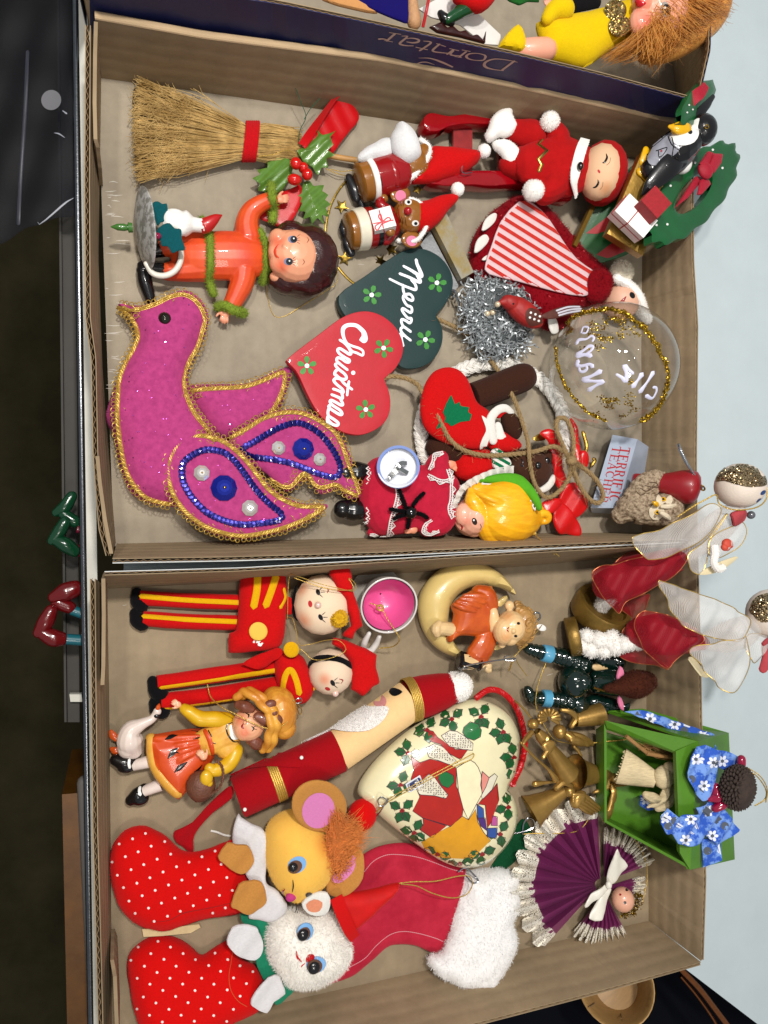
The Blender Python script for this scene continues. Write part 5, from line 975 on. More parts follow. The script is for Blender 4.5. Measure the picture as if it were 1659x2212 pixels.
mb = MB(); tube(mb, fH.L([(470,1165,84),(455,1090,88),(460,1030,90),(500,985,92),(545,975,90),(582,1000,86)]), [11,12,11,10,9,7], 10, 5, round_=True, flat=.5); tube(mb, fH.L([(500,1080,80),(515,1140,80),(530,1160,78),(600,1200,74)]), [9,11,11,9], 10, 5, round_=True, flat=.5); part('sleeve_cuff', fuse(mb, 1.3), M_whitefelt, t)
mb = MB(); tube(mb, fH.L([(505,1020,80),(530,995,84),(565,990,82)]), 6, 8, 4, round_=True); part('sleeve_lining', mb, M_red, t)
mb = MB(); ball(mb, fH((690,1335))+(66,), (52,42,36), (30,12,0)); ball(mb, fH((690,1300))+(86,), (26,20,18)); ball(mb, fH((600,1260))+(58,), (18,18,12)); ball(mb, fH((800,1260))+(60,), (20,20,12)); bh_ = fuse(mb, 1.5, 3); bo = part('bear_head', bh_, mat('brown_plush', '#43281d', .95, 0, .1, .4, bump=(1500,.8), var=(300,.25)), t); bb = bh_.bvh()
for c in ((742,1318),(796,1290)): mb = MB(); ball(mb, fH(c)+(hit(bb,*fH(c))[0].z/K0+1,), (7,8,4)); part('eye', mb, M_black, bo)
mb = MB(); strokes(mb, fH.L([(640,1280),(648,1300),(640,1318),(652,1322)]), bb, 1.6, .5); part('mouth', mb, M_black, bo)
mb = MB(); pillow(mb, fH.L([(455,1240),(500,1215),(560,1270),(580,1310),(545,1345),(480,1350)]), PL(*fH((515,1290)), 78), 5, 8, .6, 2, sm=3, step=5); so = part('scarf', mb, M_whitefelt, t); bs = mb.bvh()
for k in range(4): mb = MB(); q = clip(outline(fH.L([(455,1240),(500,1215),(560,1270),(580,1310),(545,1345),(480,1350)]), 2), (-.5,.866), *(lambda b: (b, b+6.5))(sum(a*b for a, b in zip(fH((500,1225)), (-.5,.866)))+k*13-2)); (decal(mb, q, bs, 1, 0, 5), part('scarf_stripe', mb, M_gfelt, so)) if len(q) > 2 else None
mb = MB(); pillow(mb, fH.L([(700,1470),(760,1440),(800,1400),(835,1370),(840,1420),(800,1470),(740,1490)]), PL(*fH((780,1440)), 62), 5, 8, .6, 2, sm=3, step=5); part('hood_lining', mb, M_whitefelt, t)
om = fH.L([(85,790),(130,746),(200,729),(262,746),(312,800),(342,870),(372,940),(440,992),(478,1080),(468,1150),(420,1212),(300,1216),(180,1182),(92,1130),(46,1060),(34,960),(52,860)])
mb = MB(); pillow(mb, om, PL(*fH((240,1000)), 78, -.05, 0), 14, 30, .6, 3, sm=4, step=6); mo = part('mitten', mb, M_red, t); bm = mb.bvh()
mb = MB(); decal(mb, fH.L([(166,1000),(185,950),(216,893),(228,925),(240,952),(268,935),(272,962),(325,970),(318,1000),(340,1012),(330,1050),(270,1058),(215,1086),(196,1062),(175,1062),(182,1030)]), bm, 2.5, 0, 5); decal(mb, fH.L([(150,1060),(160,1072),(140,1100),(128,1100),(134,1075)]), bm, 2.5, 0, 5); part('felt_tree', mb, M_gfelt, mo)
mb = MB(); decal(mb, fH.L([(398,1020),(435,1045),(485,1085),(470,1120),(440,1165),(418,1222),(386,1214),(400,1160),(425,1110),(412,1060)]), bm, 3, 2, 5); part('cuff', mb, M_whitefelt, mo)
def sat(pts, z, g=(0,0), h=4, w=3): mb = MB(); q = np.mean(np.array(pts), 0); pillow(mb, pts, PL(q[0], q[1], z, *g), h, 10, .8, 1.4, sm=3, step=5, hf=lambda u, v: w*math.sin((u+v*.6)*.13)); return mb
for pts, z, g in ((fH.L([(755,1128),(800,1098),(845,1120),(880,1190),(885,1300),(905,1400),(868,1470),(835,1380),(822,1280),(800,1180)]), 72, (0,.2)), (fH.L([(936,1035),(960,1060),(985,1140),(995,1240),(985,1300),(960,1290),(955,1180)]), 60, (0,0)), (fH.L([(985,1245),(1020,1230),(1050,1280),(1030,1340),(1000,1340)]), 66, (.1,0)),
    (fH.L([(900,1440),(960,1420),(1005,1465),(1042,1540),(1025,1590),(960,1640),(890,1600),(860,1520)]), 62, (.2,.2)), (fI.L([(1385,590),(1440,528),(1500,590),(1540,650),(1544,724),(1470,718),(1408,706)]), 64, (0,.15)), (fI.L([(1320,530),(1380,500),(1430,510),(1440,540),(1380,590),(1330,585)]), 76, (0,0))): part('satin_ribbon', sat(pts, z, g), M_satin2, t)
mb = MB(); pillow(mb, fI.L([(1262,140),(1300,112),(1320,122),(1340,150),(1280,160)]), PL(*fI((1300,135)), 60), 1, 3, .8, 1, sm=2, step=5); part('gold_leaf', mb, M_gold, t)
mb = MB(); tube(mb, fH.L([(1010,1120,40),(1030,1200,34),(1020,1250,30)]), 4, 8, 4, round_=True); tube(mb, fH.L([(1060,1320,30),(1080,1290,34),(1075,1280,34)]), 4, 8, 4, round_=True); part('gold_pin', mb, M_gold, t)
# ------------------------------------------------ blond doll in the lace trimmed dress
M_dress = mat('crimson_velvet', '#b31a35', .85, 0, .15, .6, var=(140,.25), bump=(1800,.3)); M_lace = mat('white_lace', '#e2dedb', .85, 0, .1, .3, var=(500,.1)); M_yhair = mat('yellow_vinyl_hair', '#eeb41a', .3, 0, .5, coat=.25, var=(90,.22), col2='#dc970e', bump=(160,.5), stretch=(1,3.4,1)); M_dface = skin('doll_face', '#dda289')
t = thing('lace_doll', 'blond vinyl doll in a red lace trimmed dress holding a blue rimmed plate', 'doll', (920,1060,0)); I3 = fI.L
mb = MB(); pillow(mb, I3([(222,450),(240,360),(275,285),(340,252),(420,285),(540,305),(640,300),(740,335),(800,380),(818,450),(800,590),(740,660),(640,700),(540,705),(440,722),(330,726),(268,668),(226,560)]), PL(*fI((520,500)), 42), 44, 56, .75, sm=2, step=5); tube(mb, I3([(690,380,62),(690,310,62),(705,255,60)]), [34,28,20], 14, 4, round_=True); tube(mb, I3([(720,600,60),(690,650,62),(630,680,66)]), [34,30,20], 14, 4, round_=True)
for k in range(7): tube(mb, I3([(620,440+k*25,88),(480,410+k*42,84-abs(k-3)*5),(290,360+k*58,58-abs(k-3)*6)]), [2,8,9], 8, 5, round_=True)
dr = fuse(mb, 1.6, 2); part('dress', dr, M_dress, t); bd = dr.bvh()
for pts in (I3([(250,345,40),(200,345,38),(150,350,36)]), I3([(240,570,38),(185,572,36),(130,568,34)])):
    mb = MB(); tube(mb, pts, [20,24,20], 14, 4, round_=True); ball(mb, (pts[2][0]-4,pts[2][1],pts[2][2]+8), (20,20,17)); ball(mb, (pts[1][0],pts[1][1],pts[1][2]+6), (18,22,16)); part('boot', fuse(mb, 1.3, 2), M_black, t)
def lace(path, bv, wd, fl=1, t_=t, lift=3):   # openwork crochet edging: two cords with zigzag threads and picots
    mb = MB(); Q = resamp(crom(path, False, 6), 2.2); n = len(Q); hp = [hit(bv, q[0], q[1], lift) for q in Q]; A, B, Cc = [], [], []
    for i in range(n):
        tt = (hp[min(i+1,n-1)][0]-hp[max(i-1,0)][0]).normalized(); s = hp[i][1].cross(tt).normalized()*fl
        A.append(hp[i][0]); B.append(hp[i][0]+s*(wd*.42*K0)); ph = (i % 8)/8; Cc.append(hp[i][0]+s*(wd*(.42+.58*(1-abs(2*ph-1)))*K0))
    wtube(mb, A, 1.5*K0, 5); wtube(mb, B, 1.1*K0, 5); wtube(mb, Cc, 1.*K0, 5)
    wtube(mb, [(A if (i//2) % 2 else B)[i] for i in range(n)], .8*K0, 4); wtube(mb, [(B[i]*(.5)+Cc[i]*.5) if (i//4) % 2 else B[i] for i in range(n)], .8*K0, 4)
    return part('lace_trim', mb, M_lace, t_)
lace(I3([(425,405),(440,480),(420,570),(400,640),(385,725)]), bd, 16, 1); lace(I3([(740,330),(760,400),(760,500),(750,570),(770,625)]), bd, 17, 1); lace(I3([(640,330),(660,280),(670,240),(720,225)]), bd, 13, -1); lace(I3([(650,625),(620,650),(600,700),(640,720),(700,700)]), bd, 12, 1); lace(I3([(285,720),(340,728),(400,722)]), bd, 9, 1); lace(I3([(640,360),(720,390),(780,370)]), bd, 12, -1)
for c, zz in ((I3([(285,375)])[0],44),(I3([(282,585)])[0],42)):
    mb = MB()
    for ring_ in range(3):
        pts = [(c[0]-8+ring_*7+4*math.sin(a*1)+(3 if k % 2 else -3), c[1]+25*math.cos(a), zz+25*math.sin(a)) for k, a in enumerate(np.linspace(0, 2*PI, 26, endpoint=False))]; tube(mb, pts, 1.4, 5, 2, closed=True)
    part('lace_cuff', mb, M_lace, t)
mb = MB(); hand(mb, fI((765,292))+(58,), 25, 21, .5, 1); part('hand', fuse(mb, 1.1, 2), M_hand, t); mb = MB(); hand(mb, fI((548,690))+(66,), 185, 17, .5, 1); part('hand', fuse(mb, 1.1, 2), M_hand, t)
mb = MB(); pc = fI((460,325)); lathe(mb, pc+(104,), (pc[0]-2,pc[1]-4,120), [(0,30),(.3,38),(.8,44),(1,45.5),(.98,43),(.6,36),(.5,2)], 36); po = part('plate', mb, gloss('white_enamel', '#d8dbe2', .35), t); bp = mb.bvh()
mb = MB(); ringo = [(pc[0]+44*math.cos(a), pc[1]+45*math.sin(a)) for a in np.linspace(0, 2*PI, 40, endpoint=False)]; lathe(mb, (pc[0]-1.8,pc[1]-3.8,118.5), (pc[0]-2.2,pc[1]-4.2,121.5), [(0,46.5),(1,46.8),(1,41),(.2,40)], 40, cap=False); part('plate_rim', mb, gloss('powder_blue', '#6f86c2', .35), po)
for pts in (I3([(395,378,126),(425,350,130),(455,320,132)]), I3([(440,300,131),(475,330,134),(512,350,131)]), I3([(440,325,132),(470,295,134),(505,290,130)])): mb = MB(); ribbon(mb, pts, [9,11,8], 2, tw=[0,25,-10]); part('foil_spoon', mb, metalm('bright_foil', '#c9c9c6', .15), t)
M_pipe = mat('black_chenille', '#060507', .95, 0, .1, .3)
for p in ([(500,555),(480,500),(462,455)], [(545,540),(575,500),(605,472)], [(490,580),(450,575),(410,568)], [(565,590),(600,600),(628,618)], [(520,620),(518,650),(512,676)], [(495,600),(460,610),(432,622)]): mb = MB(); fuzzrod('chenille_petal', mb, [(u,v,hit(bd,u,v,8)[0].z/K0+7) for u, v in fI.L(p)], 4.2, M_pipe, t, 380, 3)
c = fI((527,586)); mb = MB(); ball(mb, c+(hit(bd,*c)[0].z/K0+14,), 15); part('black_bead', mb, gloss('black_bead', '#050506', .08), t)
mb = MB(); ball(mb, fI((895,610))+(70,), (38,44,46), (30,10,0)); tube(mb, I3([(935,690,72),(900,700,76),(868,688,80),(838,664,80),(818,620,76)]), [14,13,9,12,14], 12, 5, round_=True); ball(mb, fI((872,690))+(84,), (8,9,8)); ball(mb, fI((850,600))+(92,), (22,26,18)); hd = fuse(mb, 1.3, 3); ho = part('head', hd, M_dface, t); bh_ = hd.bvh(); rouge(M_dface, [hit(bh_, *fI((865,640)))[0]], '#cf6a5a', 22, ORG[t.name], .5)
mb = MB(); dot(mb, *fI((912,640)), 8, bh_, .8, 14, 5.4, 70); part('eye', mb, gloss('dark_eye', '#241510', .2), ho); mb = MB(); dot(mb, *fI((908,632)), 2, bh_, 1.3, 8); part('glint', mb, M_white, ho); mb = MB(); strokes(mb, I3([(828,655),(838,672),(834,690)]), bh_, [1,2.2,1], .5); part('mouth', mb, mat('rose_lips', '#a32a35', .4), ho); mb = MB(); strokes(mb, I3([(945,655),(952,672),(945,690)]), bh_, [.4,.8,.4], .5); part('brow', mb, mat('lash_brown', '#5b2d1e', .6), ho)
mb = MB(); tube(mb, I3([(930,470,76),(1000,520,84),(1080,570,88),(1160,600,84),(1230,610,74),(1290,600,66)]), [26,58,70,64,46,24], 20, 6, round_=True, flat=.72); tube(mb, I3([(890,455,92),(900,520,98),(950,600,100),(990,700,86),(1060,770,70)]), [8,18,20,22,22], 14, 6, round_=True)
for k in range(9): tube(mb, I3([(890+k*8,445+k*10,96),(990+k*14,500+k*28,128-k*2.5),(1120,545+k*26,128-k*4),(1270,592+k*8,88)]), [4,7,7,5], 8, 5, round_=True)
hr = fuse(mb, 1.4, 2); part('hair', hr, M_yhair, t); bhr = hr.bvh()
mb = MB(); tube(mb, I3([(1275,640,74),(1290,605,84),(1325,590,86),(1350,605,82),(1345,632,76),(1310,640,72)]), [9,10,9,9,9,8], 10, 5, closed=True); part('hair_bun', mb, M_yhair, t)
M_lime = mat('lime_cotton', '#4f9a1f', .85, 0, .15, .2, bump=(1600,.4), var=(200,.15)); sl = I3([(930,400),(1000,368),(1090,352),(1180,362),(1240,410),(1290,480),(1318,560),(1290,575),(1250,510),(1180,455),(1080,420),(980,408)])
mb = MB(); pillow(mb, sl, PL(*fI((1130,410)), 104, .25, -.35), 10, 12, .8, 2, sm=3, step=6); part('headscarf', mb, M_lime, t); bsc = mb.bvh()
lace(I3([(905,412),(980,405),(1080,418),(1180,455),(1250,512),(1290,580)]), bsc, 12, -1, t, 5)
for pts, ww in ((I3([(790,580,80),(805,520,88),(835,455,92),(880,415,94),(950,378,92),(1040,345,86),(1130,330,78),(1200,345,72),(1250,390,66)]), 22),):
    mb = MB(); Q = resamp(crom(pts, False, 6), 3); ribbon(mb, [(q[0],q[1],q[2]+2.5*math.sin(i*1.1)) for i, q in enumerate(Q)], ww*.8, 1.6, 2, tw=[-25+12*math.sin(i*1.1) for i in range(len(Q))]); part('white_ruffle', mb, M_whitefelt, t)
mb = MB(); rope(mb, I3([(1290,625,90),(1275,670,90),(1262,710,88),(1180,770,120),(1070,832,150)]), 1.3, 2, .12); rope(mb, I3([(1262,710,88),(1330,770,130),(1420,850,170)]), 1.2, 2, .12); rope(mb, I3([(1266,712,88),(1350,790,140),(1392,840,165)]), 1.2, 2, .12); tube(mb, I3([(1255,712,88),(1275,716,92)]), 4, 8, 2, round_=True); part('gold_thread', mb, M_goldth, t)
# ------------------------------------------------ teacher block with owl
t = thing('owl_ornament', 'pale blue wedge reading TERRIFIC TEACHER with a small carved owl and red pear', 'ornament', (1360,1040,0)); J3 = fJ.L
M_block = gloss('pale_blue_paint', '#9fa9ba', .45, coat=.1, var=(60,.08)); zt = 74
mb = MB(); tp = [P(u,v,zt) for u, v in J3([(460,36),(652,70),(500,602),(290,600)])]; rb = [P(*p) for p in J3([(776,155,6),(620,650,6)])]; bt2 = [P(*p) for p in J3([(455,60,4),(300,640,4)])]
vs = tp+[rb[0], rb[1], bt2[0], bt2[1]]; mb.add(vs, [(3,2,1,0),(1,2,5,4),(0,1,4,6),(2,3,7,5),(3,0,6,7),(4,5,7,6)]); bl = part('block', mb, M_block, t, smooth=False); bb = mb.bvh()
# letters lie along the block; each letter is drawn in a unit cell: x along the reading line, y up
def seg(c):
    S = {'T': [((.5,0),(.5,1),.17),((.02,.97),(.98,.97),.09),((.03,.78),(.03,1),.06),((.97,.78),(.97,1),.06),((.3,.02),(.7,.02),.06)],
     'E': [((.2,0),(.2,1),.17),((.02,.97),(.92,.97),.08),((.02,.03),(.94,.03),.08),((.2,.52),(.66,.52),.07),((.92,.76),(.92,.98),.06),((.95,.02),(.95,.26),.06),((.66,.4),(.66,.64),.05)],
     'R': [((.2,0),(.2,1),.17),((.02,.97),(.6,.97),.07),((.2,.5),(.6,.5),.07),((.02,.02),(.4,.02),.06),((.6,.97),(.8,.86),.1),((.8,.86),(.8,.62),.14),((.8,.62),(.6,.5),.1),((.55,.5),(.85,.04),.15),((.82,.03),(1,.03),.06)],
     'I': [((.5,0),(.5,1),.17),((.22,.97),(.78,.97),.06),((.22,.02),(.78,.02),.06)],
     'F': [((.2,0),(.2,1),.17),((.02,.97),(.92,.97),.08),((.02,.02),(.42,.02),.06),((.2,.52),(.66,.52),.07),((.92,.74),(.92,.98),.06),((.66,.4),(.66,.64),.05)],
     'C': [((.9,.74),(.9,1),.06),((.88,.85),(.6,.98),.08),((.6,.98),(.3,.9),.1),((.3,.9),(.13,.65),.16),((.13,.65),(.13,.35),.17),((.13,.35),(.3,.1),.16),((.3,.1),(.6,.02),.1),((.6,.02),(.9,.2),.08)],
     'A': [((.08,.03),(.5,1),.07),((.5,1),(.88,.03),.17),((.25,.34),(.72,.34),.06),((-.02,.02),(.26,.02),.06),((.68,.02),(1.04,.02),.06)],
     'H': [((.18,0),(.18,1),.16),((.82,0),(.82,1),.16),((.18,.5),(.82,.5),.07),((0,.97),(.36,.97),.06),((0,.03),(.36,.03),.06),((.64,.97),(1,.97),.06),((.64,.03),(1,.03),.06)]}
    return S[c]
def linetext(txt, p0, p1, upv, hgt, cw):
    mb = MB(); p0, p1 = np.array(p0), np.array(p1); L = np.linalg.norm(p1-p0); d = (p1-p0)/L; n_ = len(txt); wts = [.62 if c == 'I' else 1. for c in txt]; tot = sum(wts); x = 0; up = np.array(upv)
    for c, w_ in zip(txt, wts):
        cell = L/tot*w_; 
        for a, b, th in seg(c):
            k = cell*.84 if c != 'I' else cell
            q = [p0+d*(x+a_[0]*k+cell*.06)+up*hgt*a_[1] for a_ in (a, b)]; dv = q[1]-q[0]; ll = np.linalg.norm(dv); nr = np.array([-dv[1],dv[0]])/ll*th*hgt*.5
            pts = [hit(bb, *z_, .6)[0] for z_ in (q[0]+nr, q[1]+nr, q[1]-nr, q[0]-nr)]; mb.add(pts, [(0,1,2,3)]) if True else 0
        x += cell
    return mb
M_txt = mat('red_print', '#a3262c', .6)
mb = linetext('TERRIFIC', fJ((522,126)), fJ((428,552)), (1,.12), 21, 0); mb.join(linetext('TEACHER', fJ((462,118)), fJ((352,562)), (1,.12), 18, 0)); part('lettering', mb, M_txt, bl, smooth=False)
M_owl = mat('carved_owl', '#a8967e', .75, 0, .2, var=(420,.55,.35,.6), col2='#5f4c3a', bump=(700,1,3)); M_owlp = mat('owl_cream', '#d9cbb0', .7, var=(500,.2))
mb = MB(); tube(mb, J3([(530,650,94),(600,600,108),(690,600,122),(790,620,136),(850,630,144)]), [22,34,38,34,30], 16, 5, round_=True, flat=.8); tube(mb, J3([(640,500,122),(720,430,140),(800,370,150),(845,345,152)]), [26,30,22,8], 14, 5, round_=True, flat=.6); ball(mb, fJ((880,605))+(150,), (36,38,32))
ow = wob(wob(fuse(mb, 1.4, 2), 3.2, 260), 2, 120); oo = part('owl_body', ow, M_owl, t); bo = ow.bvh()
for k in range(4): mb = MB(); strokes(mb, J3([(640+k*34,470-k*22),(690+k*36,500-k*30),(800+k*8,400+k*22)]), bo, [.6,1.2,.6], .4); part('wing_groove', mb, mat('owl_brown', '#4f3b2a', .8), oo)
for (u, v), r in (((856,538),18),((800,632),17)):
    mb = MB(); dot(mb, *fJ((u,v)), r, bo, 2.5, 18, r*.95); part('face_disc', mb, M_owlp, oo); mb = MB(); dot(mb, *fJ((u,v)), 5.2, bo, 4, 12); part('eye', mb, M_yel, oo); mb = MB(); dot(mb, *fJ((u,v)), 2.5, bo, 5, 8); part('pupil', mb, M_black, oo)
for p in ([(840,590,180),(890,588,184),(955,575,178)], [(835,640,180),(870,660,182),(900,685,176)]): mb = MB(); tube(mb, J3(p), [4,6,4], 8, 4, round_=True); part('ear_tuft', mb, M_owlp, oo)
mb = MB(); tube(mb, J3([(800,575,174),(785,562,180),(768,552,178)]), [6,5,1], 8, 3, round_=True); part('beak', mb, M_yel, oo)
M_pear = gloss('dull_red_paint', '#8a121b', .4, coat=.15)
mb = MB(); lathe(mb, fJ((608,378))+(104,), fJ((690,388))+(118,), [(0,4),(.08,11),(.3,13.5),(.8,14),(1,12)], 20); part('red_stem', mb, M_pear, t)
mb = MB(); lathe(mb, fJ((680,385))+(116,), fJ((720,392))+(124,), [(0,12),(.1,16),(.6,17),(1,14)], 20); part('green_collar', mb, gloss('green_ring_paint', '#0e6a2c', .4), t)
mb = MB(); lathe(mb, fJ((720,392))+(124,), fJ((1140,452))+(206,), [(0,12),(.2,18),(.4,25),(.6,33),(.78,37),(.9,34),(.97,24),(1,8)], 26); part('red_pear', mb, M_pear, t)
mb = MB(); tube(mb, J3([(968,112,200),(985,160,206),(1040,270,214),(1100,360,218),(1150,446,218)]), [3,3.4,3,2,1.6], 8, 4, round_=True); part('hook', mb, M_silver, t)
mb = MB(); tube(mb, J3([(1140,425,216),(1165,440,220),(1170,460,216),(1150,462,212)]), 2, 6, 4, closed=True); part('eyelet', mb, M_gold, t)
K3, L3, M3, N3, O3, Q3, R3 = fK.L, fL.L, fM.L, fN.L, fO.L, fQ.L, fR.L
M_yfelt = felt('yellow_felt', '#d9a40c', .2); M_softface = skin('stuffed_face', '#dbc0a2', cloth=True); M_pearl = mat('pink_pearl', '#d8b8ac', .2, .1, coat=.6); M_bfelt = felt('black_felt', '#0d0c0f', .2)
def gold_loop(name, pts, t, r=1.1): mb = MB(); rope(mb, pts, r, 2, .12); return part(name, mb, M_goldth, t)
def slabfelt(pts, z, m, t, nm, g=(0,0), h=2, th=2, w=0, st=6, label=None): mb = MB(); q = np.mean(np.array(pts), 0); pillow(mb, pts, PL(q[0], q[1], z, *g), h, 5, .8, th, sm=2, step=st, hf=(lambda u, v: w*math.sin(u*.12+v*.09)) if w else None); return part(nm, mb, m, t, label), mb.bvh()
# ------------------------------------------------ toy soldiers
def leg(pts, r, t, stripe, boot):
    mb = MB(); tube(mb, pts, r, 16, 5); b = mb.bvh(); o = part('trouser_leg', wob(mb, 1.5, 90), M_red, t); s = MB(); strokes(s, stripe, b, 5.2, 1.2, 4, 8, .3); part('stripe', s, M_yfelt, o)
    mb = MB(); tube(mb, boot, [r*.7, r*1.08, r*1.05], 14, 4, round_=True); part('boot', mb, M_bfelt, t)
t = thing('toy_soldier', 'felt toy soldier with yellow yarn hair and yellow button disc, lying beside the pink cup', 'toy soldier', (520,1310,0), 'felt toy soldiers')
leg(K3([(165,232,18),(400,245,19),(700,255,22)]), 16.5, t, K3([(172,222),(400,242),(690,256)]), K3([(150,205,16),(158,240,17),(172,262,17)]))
leg(K3([(180,338,18),(400,352,19),(690,360,22)]), 16.5, t, K3([(185,326),(400,342),(670,354)]), K3([(140,310,16),(155,338,17),(176,360,17)]))
mb = MB(); tube(mb, K3([(690,270,36),(780,270,40),(880,270,38)]), [52,54,46], 18, 4, round_=True, flat=.62); cf = MB(); pillow(cf, K3([(690,100),(800,92),(885,72),(920,120),(918,250),(908,420),(872,492),(760,505),(640,515),(622,500),(628,410),(660,400),(675,260)]), PL(*fK((780,300)), 46), 26, 30, .8, 2, sm=2, step=6); jo = part('jacket', wob(cf, 2, 70), M_red, t); bj = cf.bvh()
mb = MB(); strokes(mb, K3([(772,122),(768,190),(752,275)]), bj, 7.5, 1.5, 4, 8, .25); part('chevron', mb, M_yfelt, jo); mb = MB(); strokes(mb, K3([(866,122),(840,200),(814,270)]), bj, 7.5, 1.5, 4, 8, .25); part('chevron', mb, M_yfelt, jo)
mb = MB(); strokes(mb, K3([(905,185),(912,230),(888,280)]), bj, 4, 2, 4, 8, .4); part('collar', mb, M_yfelt, jo)
mb = MB(); tube(mb, K3([(912,235,44),(945,270,46),(935,300,44)]), [9,12,8], 10, 4, round_=True, flat=.5); part('neck_tuft', mb, M_red, t)
dsc, bdz = slabfelt(circ(*fK((775,403)), 20, 20), 80, mat('yellow_disc', '#d9b04a', .9, 0, .1, .3, bump=(2000,.4)), t, 'button_disc'); mb = MB()
r = random.Random(1)
for i in range(26): a, q = r.uniform(0,6.3), r.uniform(0,12); c = fK((775,462)); ball(mb, (c[0]+q*math.cos(a), c[1]+q*.6*math.sin(a), 74), r.uniform(1,2.6), n=6, m=4)
part('glue_blob', fuse(mb, 1), M_fuzz, t)
mb = MB(); ball(mb, fK((1105,265))+(68,), (62,66,54)); hd = mb.bvh(); M_sf1 = skin('soldier_face', '#dcc3a6', cloth=True); ho = part('head', mb, M_sf1, t); rouge(M_sf1, [hit(hd, *fK((1010,345)))[0], hit(hd, *fK((1000,185)))[0]], '#cf7a4e', 30, ORG[t.name], .7)
def face(ho, bv, eyes, nose, mouth, brow, F_):
    for u, v, a in eyes:
        mb = MB(); dot(mb, *F_((u,v)), 7, bv, .6, 14, 4.6, a); part('eye', mb, M_black, ho); mb = MB(); [strokes(mb, F_.L([(u+x,v+y),(u+x*1.9+6,v+y*1.9)]), bv, [1,.4], .6) for x, y in ((10,-14),(16,0),(10,14))]; part('lashes', mb, M_black, ho)
    p, n = hit(bv, *F_(nose), 0); mb = MB(); ball(mb, F_(nose)+(p.z/K0+3,), (7.5,7.5,7)); part('pearl_nose', mb, M_pearl, ho); mb = MB(); dot(mb, *F_(mouth[:2]), mouth[2], bv, .6, 12, mouth[2]*.6, mouth[3]); part('mouth', mb, mat('lip_red', '#a8151f', .5), ho)
    for b in brow: mb = MB(); strokes(mb, F_.L(b), bv, [.6,1.3,.6], .5); part('brow', mb, M_mred, ho)
face(ho, hd, [(1083,202,70),(1096,330,60)], (1083,268), (1043,262,7.5,80), [[(1128,180),(1135,192),(1130,206)]], fK)
slabfelt(K3([(955,200),(975,160),(965,300),(985,350),(955,330),(945,260)]), 50, M_bfelt, t, 'chin_strap', h=3)
def rag(pts, z, t, H_=10, g=(0,0)): mb = MB(); q = np.mean(np.array(pts), 0); pillow(mb, pts, PL(q[0], q[1], z, *g), H_, 12, .6, 2, sm=1, step=5); return part('felt_cap', wob(mb, 3.5, 110), M_red, t)
rag(K3([(1165,150),(1140,110),(1150,76),(1200,66),(1240,62),(1250,120),(1262,200),(1290,290),(1312,375),(1280,400),(1262,440),(1210,425),(1215,405),(1252,380),(1240,320),(1222,240),(1190,200),(1165,205),(1180,185)]), 104, t, 14)
mb = MB(); c = fK((1190,338))
for i in range(260):
    a, q = r.uniform(0,6.3), 22*math.sqrt(r.random()); u, v = c[0]+q*math.cos(a), c[1]+q*math.sin(a); tube(mb, [(c[0]+q*.2*math.cos(a), c[1]+q*.2*math.sin(a), 124), ((u+c[0])/2, (v+c[1])/2, 132), (u, v, 120-q*.3)], 1.1, 4, 3)
ball(mb, c+(116,), (20,20,12)); part('yarn_hair', mb, mat('yellow_yarn', '#d8a818', .8, 0, .2, .3, var=(300,.3)), t)
gold_loop('gold_loop', K3([(925,340,60),(935,125,90),(980,122,120),(1080,155,130),(1180,180,134),(1265,195,124),(1275,160,120),(1240,130,120),(1265,185,124),(1180,190,136),(1080,170,132),(960,128,112)]), t)
t = thing('toy_soldier', 'felt toy soldier with black hair seen in profile, lying behind the goose girl', 'toy soldier', (560,1470,0), 'felt toy soldiers')
leg(K3([(255,668,18),(500,635,19),(900,575,22)]), 17, t, K3([(275,692),(500,660),(860,604)]), K3([(232,660,16),(250,695,17),(275,735,17)]))
leg(K3([(275,762,18),(500,735,19),(900,670,22)]), 17, t, K3([(285,800),(500,782),(890,716)]), K3([(240,770,16),(258,800,17),(280,812,17)]))
jk = K3([(868,512),(950,510),(1010,535),(1042,620),(1062,690),(1030,755),(990,775),(930,760),(885,722),(862,620)]); mb = MB(); pillow(mb, jk, PL(*fK((950,640)), 40), 26, 26, .8, 2, sm=2, step=6); jo = part('jacket', wob(mb, 2, 70), M_red, t); bj = mb.bvh()
mb = MB(); strokes(mb, K3([(902,705),(912,640),(932,602),(952,612),(972,660),(986,722)]), bj, 6.2, 1.5, 4, 8, .25); part('chevron', mb, M_yfelt, jo)
mb = MB(); strokes(mb, K3([(1050,640),(1062,672),(1058,700)]), bj, 4, 2, 3, 8, .4); part('collar', mb, M_yfelt, jo)
slabfelt(K3([(692,572),(760,532),(830,500),(880,488),(905,510),(880,545),(850,560),(810,590),(750,592)]), 62, M_red, t, 'felt_arm', (.1,.2), 4, 2, 3); slabfelt(circ(*fK((945,497)), 17, 17), 84, M_yfelt, t, 'button_disc', (0,.2))
mb = MB(); ball(mb, fK((1150,610))+(62,), (49,50,48)); hd = mb.bvh(); M_sf2 = skin('soldier_face_profile', '#d8c0a6', cloth=True); ho = part('head', mb, M_sf2, t); rouge(M_sf2, [hit(hd, *fK((1115,652)))[0]], '#cf7048', 24, ORG[t.name], .7)
face(ho, hd, [(1158,668,60)], (1172,722), (1132,698,6,20), [[(1192,648),(1210,655),(1200,672)]], fK)
mb = MB(); strokes(mb, K3([(1040,575),(1070,548),(1130,540),(1200,552),(1255,582)]), hd, [8,8,7,7,7], 1.5, 5, 8, .3); part('hair_band', mb, M_bfelt, ho)
rag(K3([(1205,500),(1150,470),(1160,440),(1220,445),(1280,470),(1380,520),(1378,590),(1398,665),(1360,690),(1310,735),(1255,700),(1262,620),(1240,550)]), 88, t, 16)
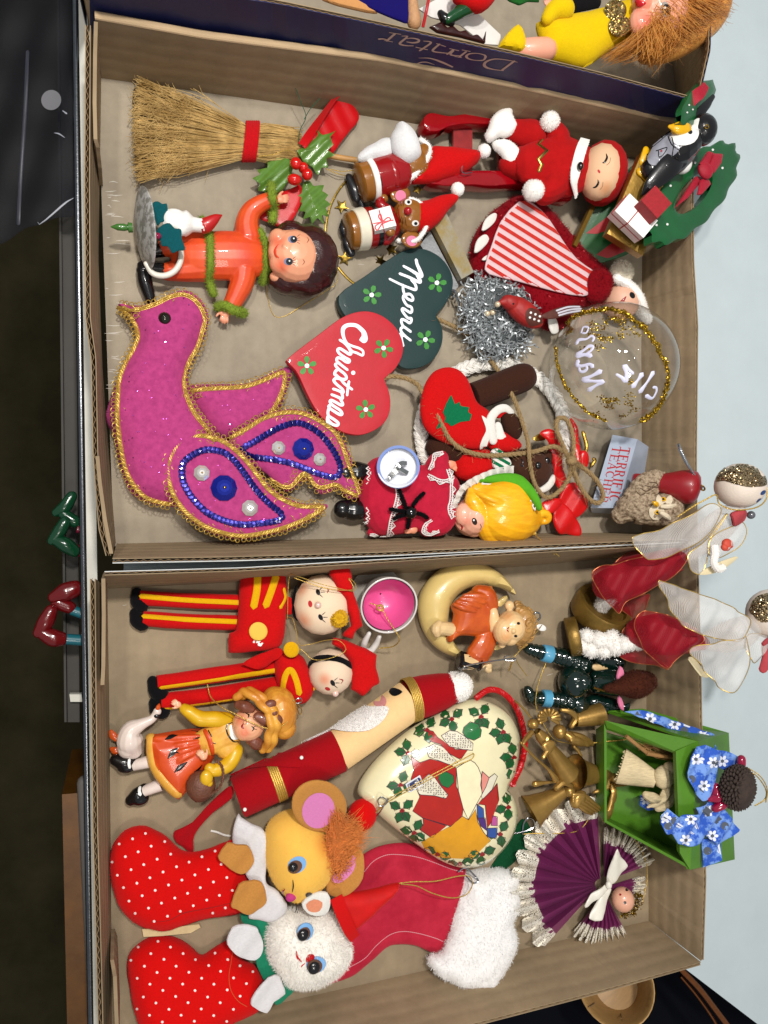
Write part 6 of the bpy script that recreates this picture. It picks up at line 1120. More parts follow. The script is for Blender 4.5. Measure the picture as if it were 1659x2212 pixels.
gold_loop('gold_loop', K3([(915,335,50),(950,335,70),(970,400,80),(985,470,84),(1040,470,80),(1120,450,100),(1190,450,120),(1225,500,120),(1150,540,118),(1060,548,96),(1000,500,84),(960,490,84)]), t, .9)
# ------------------------------------------------ pink cup
t = thing('toy_teacup', 'small white toy teacup with pink inside and a gold cord, lying tilted on a saucer', 'teacup', (841,1308,0))
M_pinkcup = gloss('pink_enamel', '#d7538f', .3, coat=.3, var=(60,.08)); cu = fK((1450,270))
mb = MB(); lathe(mb, (822,1283,26), (841,1308,112), [(0,24),(.05,34),(.35,48),(.8,57.5),(1,60.5),(1.01,59),(1,57)], 40, cap=False); part('cup', mb, gloss('cream_white_enamel', '#cfcac4', .35), t)
mb = MB(); lathe(mb, (841-2,1308-2.6,108), (822,1283,40), [(-.06,57.2),(.3,53),(.7,44),(.9,28),(1,2)], 40, cap=False); mb.mi = 0; part('cup_lining', mb, M_pinkcup, t); bcp = mb.bvh()
mb = MB(); lathe(mb, (812,1278,4), (814,1280,20), [(0,30),(.5,50),(1,56),(1,53),(.5,40),(.4,2)], 40); part('saucer', mb, gloss('dull_cream', '#9d978d', .5), t)
mb = MB(); tube(mb, K3([(1345,415,84),(1322,460,70),(1318,495,56),(1350,505,50),(1380,470,56),(1398,430,70)]), [5,7,7,7,7,5], 10, 5, round_=True); part('cup_handle', mb, gloss('cream_white_enamel', '#cfcac4', .35), t)
gold_loop('gold_cord', K3([(1350,258,60),(1385,270,70),(1410,285,74),(1440,340,90),(1480,400,112),(1502,445,108),(1470,480,70),(1400,490,40)]), t, 1.6); mb = MB(); tube(mb, K3([(1390,290,72),(1385,275,76),(1405,268,78),(1420,282,76),(1408,296,74)]), 2.2, 6, 4, closed=True); part('knot', mb, M_goldth, t)
# ------------------------------------------------ moon angel
M_moon = gloss('cream_yellow_glaze', '#d3b873', .3, coat=.3, var=(40,.16)); M_orange = gloss('orange_glaze', '#c65a14', .35, coat=.3, var=(70,.3), col2='#a53c12'); M_bisque = gloss('bisque_cream', '#d8b784', .4, coat=.15, var=(120,.2)); M_curl = gloss('tan_curls', '#b98a4c', .4, coat=.1, var=(160,.4))
t = thing('moon_angel', 'cream crescent moon ornament with a curly haired angel in an orange robe holding a lantern', 'ornament', (1010,1320,0))
mb = MB(); pillow(mb, L3([(694,346),(660,275),(600,212),(520,163),(430,136),(330,146),(230,200),(150,290),(115,390),(122,500),(160,592),(220,662),(290,702),(345,716),(378,695),(350,660),(320,620),(296,560),(290,470),(312,392),(362,332),(432,298),(520,288),(600,302),(650,325)]), PL(*fL((300,400)), 42), 34, 40, .9, sm=4, step=6); part('moon', mb, M_moon, t)
mb = MB(); pillow(mb, L3([(312,405),(400,335),(470,302),(562,290),(535,335),(520,372),(565,405),(588,445),(572,495),(575,560),(500,590),(440,592),(352,590),(300,632),(284,600),(312,520),(325,460)]), PL(*fL((440,460)), 84), 26, 30, .8, sm=3, step=5); tube(mb, L3([(540,560,92),(510,640,96),(470,705,92)]), [20,26,28], 14, 5, round_=True, flat=.6); tube(mb, L3([(540,400,92),(520,350,94),(480,330,92)]), [20,22,18], 14, 4, round_=True)
for k in range(4): tube(mb, L3([(330+k*20,400-k*18,102),(380+k*30,420-k*24,110),(450+k*28,440-k*26,112)]), [4,7,5], 8, 4, round_=True)
rb = fuse(mb, 1.4, 2); part('robe', rb, M_orange, t)
mb = MB(); tube(mb, L3([(320,555,84),(270,545,86),(235,545,88)]), [16,15,14], 12, 4, round_=True); tube(mb, L3([(235,520,90),(220,548,94),(225,575,92)]), [9,12,9], 10, 4, round_=True); [ball(mb, fL((208+2*k,528+k*11))+(94,), 4.2) for k in range(5)]; part('foot', fuse(mb, 1.2, 1), M_bisque, t)
M_mf = skin('moon_angel_face', '#d8b380'); mb = MB(); ball(mb, fL((668,535))+(112,), (32,36,34)); ball(mb, fL((625,560))+(120,), (24,30,24)); ball(mb, fL((665,605))+(118,), (18,16,18)); ball(mb, fL((683,560))+(146,), (6,6,6)); ball(mb, fL((615,640))+(104,), (9,9,8)); ball(mb, fL((660,408))+(106,), (11,11,9)); ball(mb, fL((560,490))+(104,), (14,30,14)); hd = fuse(mb, 1.3, 3); ho = part('head', hd, M_mf, t); bh = hd.bvh(); rouge(M_mf, [hit(bh, *fL((640,600)))[0], hit(bh, *fL((650,470)))[0]], '#c9742e', 24, ORG[t.name], .5)
for c in ((714,515),(698,590)): mb = MB(); dot(mb, *fL(c), 3.6, bh, .8, 10, 3, 10); part('eye', mb, M_black, ho)
mb = MB(); strokes(mb, L3([(656,538),(648,552),(654,566)]), bh, [.8,1.6,.8], .5); part('mouth', mb, M_mred, ho)
mb = MB(); r = random.Random(4); ball(mb, fL((735,520))+(104,), (26,42,30))
for i in range(95):
    a = r.uniform(-1.45,1.35); q = r.uniform(.72,1.05); u, v = 690+115*q*math.cos(a)*1.02, 525+128*q*math.sin(a); rr = r.uniform(4,6.4); z = 140-52*(q*abs(math.sin(a*.9)))**1.5-(q-.72)*70; pts = [fL((u+13*math.cos(b),v+13*math.sin(b)))+(z+b,) for b in np.linspace(0,5,7)]; tube(mb, pts, 2.6, 6, 3, round_=True)
part('curls', fuse(mb, 1.1, 1), M_curl, t)
for pts in (L3([(575,390),(640,345),(645,370),(600,420)]), L3([(545,640),(600,640),(606,668),(560,675)])): slabfelt(pts, 74, M_moon, t, 'wing', h=6)
mb = MB(); c = fL((428,740)); k = sc(*c,90); lathe(mb, fL((352,735))+(84,), fL((500,752))+(92,), [(0,16),(.08,21),(.12,20),(.8,16),(.86,20),(.95,14),(1,8)], 8); lo = part('lantern', mb, M_black, t, smooth=False); bl = mb.bvh(); mb = MB(); decal(mb, L3([(388,702),(478,712),(472,762),(392,745)]), bl, 1.5, 0, 5); part('lantern_pane', mb, M_bisque, lo); mb = MB(); decal(mb, L3([(385,765),(440,778),(462,790),(440,812),(380,790)]), bl, 1.5, 0, 5); part('lantern_pane', mb, M_bisque, lo)
mb = MB(); hand(mb, fL((538,768))+(100,), 100, 13, .6, 1); part('hand', fuse(mb, 1, 1), M_bisque, t)
mb = MB(); tube(mb, L3([(362,810,120),(385,780,128),(430,762,130),(550,742,124),(682,724,110),(690,735,106),(640,735,100),(632,715,100),(660,705,104)]), 1.6, 6, 5); tube(mb, L3([(800,470,110),(815,450,116),(840,455,116),(845,480,112),(830,495,108)]), 2, 6, 4); part('wire_hook', mb, M_silver, t)
gold_loop('gold_thread', L3([(855,525,60),(830,560,80),(760,640,96),(690,715,106),(665,770,80),(660,800,70),(690,730,100),(720,770,70),(765,830,50)]), t, 1.2);
mb = MB(); pillow(mb, circ(*fL((852,540)), 11, 7, 20), PL(*fL((852,540)), 44), 1, 3, .5, 1, sm=2, step=4); part('paper_label', mb, M_white, t)
# ------------------------------------------------ goose girl
M_peach = skin('painted_peach', '#dba07c'); M_gbon = gloss('golden_bonnet', '#d59a35', .38, coat=.15, var=(80,.3), col2='#b5691f'); M_skirt = gloss('orange_skirt', '#cf4f1c', .4, coat=.15, var=(70,.35), col2='#b8380f'); M_apr = gloss('butter_bodice', '#dfae4c', .4, coat=.1, var=(100,.25), col2='#c98a2c'); M_slv = gloss('yellow_sleeve', '#d9a912', .38, coat=.15, var=(80,.25)); M_choc = gloss('chocolate_hair', '#7a4330', .45, coat=.1, var=(140,.4)); M_basket = mat('brown_basket', '#6a3f2c', .55, var=(250,.35), bump=(700,.9,2)); M_goose = gloss('white_goose', '#d9c9bf', .35, var=(90,.15)); M_obill = gloss('orange_bill', '#c44d14', .35)
t = thing('goose_girl', 'moulded girl in a frilled bonnet and orange skirt with a basket and a white goose', 'figure', (430,1600,0))
mb = MB(); sk = M3([(655,320),(640,300),(560,300),(470,312),(370,330),(318,336),(312,400),(318,460),(332,525),(390,610),(470,692),(510,685),(580,600),(640,540),(690,470),(705,400)]); pillow(mb, sk, PL(*fM((500,470)), 40), 42, 46, .8, sm=2, step=5)
for k in range(6): a = k/5; tube(mb, M3([(660,340+a*110,72),(520,350+a*190,84-abs(a-.5)*30),(370+a*110,360+a*270,62-abs(a-.5)*20)]), [3,7,9], 8, 5, round_=True)
so = fuse(mb, 1.5, 2); sp = part('skirt', so, M_skirt, t); bs = so.bvh()
mb = MB(); strokes(mb, M3([(330,340),(328,400),(334,460),(350,520),(400,592),(470,665),(495,680)]), bs, [9,11,12,12,12,11,8], 1, 6, 8, .5); part('yellow_hem', mb, M_apr, sp)
mb = MB(); 
for pts, r_ in (([(415,362),(450,345),(485,338)],[1,5,1]), ([(430,470),(460,435),(490,410)],[1,6,1]), ([(445,440),(470,432),(495,440)],[.6,2,.6]), ([(468,548),(500,520),(540,490)],[1,5.5,1]), ([(575,360),(610,352),(645,365)],[.6,2.4,.6]), ([(560,310),(610,320),(640,345)],[.6,2,.6]), ([(580,545),(605,530),(625,505)],[.6,3,.6]), ([(620,330),(645,370),(650,400)],[1,3,1])): strokes(mb, M3(pts), bs, r_, .5, 5, 6, .15)
part('leaf_marks', mb, M_black, sp)
mb = MB(); tube(mb, M3([(640,380,62),(720,350,68),(800,310,70),(835,300,68)]), [30,34,34,20], 16, 5, round_=True, flat=.7); ball(mb, fM((770,400))+(66,), (28,30,24)); bo_ = fuse(mb, 1.4, 2); bp_ = part('bodice', bo_, M_apr, t); bb = bo_.bvh(); mb = MB(); strokes(mb, M3([(640,310),(665,360),(680,410),(688,455)]), bb, [4,5,5,3], 1, 5, 8, .3); part('sash', mb, M_skirt, bp_)
mb = MB(); strokes(mb, M3([(795,265),(765,285),(770,330),(800,370),(830,375)]), bb, [1,1.6,1.6,1.6,1], .6); strokes(mb, M3([(660,310),(680,345)]), bb, 1.2, .6); strokes(mb, M3([(670,375),(700,385)]), bb, 1.2, .6); part('trim_lines', mb, M_black, bp_)
mb = MB(); decal(mb, M3([(780,290),(800,280),(838,350),(800,362),(785,340)]), bb, 1.2, 2, 5); part('neckline', mb, M_white, bp_)
mb = MB(); tube(mb, M3([(770,250,72),(700,245,76),(620,245,78),(550,205,76),(525,190,74)]), [16,17,16,14,12], 14, 5, round_=True); part('sleeve', wob(mb, 2, 140), M_slv, t); mb = MB(); tube(mb, M3([(815,425,76),(790,480,82),(750,520,88),(690,535,94),(665,525,96)]), [16,17,16,14,11], 14, 5, round_=True); part('sleeve', wob(mb, 2, 140), M_slv, t)
mb = MB(); hand(mb, fM((490,165))+(74,), 215, 13, .5, -1); part('hand', fuse(mb, 1, 1), M_peach, t); mb = MB(); hand(mb, fM((635,460))+(98,), 230, 15, .6, 1); part('hand', fuse(mb, 1, 1), M_peach, t)
for a, b, c in (((330,485,40),(280,498,38),(235,508,34)), ((390,618,36),(340,638,34),(295,655,30))): mb = MB(); tube(mb, M3([a,b,c]), [14,12.5,12], 14, 4); part('stocking_leg', mb, M_goose, t)
for pts in (M3([(235,490,30),(185,495,32),(135,478,30)]), M3([(295,645,26),(260,678,28),(222,705,26)])): mb = MB(); tube(mb, pts, [13,17,13], 14, 5, round_=True); ball(mb, (pts[1][0]+4,pts[1][1]+8,pts[1][2]), (20,14,15)); s_ = fuse(mb, 1.3, 2); s2 = part('shoe', s_, M_black, t); mb = MB(); c = pts[0]; strokes(mb, [(c[0]-9,c[1]-5),(c[0]-10,c[1]+4),(c[0]-8,c[1]+12)], s_.bvh(), 3, .8); part('shoe_strap', mb, M_white, s2)
mb = MB(); ball(mb, fM((618,625))+(84,), (32,34,28)); bk = wob(mb, 2, 200); part('basket', bk, M_basket, t); mb = MB(); rope(mb, M3([(660,680,100),(720,640,108),(745,570,112),(735,510,108),(705,480,100)]), 3.4, 2, .06); part('basket_handle', mb, M_basket, t); mb = MB(); ball(mb, fM((650,580))+(104,), (14,18,10)); ball(mb, fM((665,610))+(102,), (8,8,8)); part('basket_fruit', mb, M_slv, t)
mb = MB(); ball(mb, fM((890,275))+(98,), (36,36,34)); ball(mb, fM((862,300))+(108,), (22,26,22)); ball(mb, fM((868,265))+(130,), (4,4,4)); hd = fuse(mb, 1.2, 2); M_gf = skin('goose_girl_face', '#dda07a'); ho = part('head', hd, M_gf, t); bh = hd.bvh(); rouge(M_gf, [hit(bh, *fM((865,325)))[0], hit(bh, *fM((840,250)))[0]], '#cc5030', 20, ORG[t.name], .65)
mb = MB(); [strokes(mb, M3(p), bh, [.5,1.6,.5], .5) for p in ([(870,212),(890,222),(886,240)],[(905,285),(918,300),(908,315)])]; [strokes(mb, M3(p), bh, [.8,.4], .5) for p in ([(885,222),(900,215)],[(888,230),(905,232)],[(915,292),(932,285)],[(915,300),(935,305)])]; part('closed_eyes', mb, M_black, ho); mb = MB(); strokes(mb, M3([(860,272),(852,288),(862,300)]), bh, [1,2.2,1], .5); part('mouth', mb, M_mred, ho)
mb = MB(); tube(mb, M3([(835,165,112),(870,175,118),(905,190,120)]), [10,13,8], 10, 4, round_=True); tube(mb, M3([(940,230,134),(980,250,134),(985,270,128)]), [9,12,6], 10, 4, round_=True); tube(mb, M3([(890,365,104),(930,380,108),(965,405,98)]), [8,14,10], 10, 4, round_=True); part('hair', wob(fuse(mb, 1.2, 1), 2, 200), M_choc, t)
mb = MB(); ball(mb, fM((1065,205))+(88,), (38,54,48)); ball(mb, fM((1040,130))+(90,), (28,26,38)); ball(mb, fM((1090,290))+(90,), (26,26,36)); n_ = 40; 
path = crom(M3([(822,118,100),(870,92,112),(930,130,126),(975,175,136),(1008,230,140),(1014,300,136),(1000,360,124),(975,420,104)]), False, 6); path = [(q[0]+2.2*math.sin(i*.7), q[1]+1.2*math.cos(i*.7), q[2]+2.5*math.sin(i*.7+1)) for i, q in enumerate(path)]; tube(mb, path, 9.5, 10, 0, round_=True); path2 = [(q[0]+12, q[1]-2, q[2]-3) for q in path]; tube(mb, path2, 10, 10, 0, round_=True); part('bonnet', fuse(mb, 1.3, 2), M_gbon, t)
mb = MB(); ball(mb, fM((1035,210))+(140,), (8,8,6)); ball(mb, fM((1010,165))+(138,), (11,15,8), 70); ball(mb, fM((1050,250))+(138,), (14,12,8), 40); ball(mb, fM((1005,250))+(138,), (10,12,6), 60); part('bow', fuse(mb, 1.1, 1), M_choc, t)
gold_loop('gold_cord', M3([(655,48,40),(675,120,60),(740,180,110),(810,215,128),(900,262,140),(970,292,140),(1040,300,140),(1110,260,134),(1150,180,110),(1150,150,100),(1190,190,60),(1180,220,50),(1160,170,96)]), t, 1.6); mb = MB(); tube(mb, M3([(1150,150,98),(1165,130,104),(1185,128,104),(1190,145,100),(1170,155,98)]), 1.6, 6, 4, closed=True); part('eyelet', mb, M_silver, t)
mb = MB(); tube(mb, M3([(235,420,36),(215,370,42),(225,310,44),(280,275,46),(340,245,46),(368,205,46)]), [20,28,22,13,9,8], 14, 6, round_=True); ball(mb, fM((200,400))+(36,), (22,26,26)); ball(mb, fM((370,203))+(48,), (9,9,8)); gs = fuse(mb, 1.2, 3); gp = part('goose', gs, M_goose, t); mb = MB(); tube(mb, M3([(372,190,50),(377,175,50),(380,165,48)]), [5,5,3], 8, 3, round_=True); part('goose_bill', mb, M_obill, gp); mb = MB(); ball(mb, fM((368,228))+(52,), (7,5,5)); part('goose_bonnet_tie', mb, M_black, gp)
for pts in (M3([(150,370,30),(120,340,28),(108,318,26)]), M3([(160,430,26),(130,425,24),(112,415,22)])): mb = MB(); tube(mb, pts, [4,8,5], 10, 4, round_=True, flat=.6); part('goose_foot', mb, M_obill, gp)
# ------------------------------------------------ long felt santa
M_rsanta = felt('santa_red_felt', '#9d0a14', .2); M_sface = mat('buff_felt', '#e6bf88', .9, 0, .12, .35, bump=(2300,.45), var=(180,.1)); M_beard = mat('white_wool', '#e4dfda', .95, 0, .1, .4, var=(400,.12))
t = thing('felt_santa', 'long rolled felt santa with wool beard, gold banded hat and white pompom', 'ornament', (740,1610,0))
S0, S1, S2, S3, S4 = (512,1722,48),(730,1622,50),(728,1623,50),(886,1512,54),(985,1484,56)
mb = MB(); lathe(mb, S0, S1, [(0,2),(.0,42),(.02,46),(.5,47),(1,48),(1,44)], 40); part('body', mb, M_rsanta, t); bb = mb.bvh()
mb = MB(); lathe(mb, S2, S3, [(0,44),(.5,44.5),(1,45)], 40); ho = part('head', mb, M_sface, t); bh = mb.bvh()
mb = MB(); lathe(mb, S3, S4, [(0,46),(.35,44),(.7,39),(1,31),(1.06,18),(1.08,2)], 32); part('hat', wob(mb, 1.5, 70), M_rsanta, t)
for k in range(6):
    mb = MB(); lathe(mb, S3, S4, [(-.07+k*.032,46.5),(-.062+k*.032,48.2),(-.045+k*.032,48.2),(-.038+k*.032,46.5)], 40, cap=False); part('gold_hat_braid', mb, M_goldth, t)
for k in range(5):
    mb = MB(); lathe(mb, (512,1722,48), (730,1622,50), [(.33+k*.018,47),(.335+k*.018,48.6),(.343+k*.018,48.6),(.348+k*.018,47)], 40, cap=False); part('gold_belt_braid', mb, M_goldth, t)
bd_ = O3([(-60,440),(20,420),(150,362),(350,318),(450,318),(545,316),(535,370),(475,438),(385,478),(255,482),(165,472),(80,500),(-20,510),(-70,480)]); mb = MB(); fuzz = MB(); both = MB(); both.join(mb); lm = MB(); lathe(lm, S0, S1, [(0,46),(.5,47),(1,48)], 40); lathe(lm, S2, S3, [(0,46),(1,45.5)], 40); blm = lm.bvh(); decal(mb, bd_, blm, 4, 3, 5); fur(mb, MB().join(mb), 3800, 5, .8, jit=.6); part('beard', mb, M_beard, t)
mb = MB(); decal(mb, O3([(553,212),(572,186),(610,192),(645,213),(605,240),(572,238)]), bh, 1.2, 2, 4); part('eye', mb, M_bfelt, ho); mb = MB(); dot(mb, *fO((492,278)), 14, bh, 1.2, 20); part('cheek', mb, felt('rose_felt', '#cf8a86', .1), ho); mb = MB(); strokes(mb, O3([(325,298),(350,292),(372,282)]), bh, [.6,2,.6], .8); part('mouth', mb, M_mred, ho)
c_ = MB(); ball(c_, fO((1012,178))+(64,), 32); mb = MB(); mb.join(wob(c_, 3, 80)); fur(mb, c_, 3800, 5, .8); part('pompom', mb, M_fuzz, t)
a1 = M3([(782,600),(778,545),(835,462),(900,448),(1010,450),(1190,436),(1200,450),(1182,522),(1000,520),(840,540)]); mb = MB(); decal(mb, a1, bb, 4, 1, 6); pl_ = MB(); pl_.join(mb); part('felt_arm', mb, M_rsanta, t)
slabfelt(M3([(800,632),(765,640),(650,742),(570,830),(466,885),(468,925),(500,965),(560,1002),(578,985),(575,930),(605,870),(690,775),(795,690)]), 22, M_rsanta, t, 'felt_arm', (.15,.1), 3, 2, 3)
mb = MB(); [ball(mb, fM(p)+(96,), 4) for p in ((1190,465),(868,760))]; part('glue_spot', mb, M_fuzz, t)
# ------------------------------------------------ decoupage heart
M_hc = mat('cream_lacquer', '#e2d9b0', .16, 0, .5, coat=.6, var=(30,.12)); prn = lambda n, c: mat('print_'+n, c, .2, 0, .5, coat=.5, var=(120,.14))
t = thing('heart_ornament', 'large glossy cream heart ornament printed with a bearded santa inside a holly border', 'ornament', (960,1660,0))
ho_ = O3([(340,868),(372,790),(470,662),(620,520),(760,420),(900,348),(1010,290),(1120,262),(1230,276),(1330,332),(1392,412),(1426,520),(1416,640),(1390,760),(1346,848),(1382,905),(1410,1000),(1396,1120),(1332,1240),(1230,1340),(1120,1386),(1000,1388),(880,1342),(760,1260),(620,1160),(500,1062),(405,972),(350,915)])
mb = MB(); pillow(mb, ho_, PL(960,1660,52), 56, 95, .8, sm=4, step=6); hh = part('heart_body', mb, M_hc, t); bh = mb.bvh(); M_ink = mat('dark_ink', '#3a1a2a', .4); inkmb = MB()
def printed(nm, col, pts, lift=.8, ink=True):
    mb = MB(); decal(mb, O3(pts), bh, lift, 0, 7); part(nm, mb, prn(nm, col), hh)
    if ink: q = O3(pts); strokes(inkmb, q+[q[0]], bh, .75, lift+.2, 0, 5, .3)
printed('red_robe', '#a81e14', [(700,648),(760,690),(830,665),(960,700),(1005,725),(1005,850),(1020,880),(1052,1000),(1045,1050),(968,1118),(860,1085),(780,1062),(712,1015),(760,920),(735,860),(700,800),(720,740)])
printed('red_robe_hem', '#a81e14', [(780,1062),(940,1115),(850,1190),(832,1190),(760,1140),(785,1100)])
printed('gold_sack', '#d49414', [(773,1225),(860,1170),(968,1118),(1045,1050),(1088,1075),(1135,1005),(1150,1090),(1190,1160),(1236,1215),(1112,1340),(900,1330),(800,1290)])
printed('red_sleeve', '#a81e14', [(812,470),(850,480),(880,520),(1000,600),(1085,600),(1035,668),(960,630),(900,566),(830,545)], 1)
printed('fur_trim', '#d9d2bc', [(905,508),(960,474),(1010,480),(1062,512),(1118,560),(1115,606),(1050,600),(960,580),(930,545)], 1.2); printed('fur_trim', '#d9d2bc', [(800,590),(860,562),(910,580),(960,632),(1015,690),(965,705),(900,680),(820,650)], 1.2); printed('fur_trim', '#d9d2bc', [(765,815),(822,764),(860,790),(895,840),(948,905),(935,932),(860,912),(758,905),(740,872)], 1.2)
tri = MB(); r = random.Random(9)
for poly in ([(915,508),(960,484),(1055,515),(1108,560),(1105,598),(960,575)], [(810,590),(860,570),(955,635),(1000,688),(830,648)], [(775,815),(820,775),(890,840),(938,905),(925,922),(750,880)]):
    P_ = np.array(O3(poly)); lo, hi = P_.min(0), P_.max(0)
    for yy in np.arange(lo[1], hi[1], 4.6):
        for xx in np.arange(lo[0], hi[0], 5.4):
            q = (xx+r.uniform(-1,1), yy+r.uniform(-1,1))
            if inpoly(np.array([q]), P_)[0]:
                a = r.uniform(0,6.3); pts = [hit(bh, q[0]+2.1*math.cos(a+b), q[1]+2.1*math.sin(a+b), 1.7)[0] for b in (0,-2.5,-3.8)]; tri.add(pts, [(0,1,2)])
part('fur_print', tri, M_ink, hh, stuff=True)
printed('beard', '#e6ddb6', [(1005,725),(1060,690),(1100,672),(1130,690),(1152,720),(1172,770),(1178,900),(1140,970),(1085,1072),(1052,1000),(1020,880)], 1.3)
printed('face_print', '#d98a7c', [(1180,748),(1226,790),(1205,850),(1180,895),(1168,840)], 1.4); printed('hat_print', '#a81e14', [(1280,828),(1292,940),(1240,1092),(1215,1132),(1200,975),(1150,968),(1180,935),(1240,880)], 1.2); printed('hat_fur', '#d9d2bc', [(1226,790),(1262,762),(1282,780),(1245,870),(1182,935),(1172,912),(1205,850)], 1.4)
printed('mitten_print', '#1d6b35', [(1058,450),(1100,415),(1150,430),(1175,470),(1168,515),(1125,538),(1070,520),(1048,485)], 1.3); printed('mitten_print', '#1d6b35', [(890,765),(940,750),(985,775),(990,820),(950,860),(905,840),(885,800)], 1.4)
printed('blue_patch', '#2f4f94', [(1145,970),(1188,1000),(1192,1060),(1148,1062)], 1.2); printed('purple_patch', '#4a2a72', [(1148,1062),(1200,1062),(1210,1150),(1170,1115)], 1.2); printed('pink_patch', '#b0508c', [(1250,1048),(1282,1055),(1282,1115),(1238,1112)], 1.2); printed('blue_patch', '#2f4f94', [(1212,1132),(1282,1128),(1276,1198),(1215,1190)], 1.2)
part('ink_outlines', inkmb, M_ink, hh)
lfm, veins = MB(), MB(); M_hl = prn('holly', '#1c5a2c')
def hleaf(u, v, ang, L):
    a = R_(ang); f = lambda x, y: (u+x*math.cos(a)-y*math.sin(a), v+x*math.sin(a)+y*math.cos(a)); W = L*.3
    pts = [f(0,0),f(L*.22,-W*.7),f(L*.3,-W*1.3),f(L*.48,-W*.8),f(L*.62,-W*1.25),f(L*.78,-W*.55),f(L,0),f(L*.78,W*.55),f(L*.62,W*1.25),f(L*.48,W*.8),f(L*.3,W*1.3),f(L*.22,W*.7)]
    return pts, f
def holly(u, v, angs, L=27):
    c = fO((u,v))
    for a in angs:
        pts, f = hleaf(c[0]+4*math.cos(R_(a)), c[1]+4*math.sin(R_(a)), a, L); mb = MB(); decal(mb, pts, bh, .9, 0, 8); part('holly_leaf', mb, M_hl, hh); strokes(inkmb2, pts+[pts[0]], bh, .6, 1, 0, 5, .3); strokes(inkmb2, [f(0,0), f(L*.9,0)], bh, .5, 1.2, 0, 4, .3)
    bermb = MB(); [dot(bermb, *fO((u+d[0],v+d[1])), 3.4, bh, 1.8, 8) for d in ((0,0),(8,6),(-6,8))]; part('holly_berries', bermb, prn('berry', '#8f1a1f'), hh)
inkmb2 = MB()
for u, v, an in ((975,392,(-150,-40,80,150)),(1172,375,(-150,-60,60,110)),(1320,478,(-110,170,60,110)),(1393,648,(-100,120,175)),(1392,820,(100,-110)),(1355,985,(-100,90,160)),(1300,1165,(-60,80,170)),(1180,1300,(-20,100,170)),(1030,1365,(-10,170)),(880,1300,(20,200)),(722,1155,(-60,40,100,190)),(640,1005,(-150,-40,60,110)),(630,835,(-70,20,110,170)),(682,622,(-100,10,110,185)),(808,466,(-160,-60,80,160))): holly(u, v, an)
part('leaf_outlines', inkmb2, M_ink, hh)
mb = MB(); rope(mb, O3([(1140,255,60),(1220,200,52),(1310,214,46),(1400,302,40),(1450,430,34),(1468,560,30),(1445,700,32),(1400,800,44),(1385,840,60)]), 7.2, 4, .05, fill=.5); part('red_cord', mb, M_satin, t)
mb = MB(); tg = O3([(660,832),(760,768),(776,838),(682,892)]); decal(mb, tg, bh, 5, 0, 6); tgo = part('paper_tag', mb, mat('tag_paper', '#c9cbd2', .5), t); mb = MB(); decal(mb, O3([(672,836),(756,782),(770,834),(690,882)]), bh, 6, 0, 6); part('tag_print', mb, mat('tag_blue', '#1a2858', .5), tgo); btg = mb.bvh(); mb = MB()
def tl(txt, o, dx, dy, s):   # small block capitals on the tag, reading down the tag
    G = {'M':[[(0,0),(0,1),(.5,.4),(1,1),(1,0)]],'A':[[(0,0),(.5,1),(1,0)],[(.2,.4),(.8,.4)]],'D':[[(0,0),(0,1),(.6,1),(1,.6),(1,.4),(.6,0),(0,0)]],'J':[[(1,1),(1,.2),(.6,0),(.1,.2)]]}
    for i, c in enumerate(txt):
        for ln in G[c]: strokes(mb, O3([(o[0]+dx[0]*(i*1.25+x)*s+dy[0]*y*s, o[1]+dx[1]*(i*1.25+x)*s+dy[1]*y*s) for x, y in ln]), btg, .8, .5, 0, 4, .3)
tl('MAD', (722,806), (.25,.97), (.97,-.25), 20); tl('JA', (684,838), (.25,.97), (.97,-.25), 20); part('lettering', mb, M_white, tgo)
gold_loop('gold_loop', [(p[0],p[1],p[2]) for p in O3([(450,1040,80),(560,930,110),(700,852,122),(900,742,126),(1080,650,122),(1125,628,118),(1110,665,122),(1000,712,126),(850,790,126),(680,880,120),(540,960,104),(470,1020,84)])], t, 1.5); mb = MB(); tube(mb, O3([(530,935,112),(500,920,112),(478,945,106),(490,980,104),(530,970,108),(545,930,110),(500,1010,96),(460,1060,70)]), 1.4, 6, 5); part('wire_hook', mb, M_silver, t)
# ------------------------------------------------ dark green reindeer
M_rd = mat('bottle_green_enamel', '#08201a', .12, 0, .5, coat=.7, var=(80,.4)); M_sky = gloss('sky_blue_band', '#4f97b8', .35); M_chen = mat('brown_chenille', '#4a2316', .95, 0, .1, .35, var=(300,.35))
t = thing('green_reindeer', 'glossy dark green beaded animal figure with pink ears and brown chenille tuft', 'figure', (1280,1480,0))
def segleg(pts, rs, t):
    mb = MB(); Q = crom([p+(r_,) for p, r_ in zip(pts, rs)], False, 8); tube(mb, [tuple(q[:3]) for q in Q], [q[3]*(1+.10*math.sin(i*2.1)) for i, q in enumerate(Q)], 16, 0, round_=True); return part('leg', mb, M_rd, t)
segleg(L3([(775,668,40),(850,690,42),(920,702,44),(1000,722,44),(1100,760,44)]), [13,16,17,20,24], t); segleg(L3([(770,915,36),(800,960,36),(880,968,40),(960,975,42),(1080,1000,44)]), [10,15,16,18,24], t); segleg(L3([(1200,720,36),(1250,730,36),(1300,745,36)]), [20,22,20], t); segleg(L3([(1160,985,36),(1240,1005,36),(1290,1015,36)]), [18,18,16], t)
for a, b in ((L3([(855,690,44)])[0], L3([(912,702,45)])[0]), (L3([(855,962,40)])[0], L3([(905,968,42)])[0])): mb = MB(); lathe(mb, a, b, [(0,16.5),(.1,18.5),(.9,19.5),(1,17)], 18); part('blue_band', mb, M_sky, t)
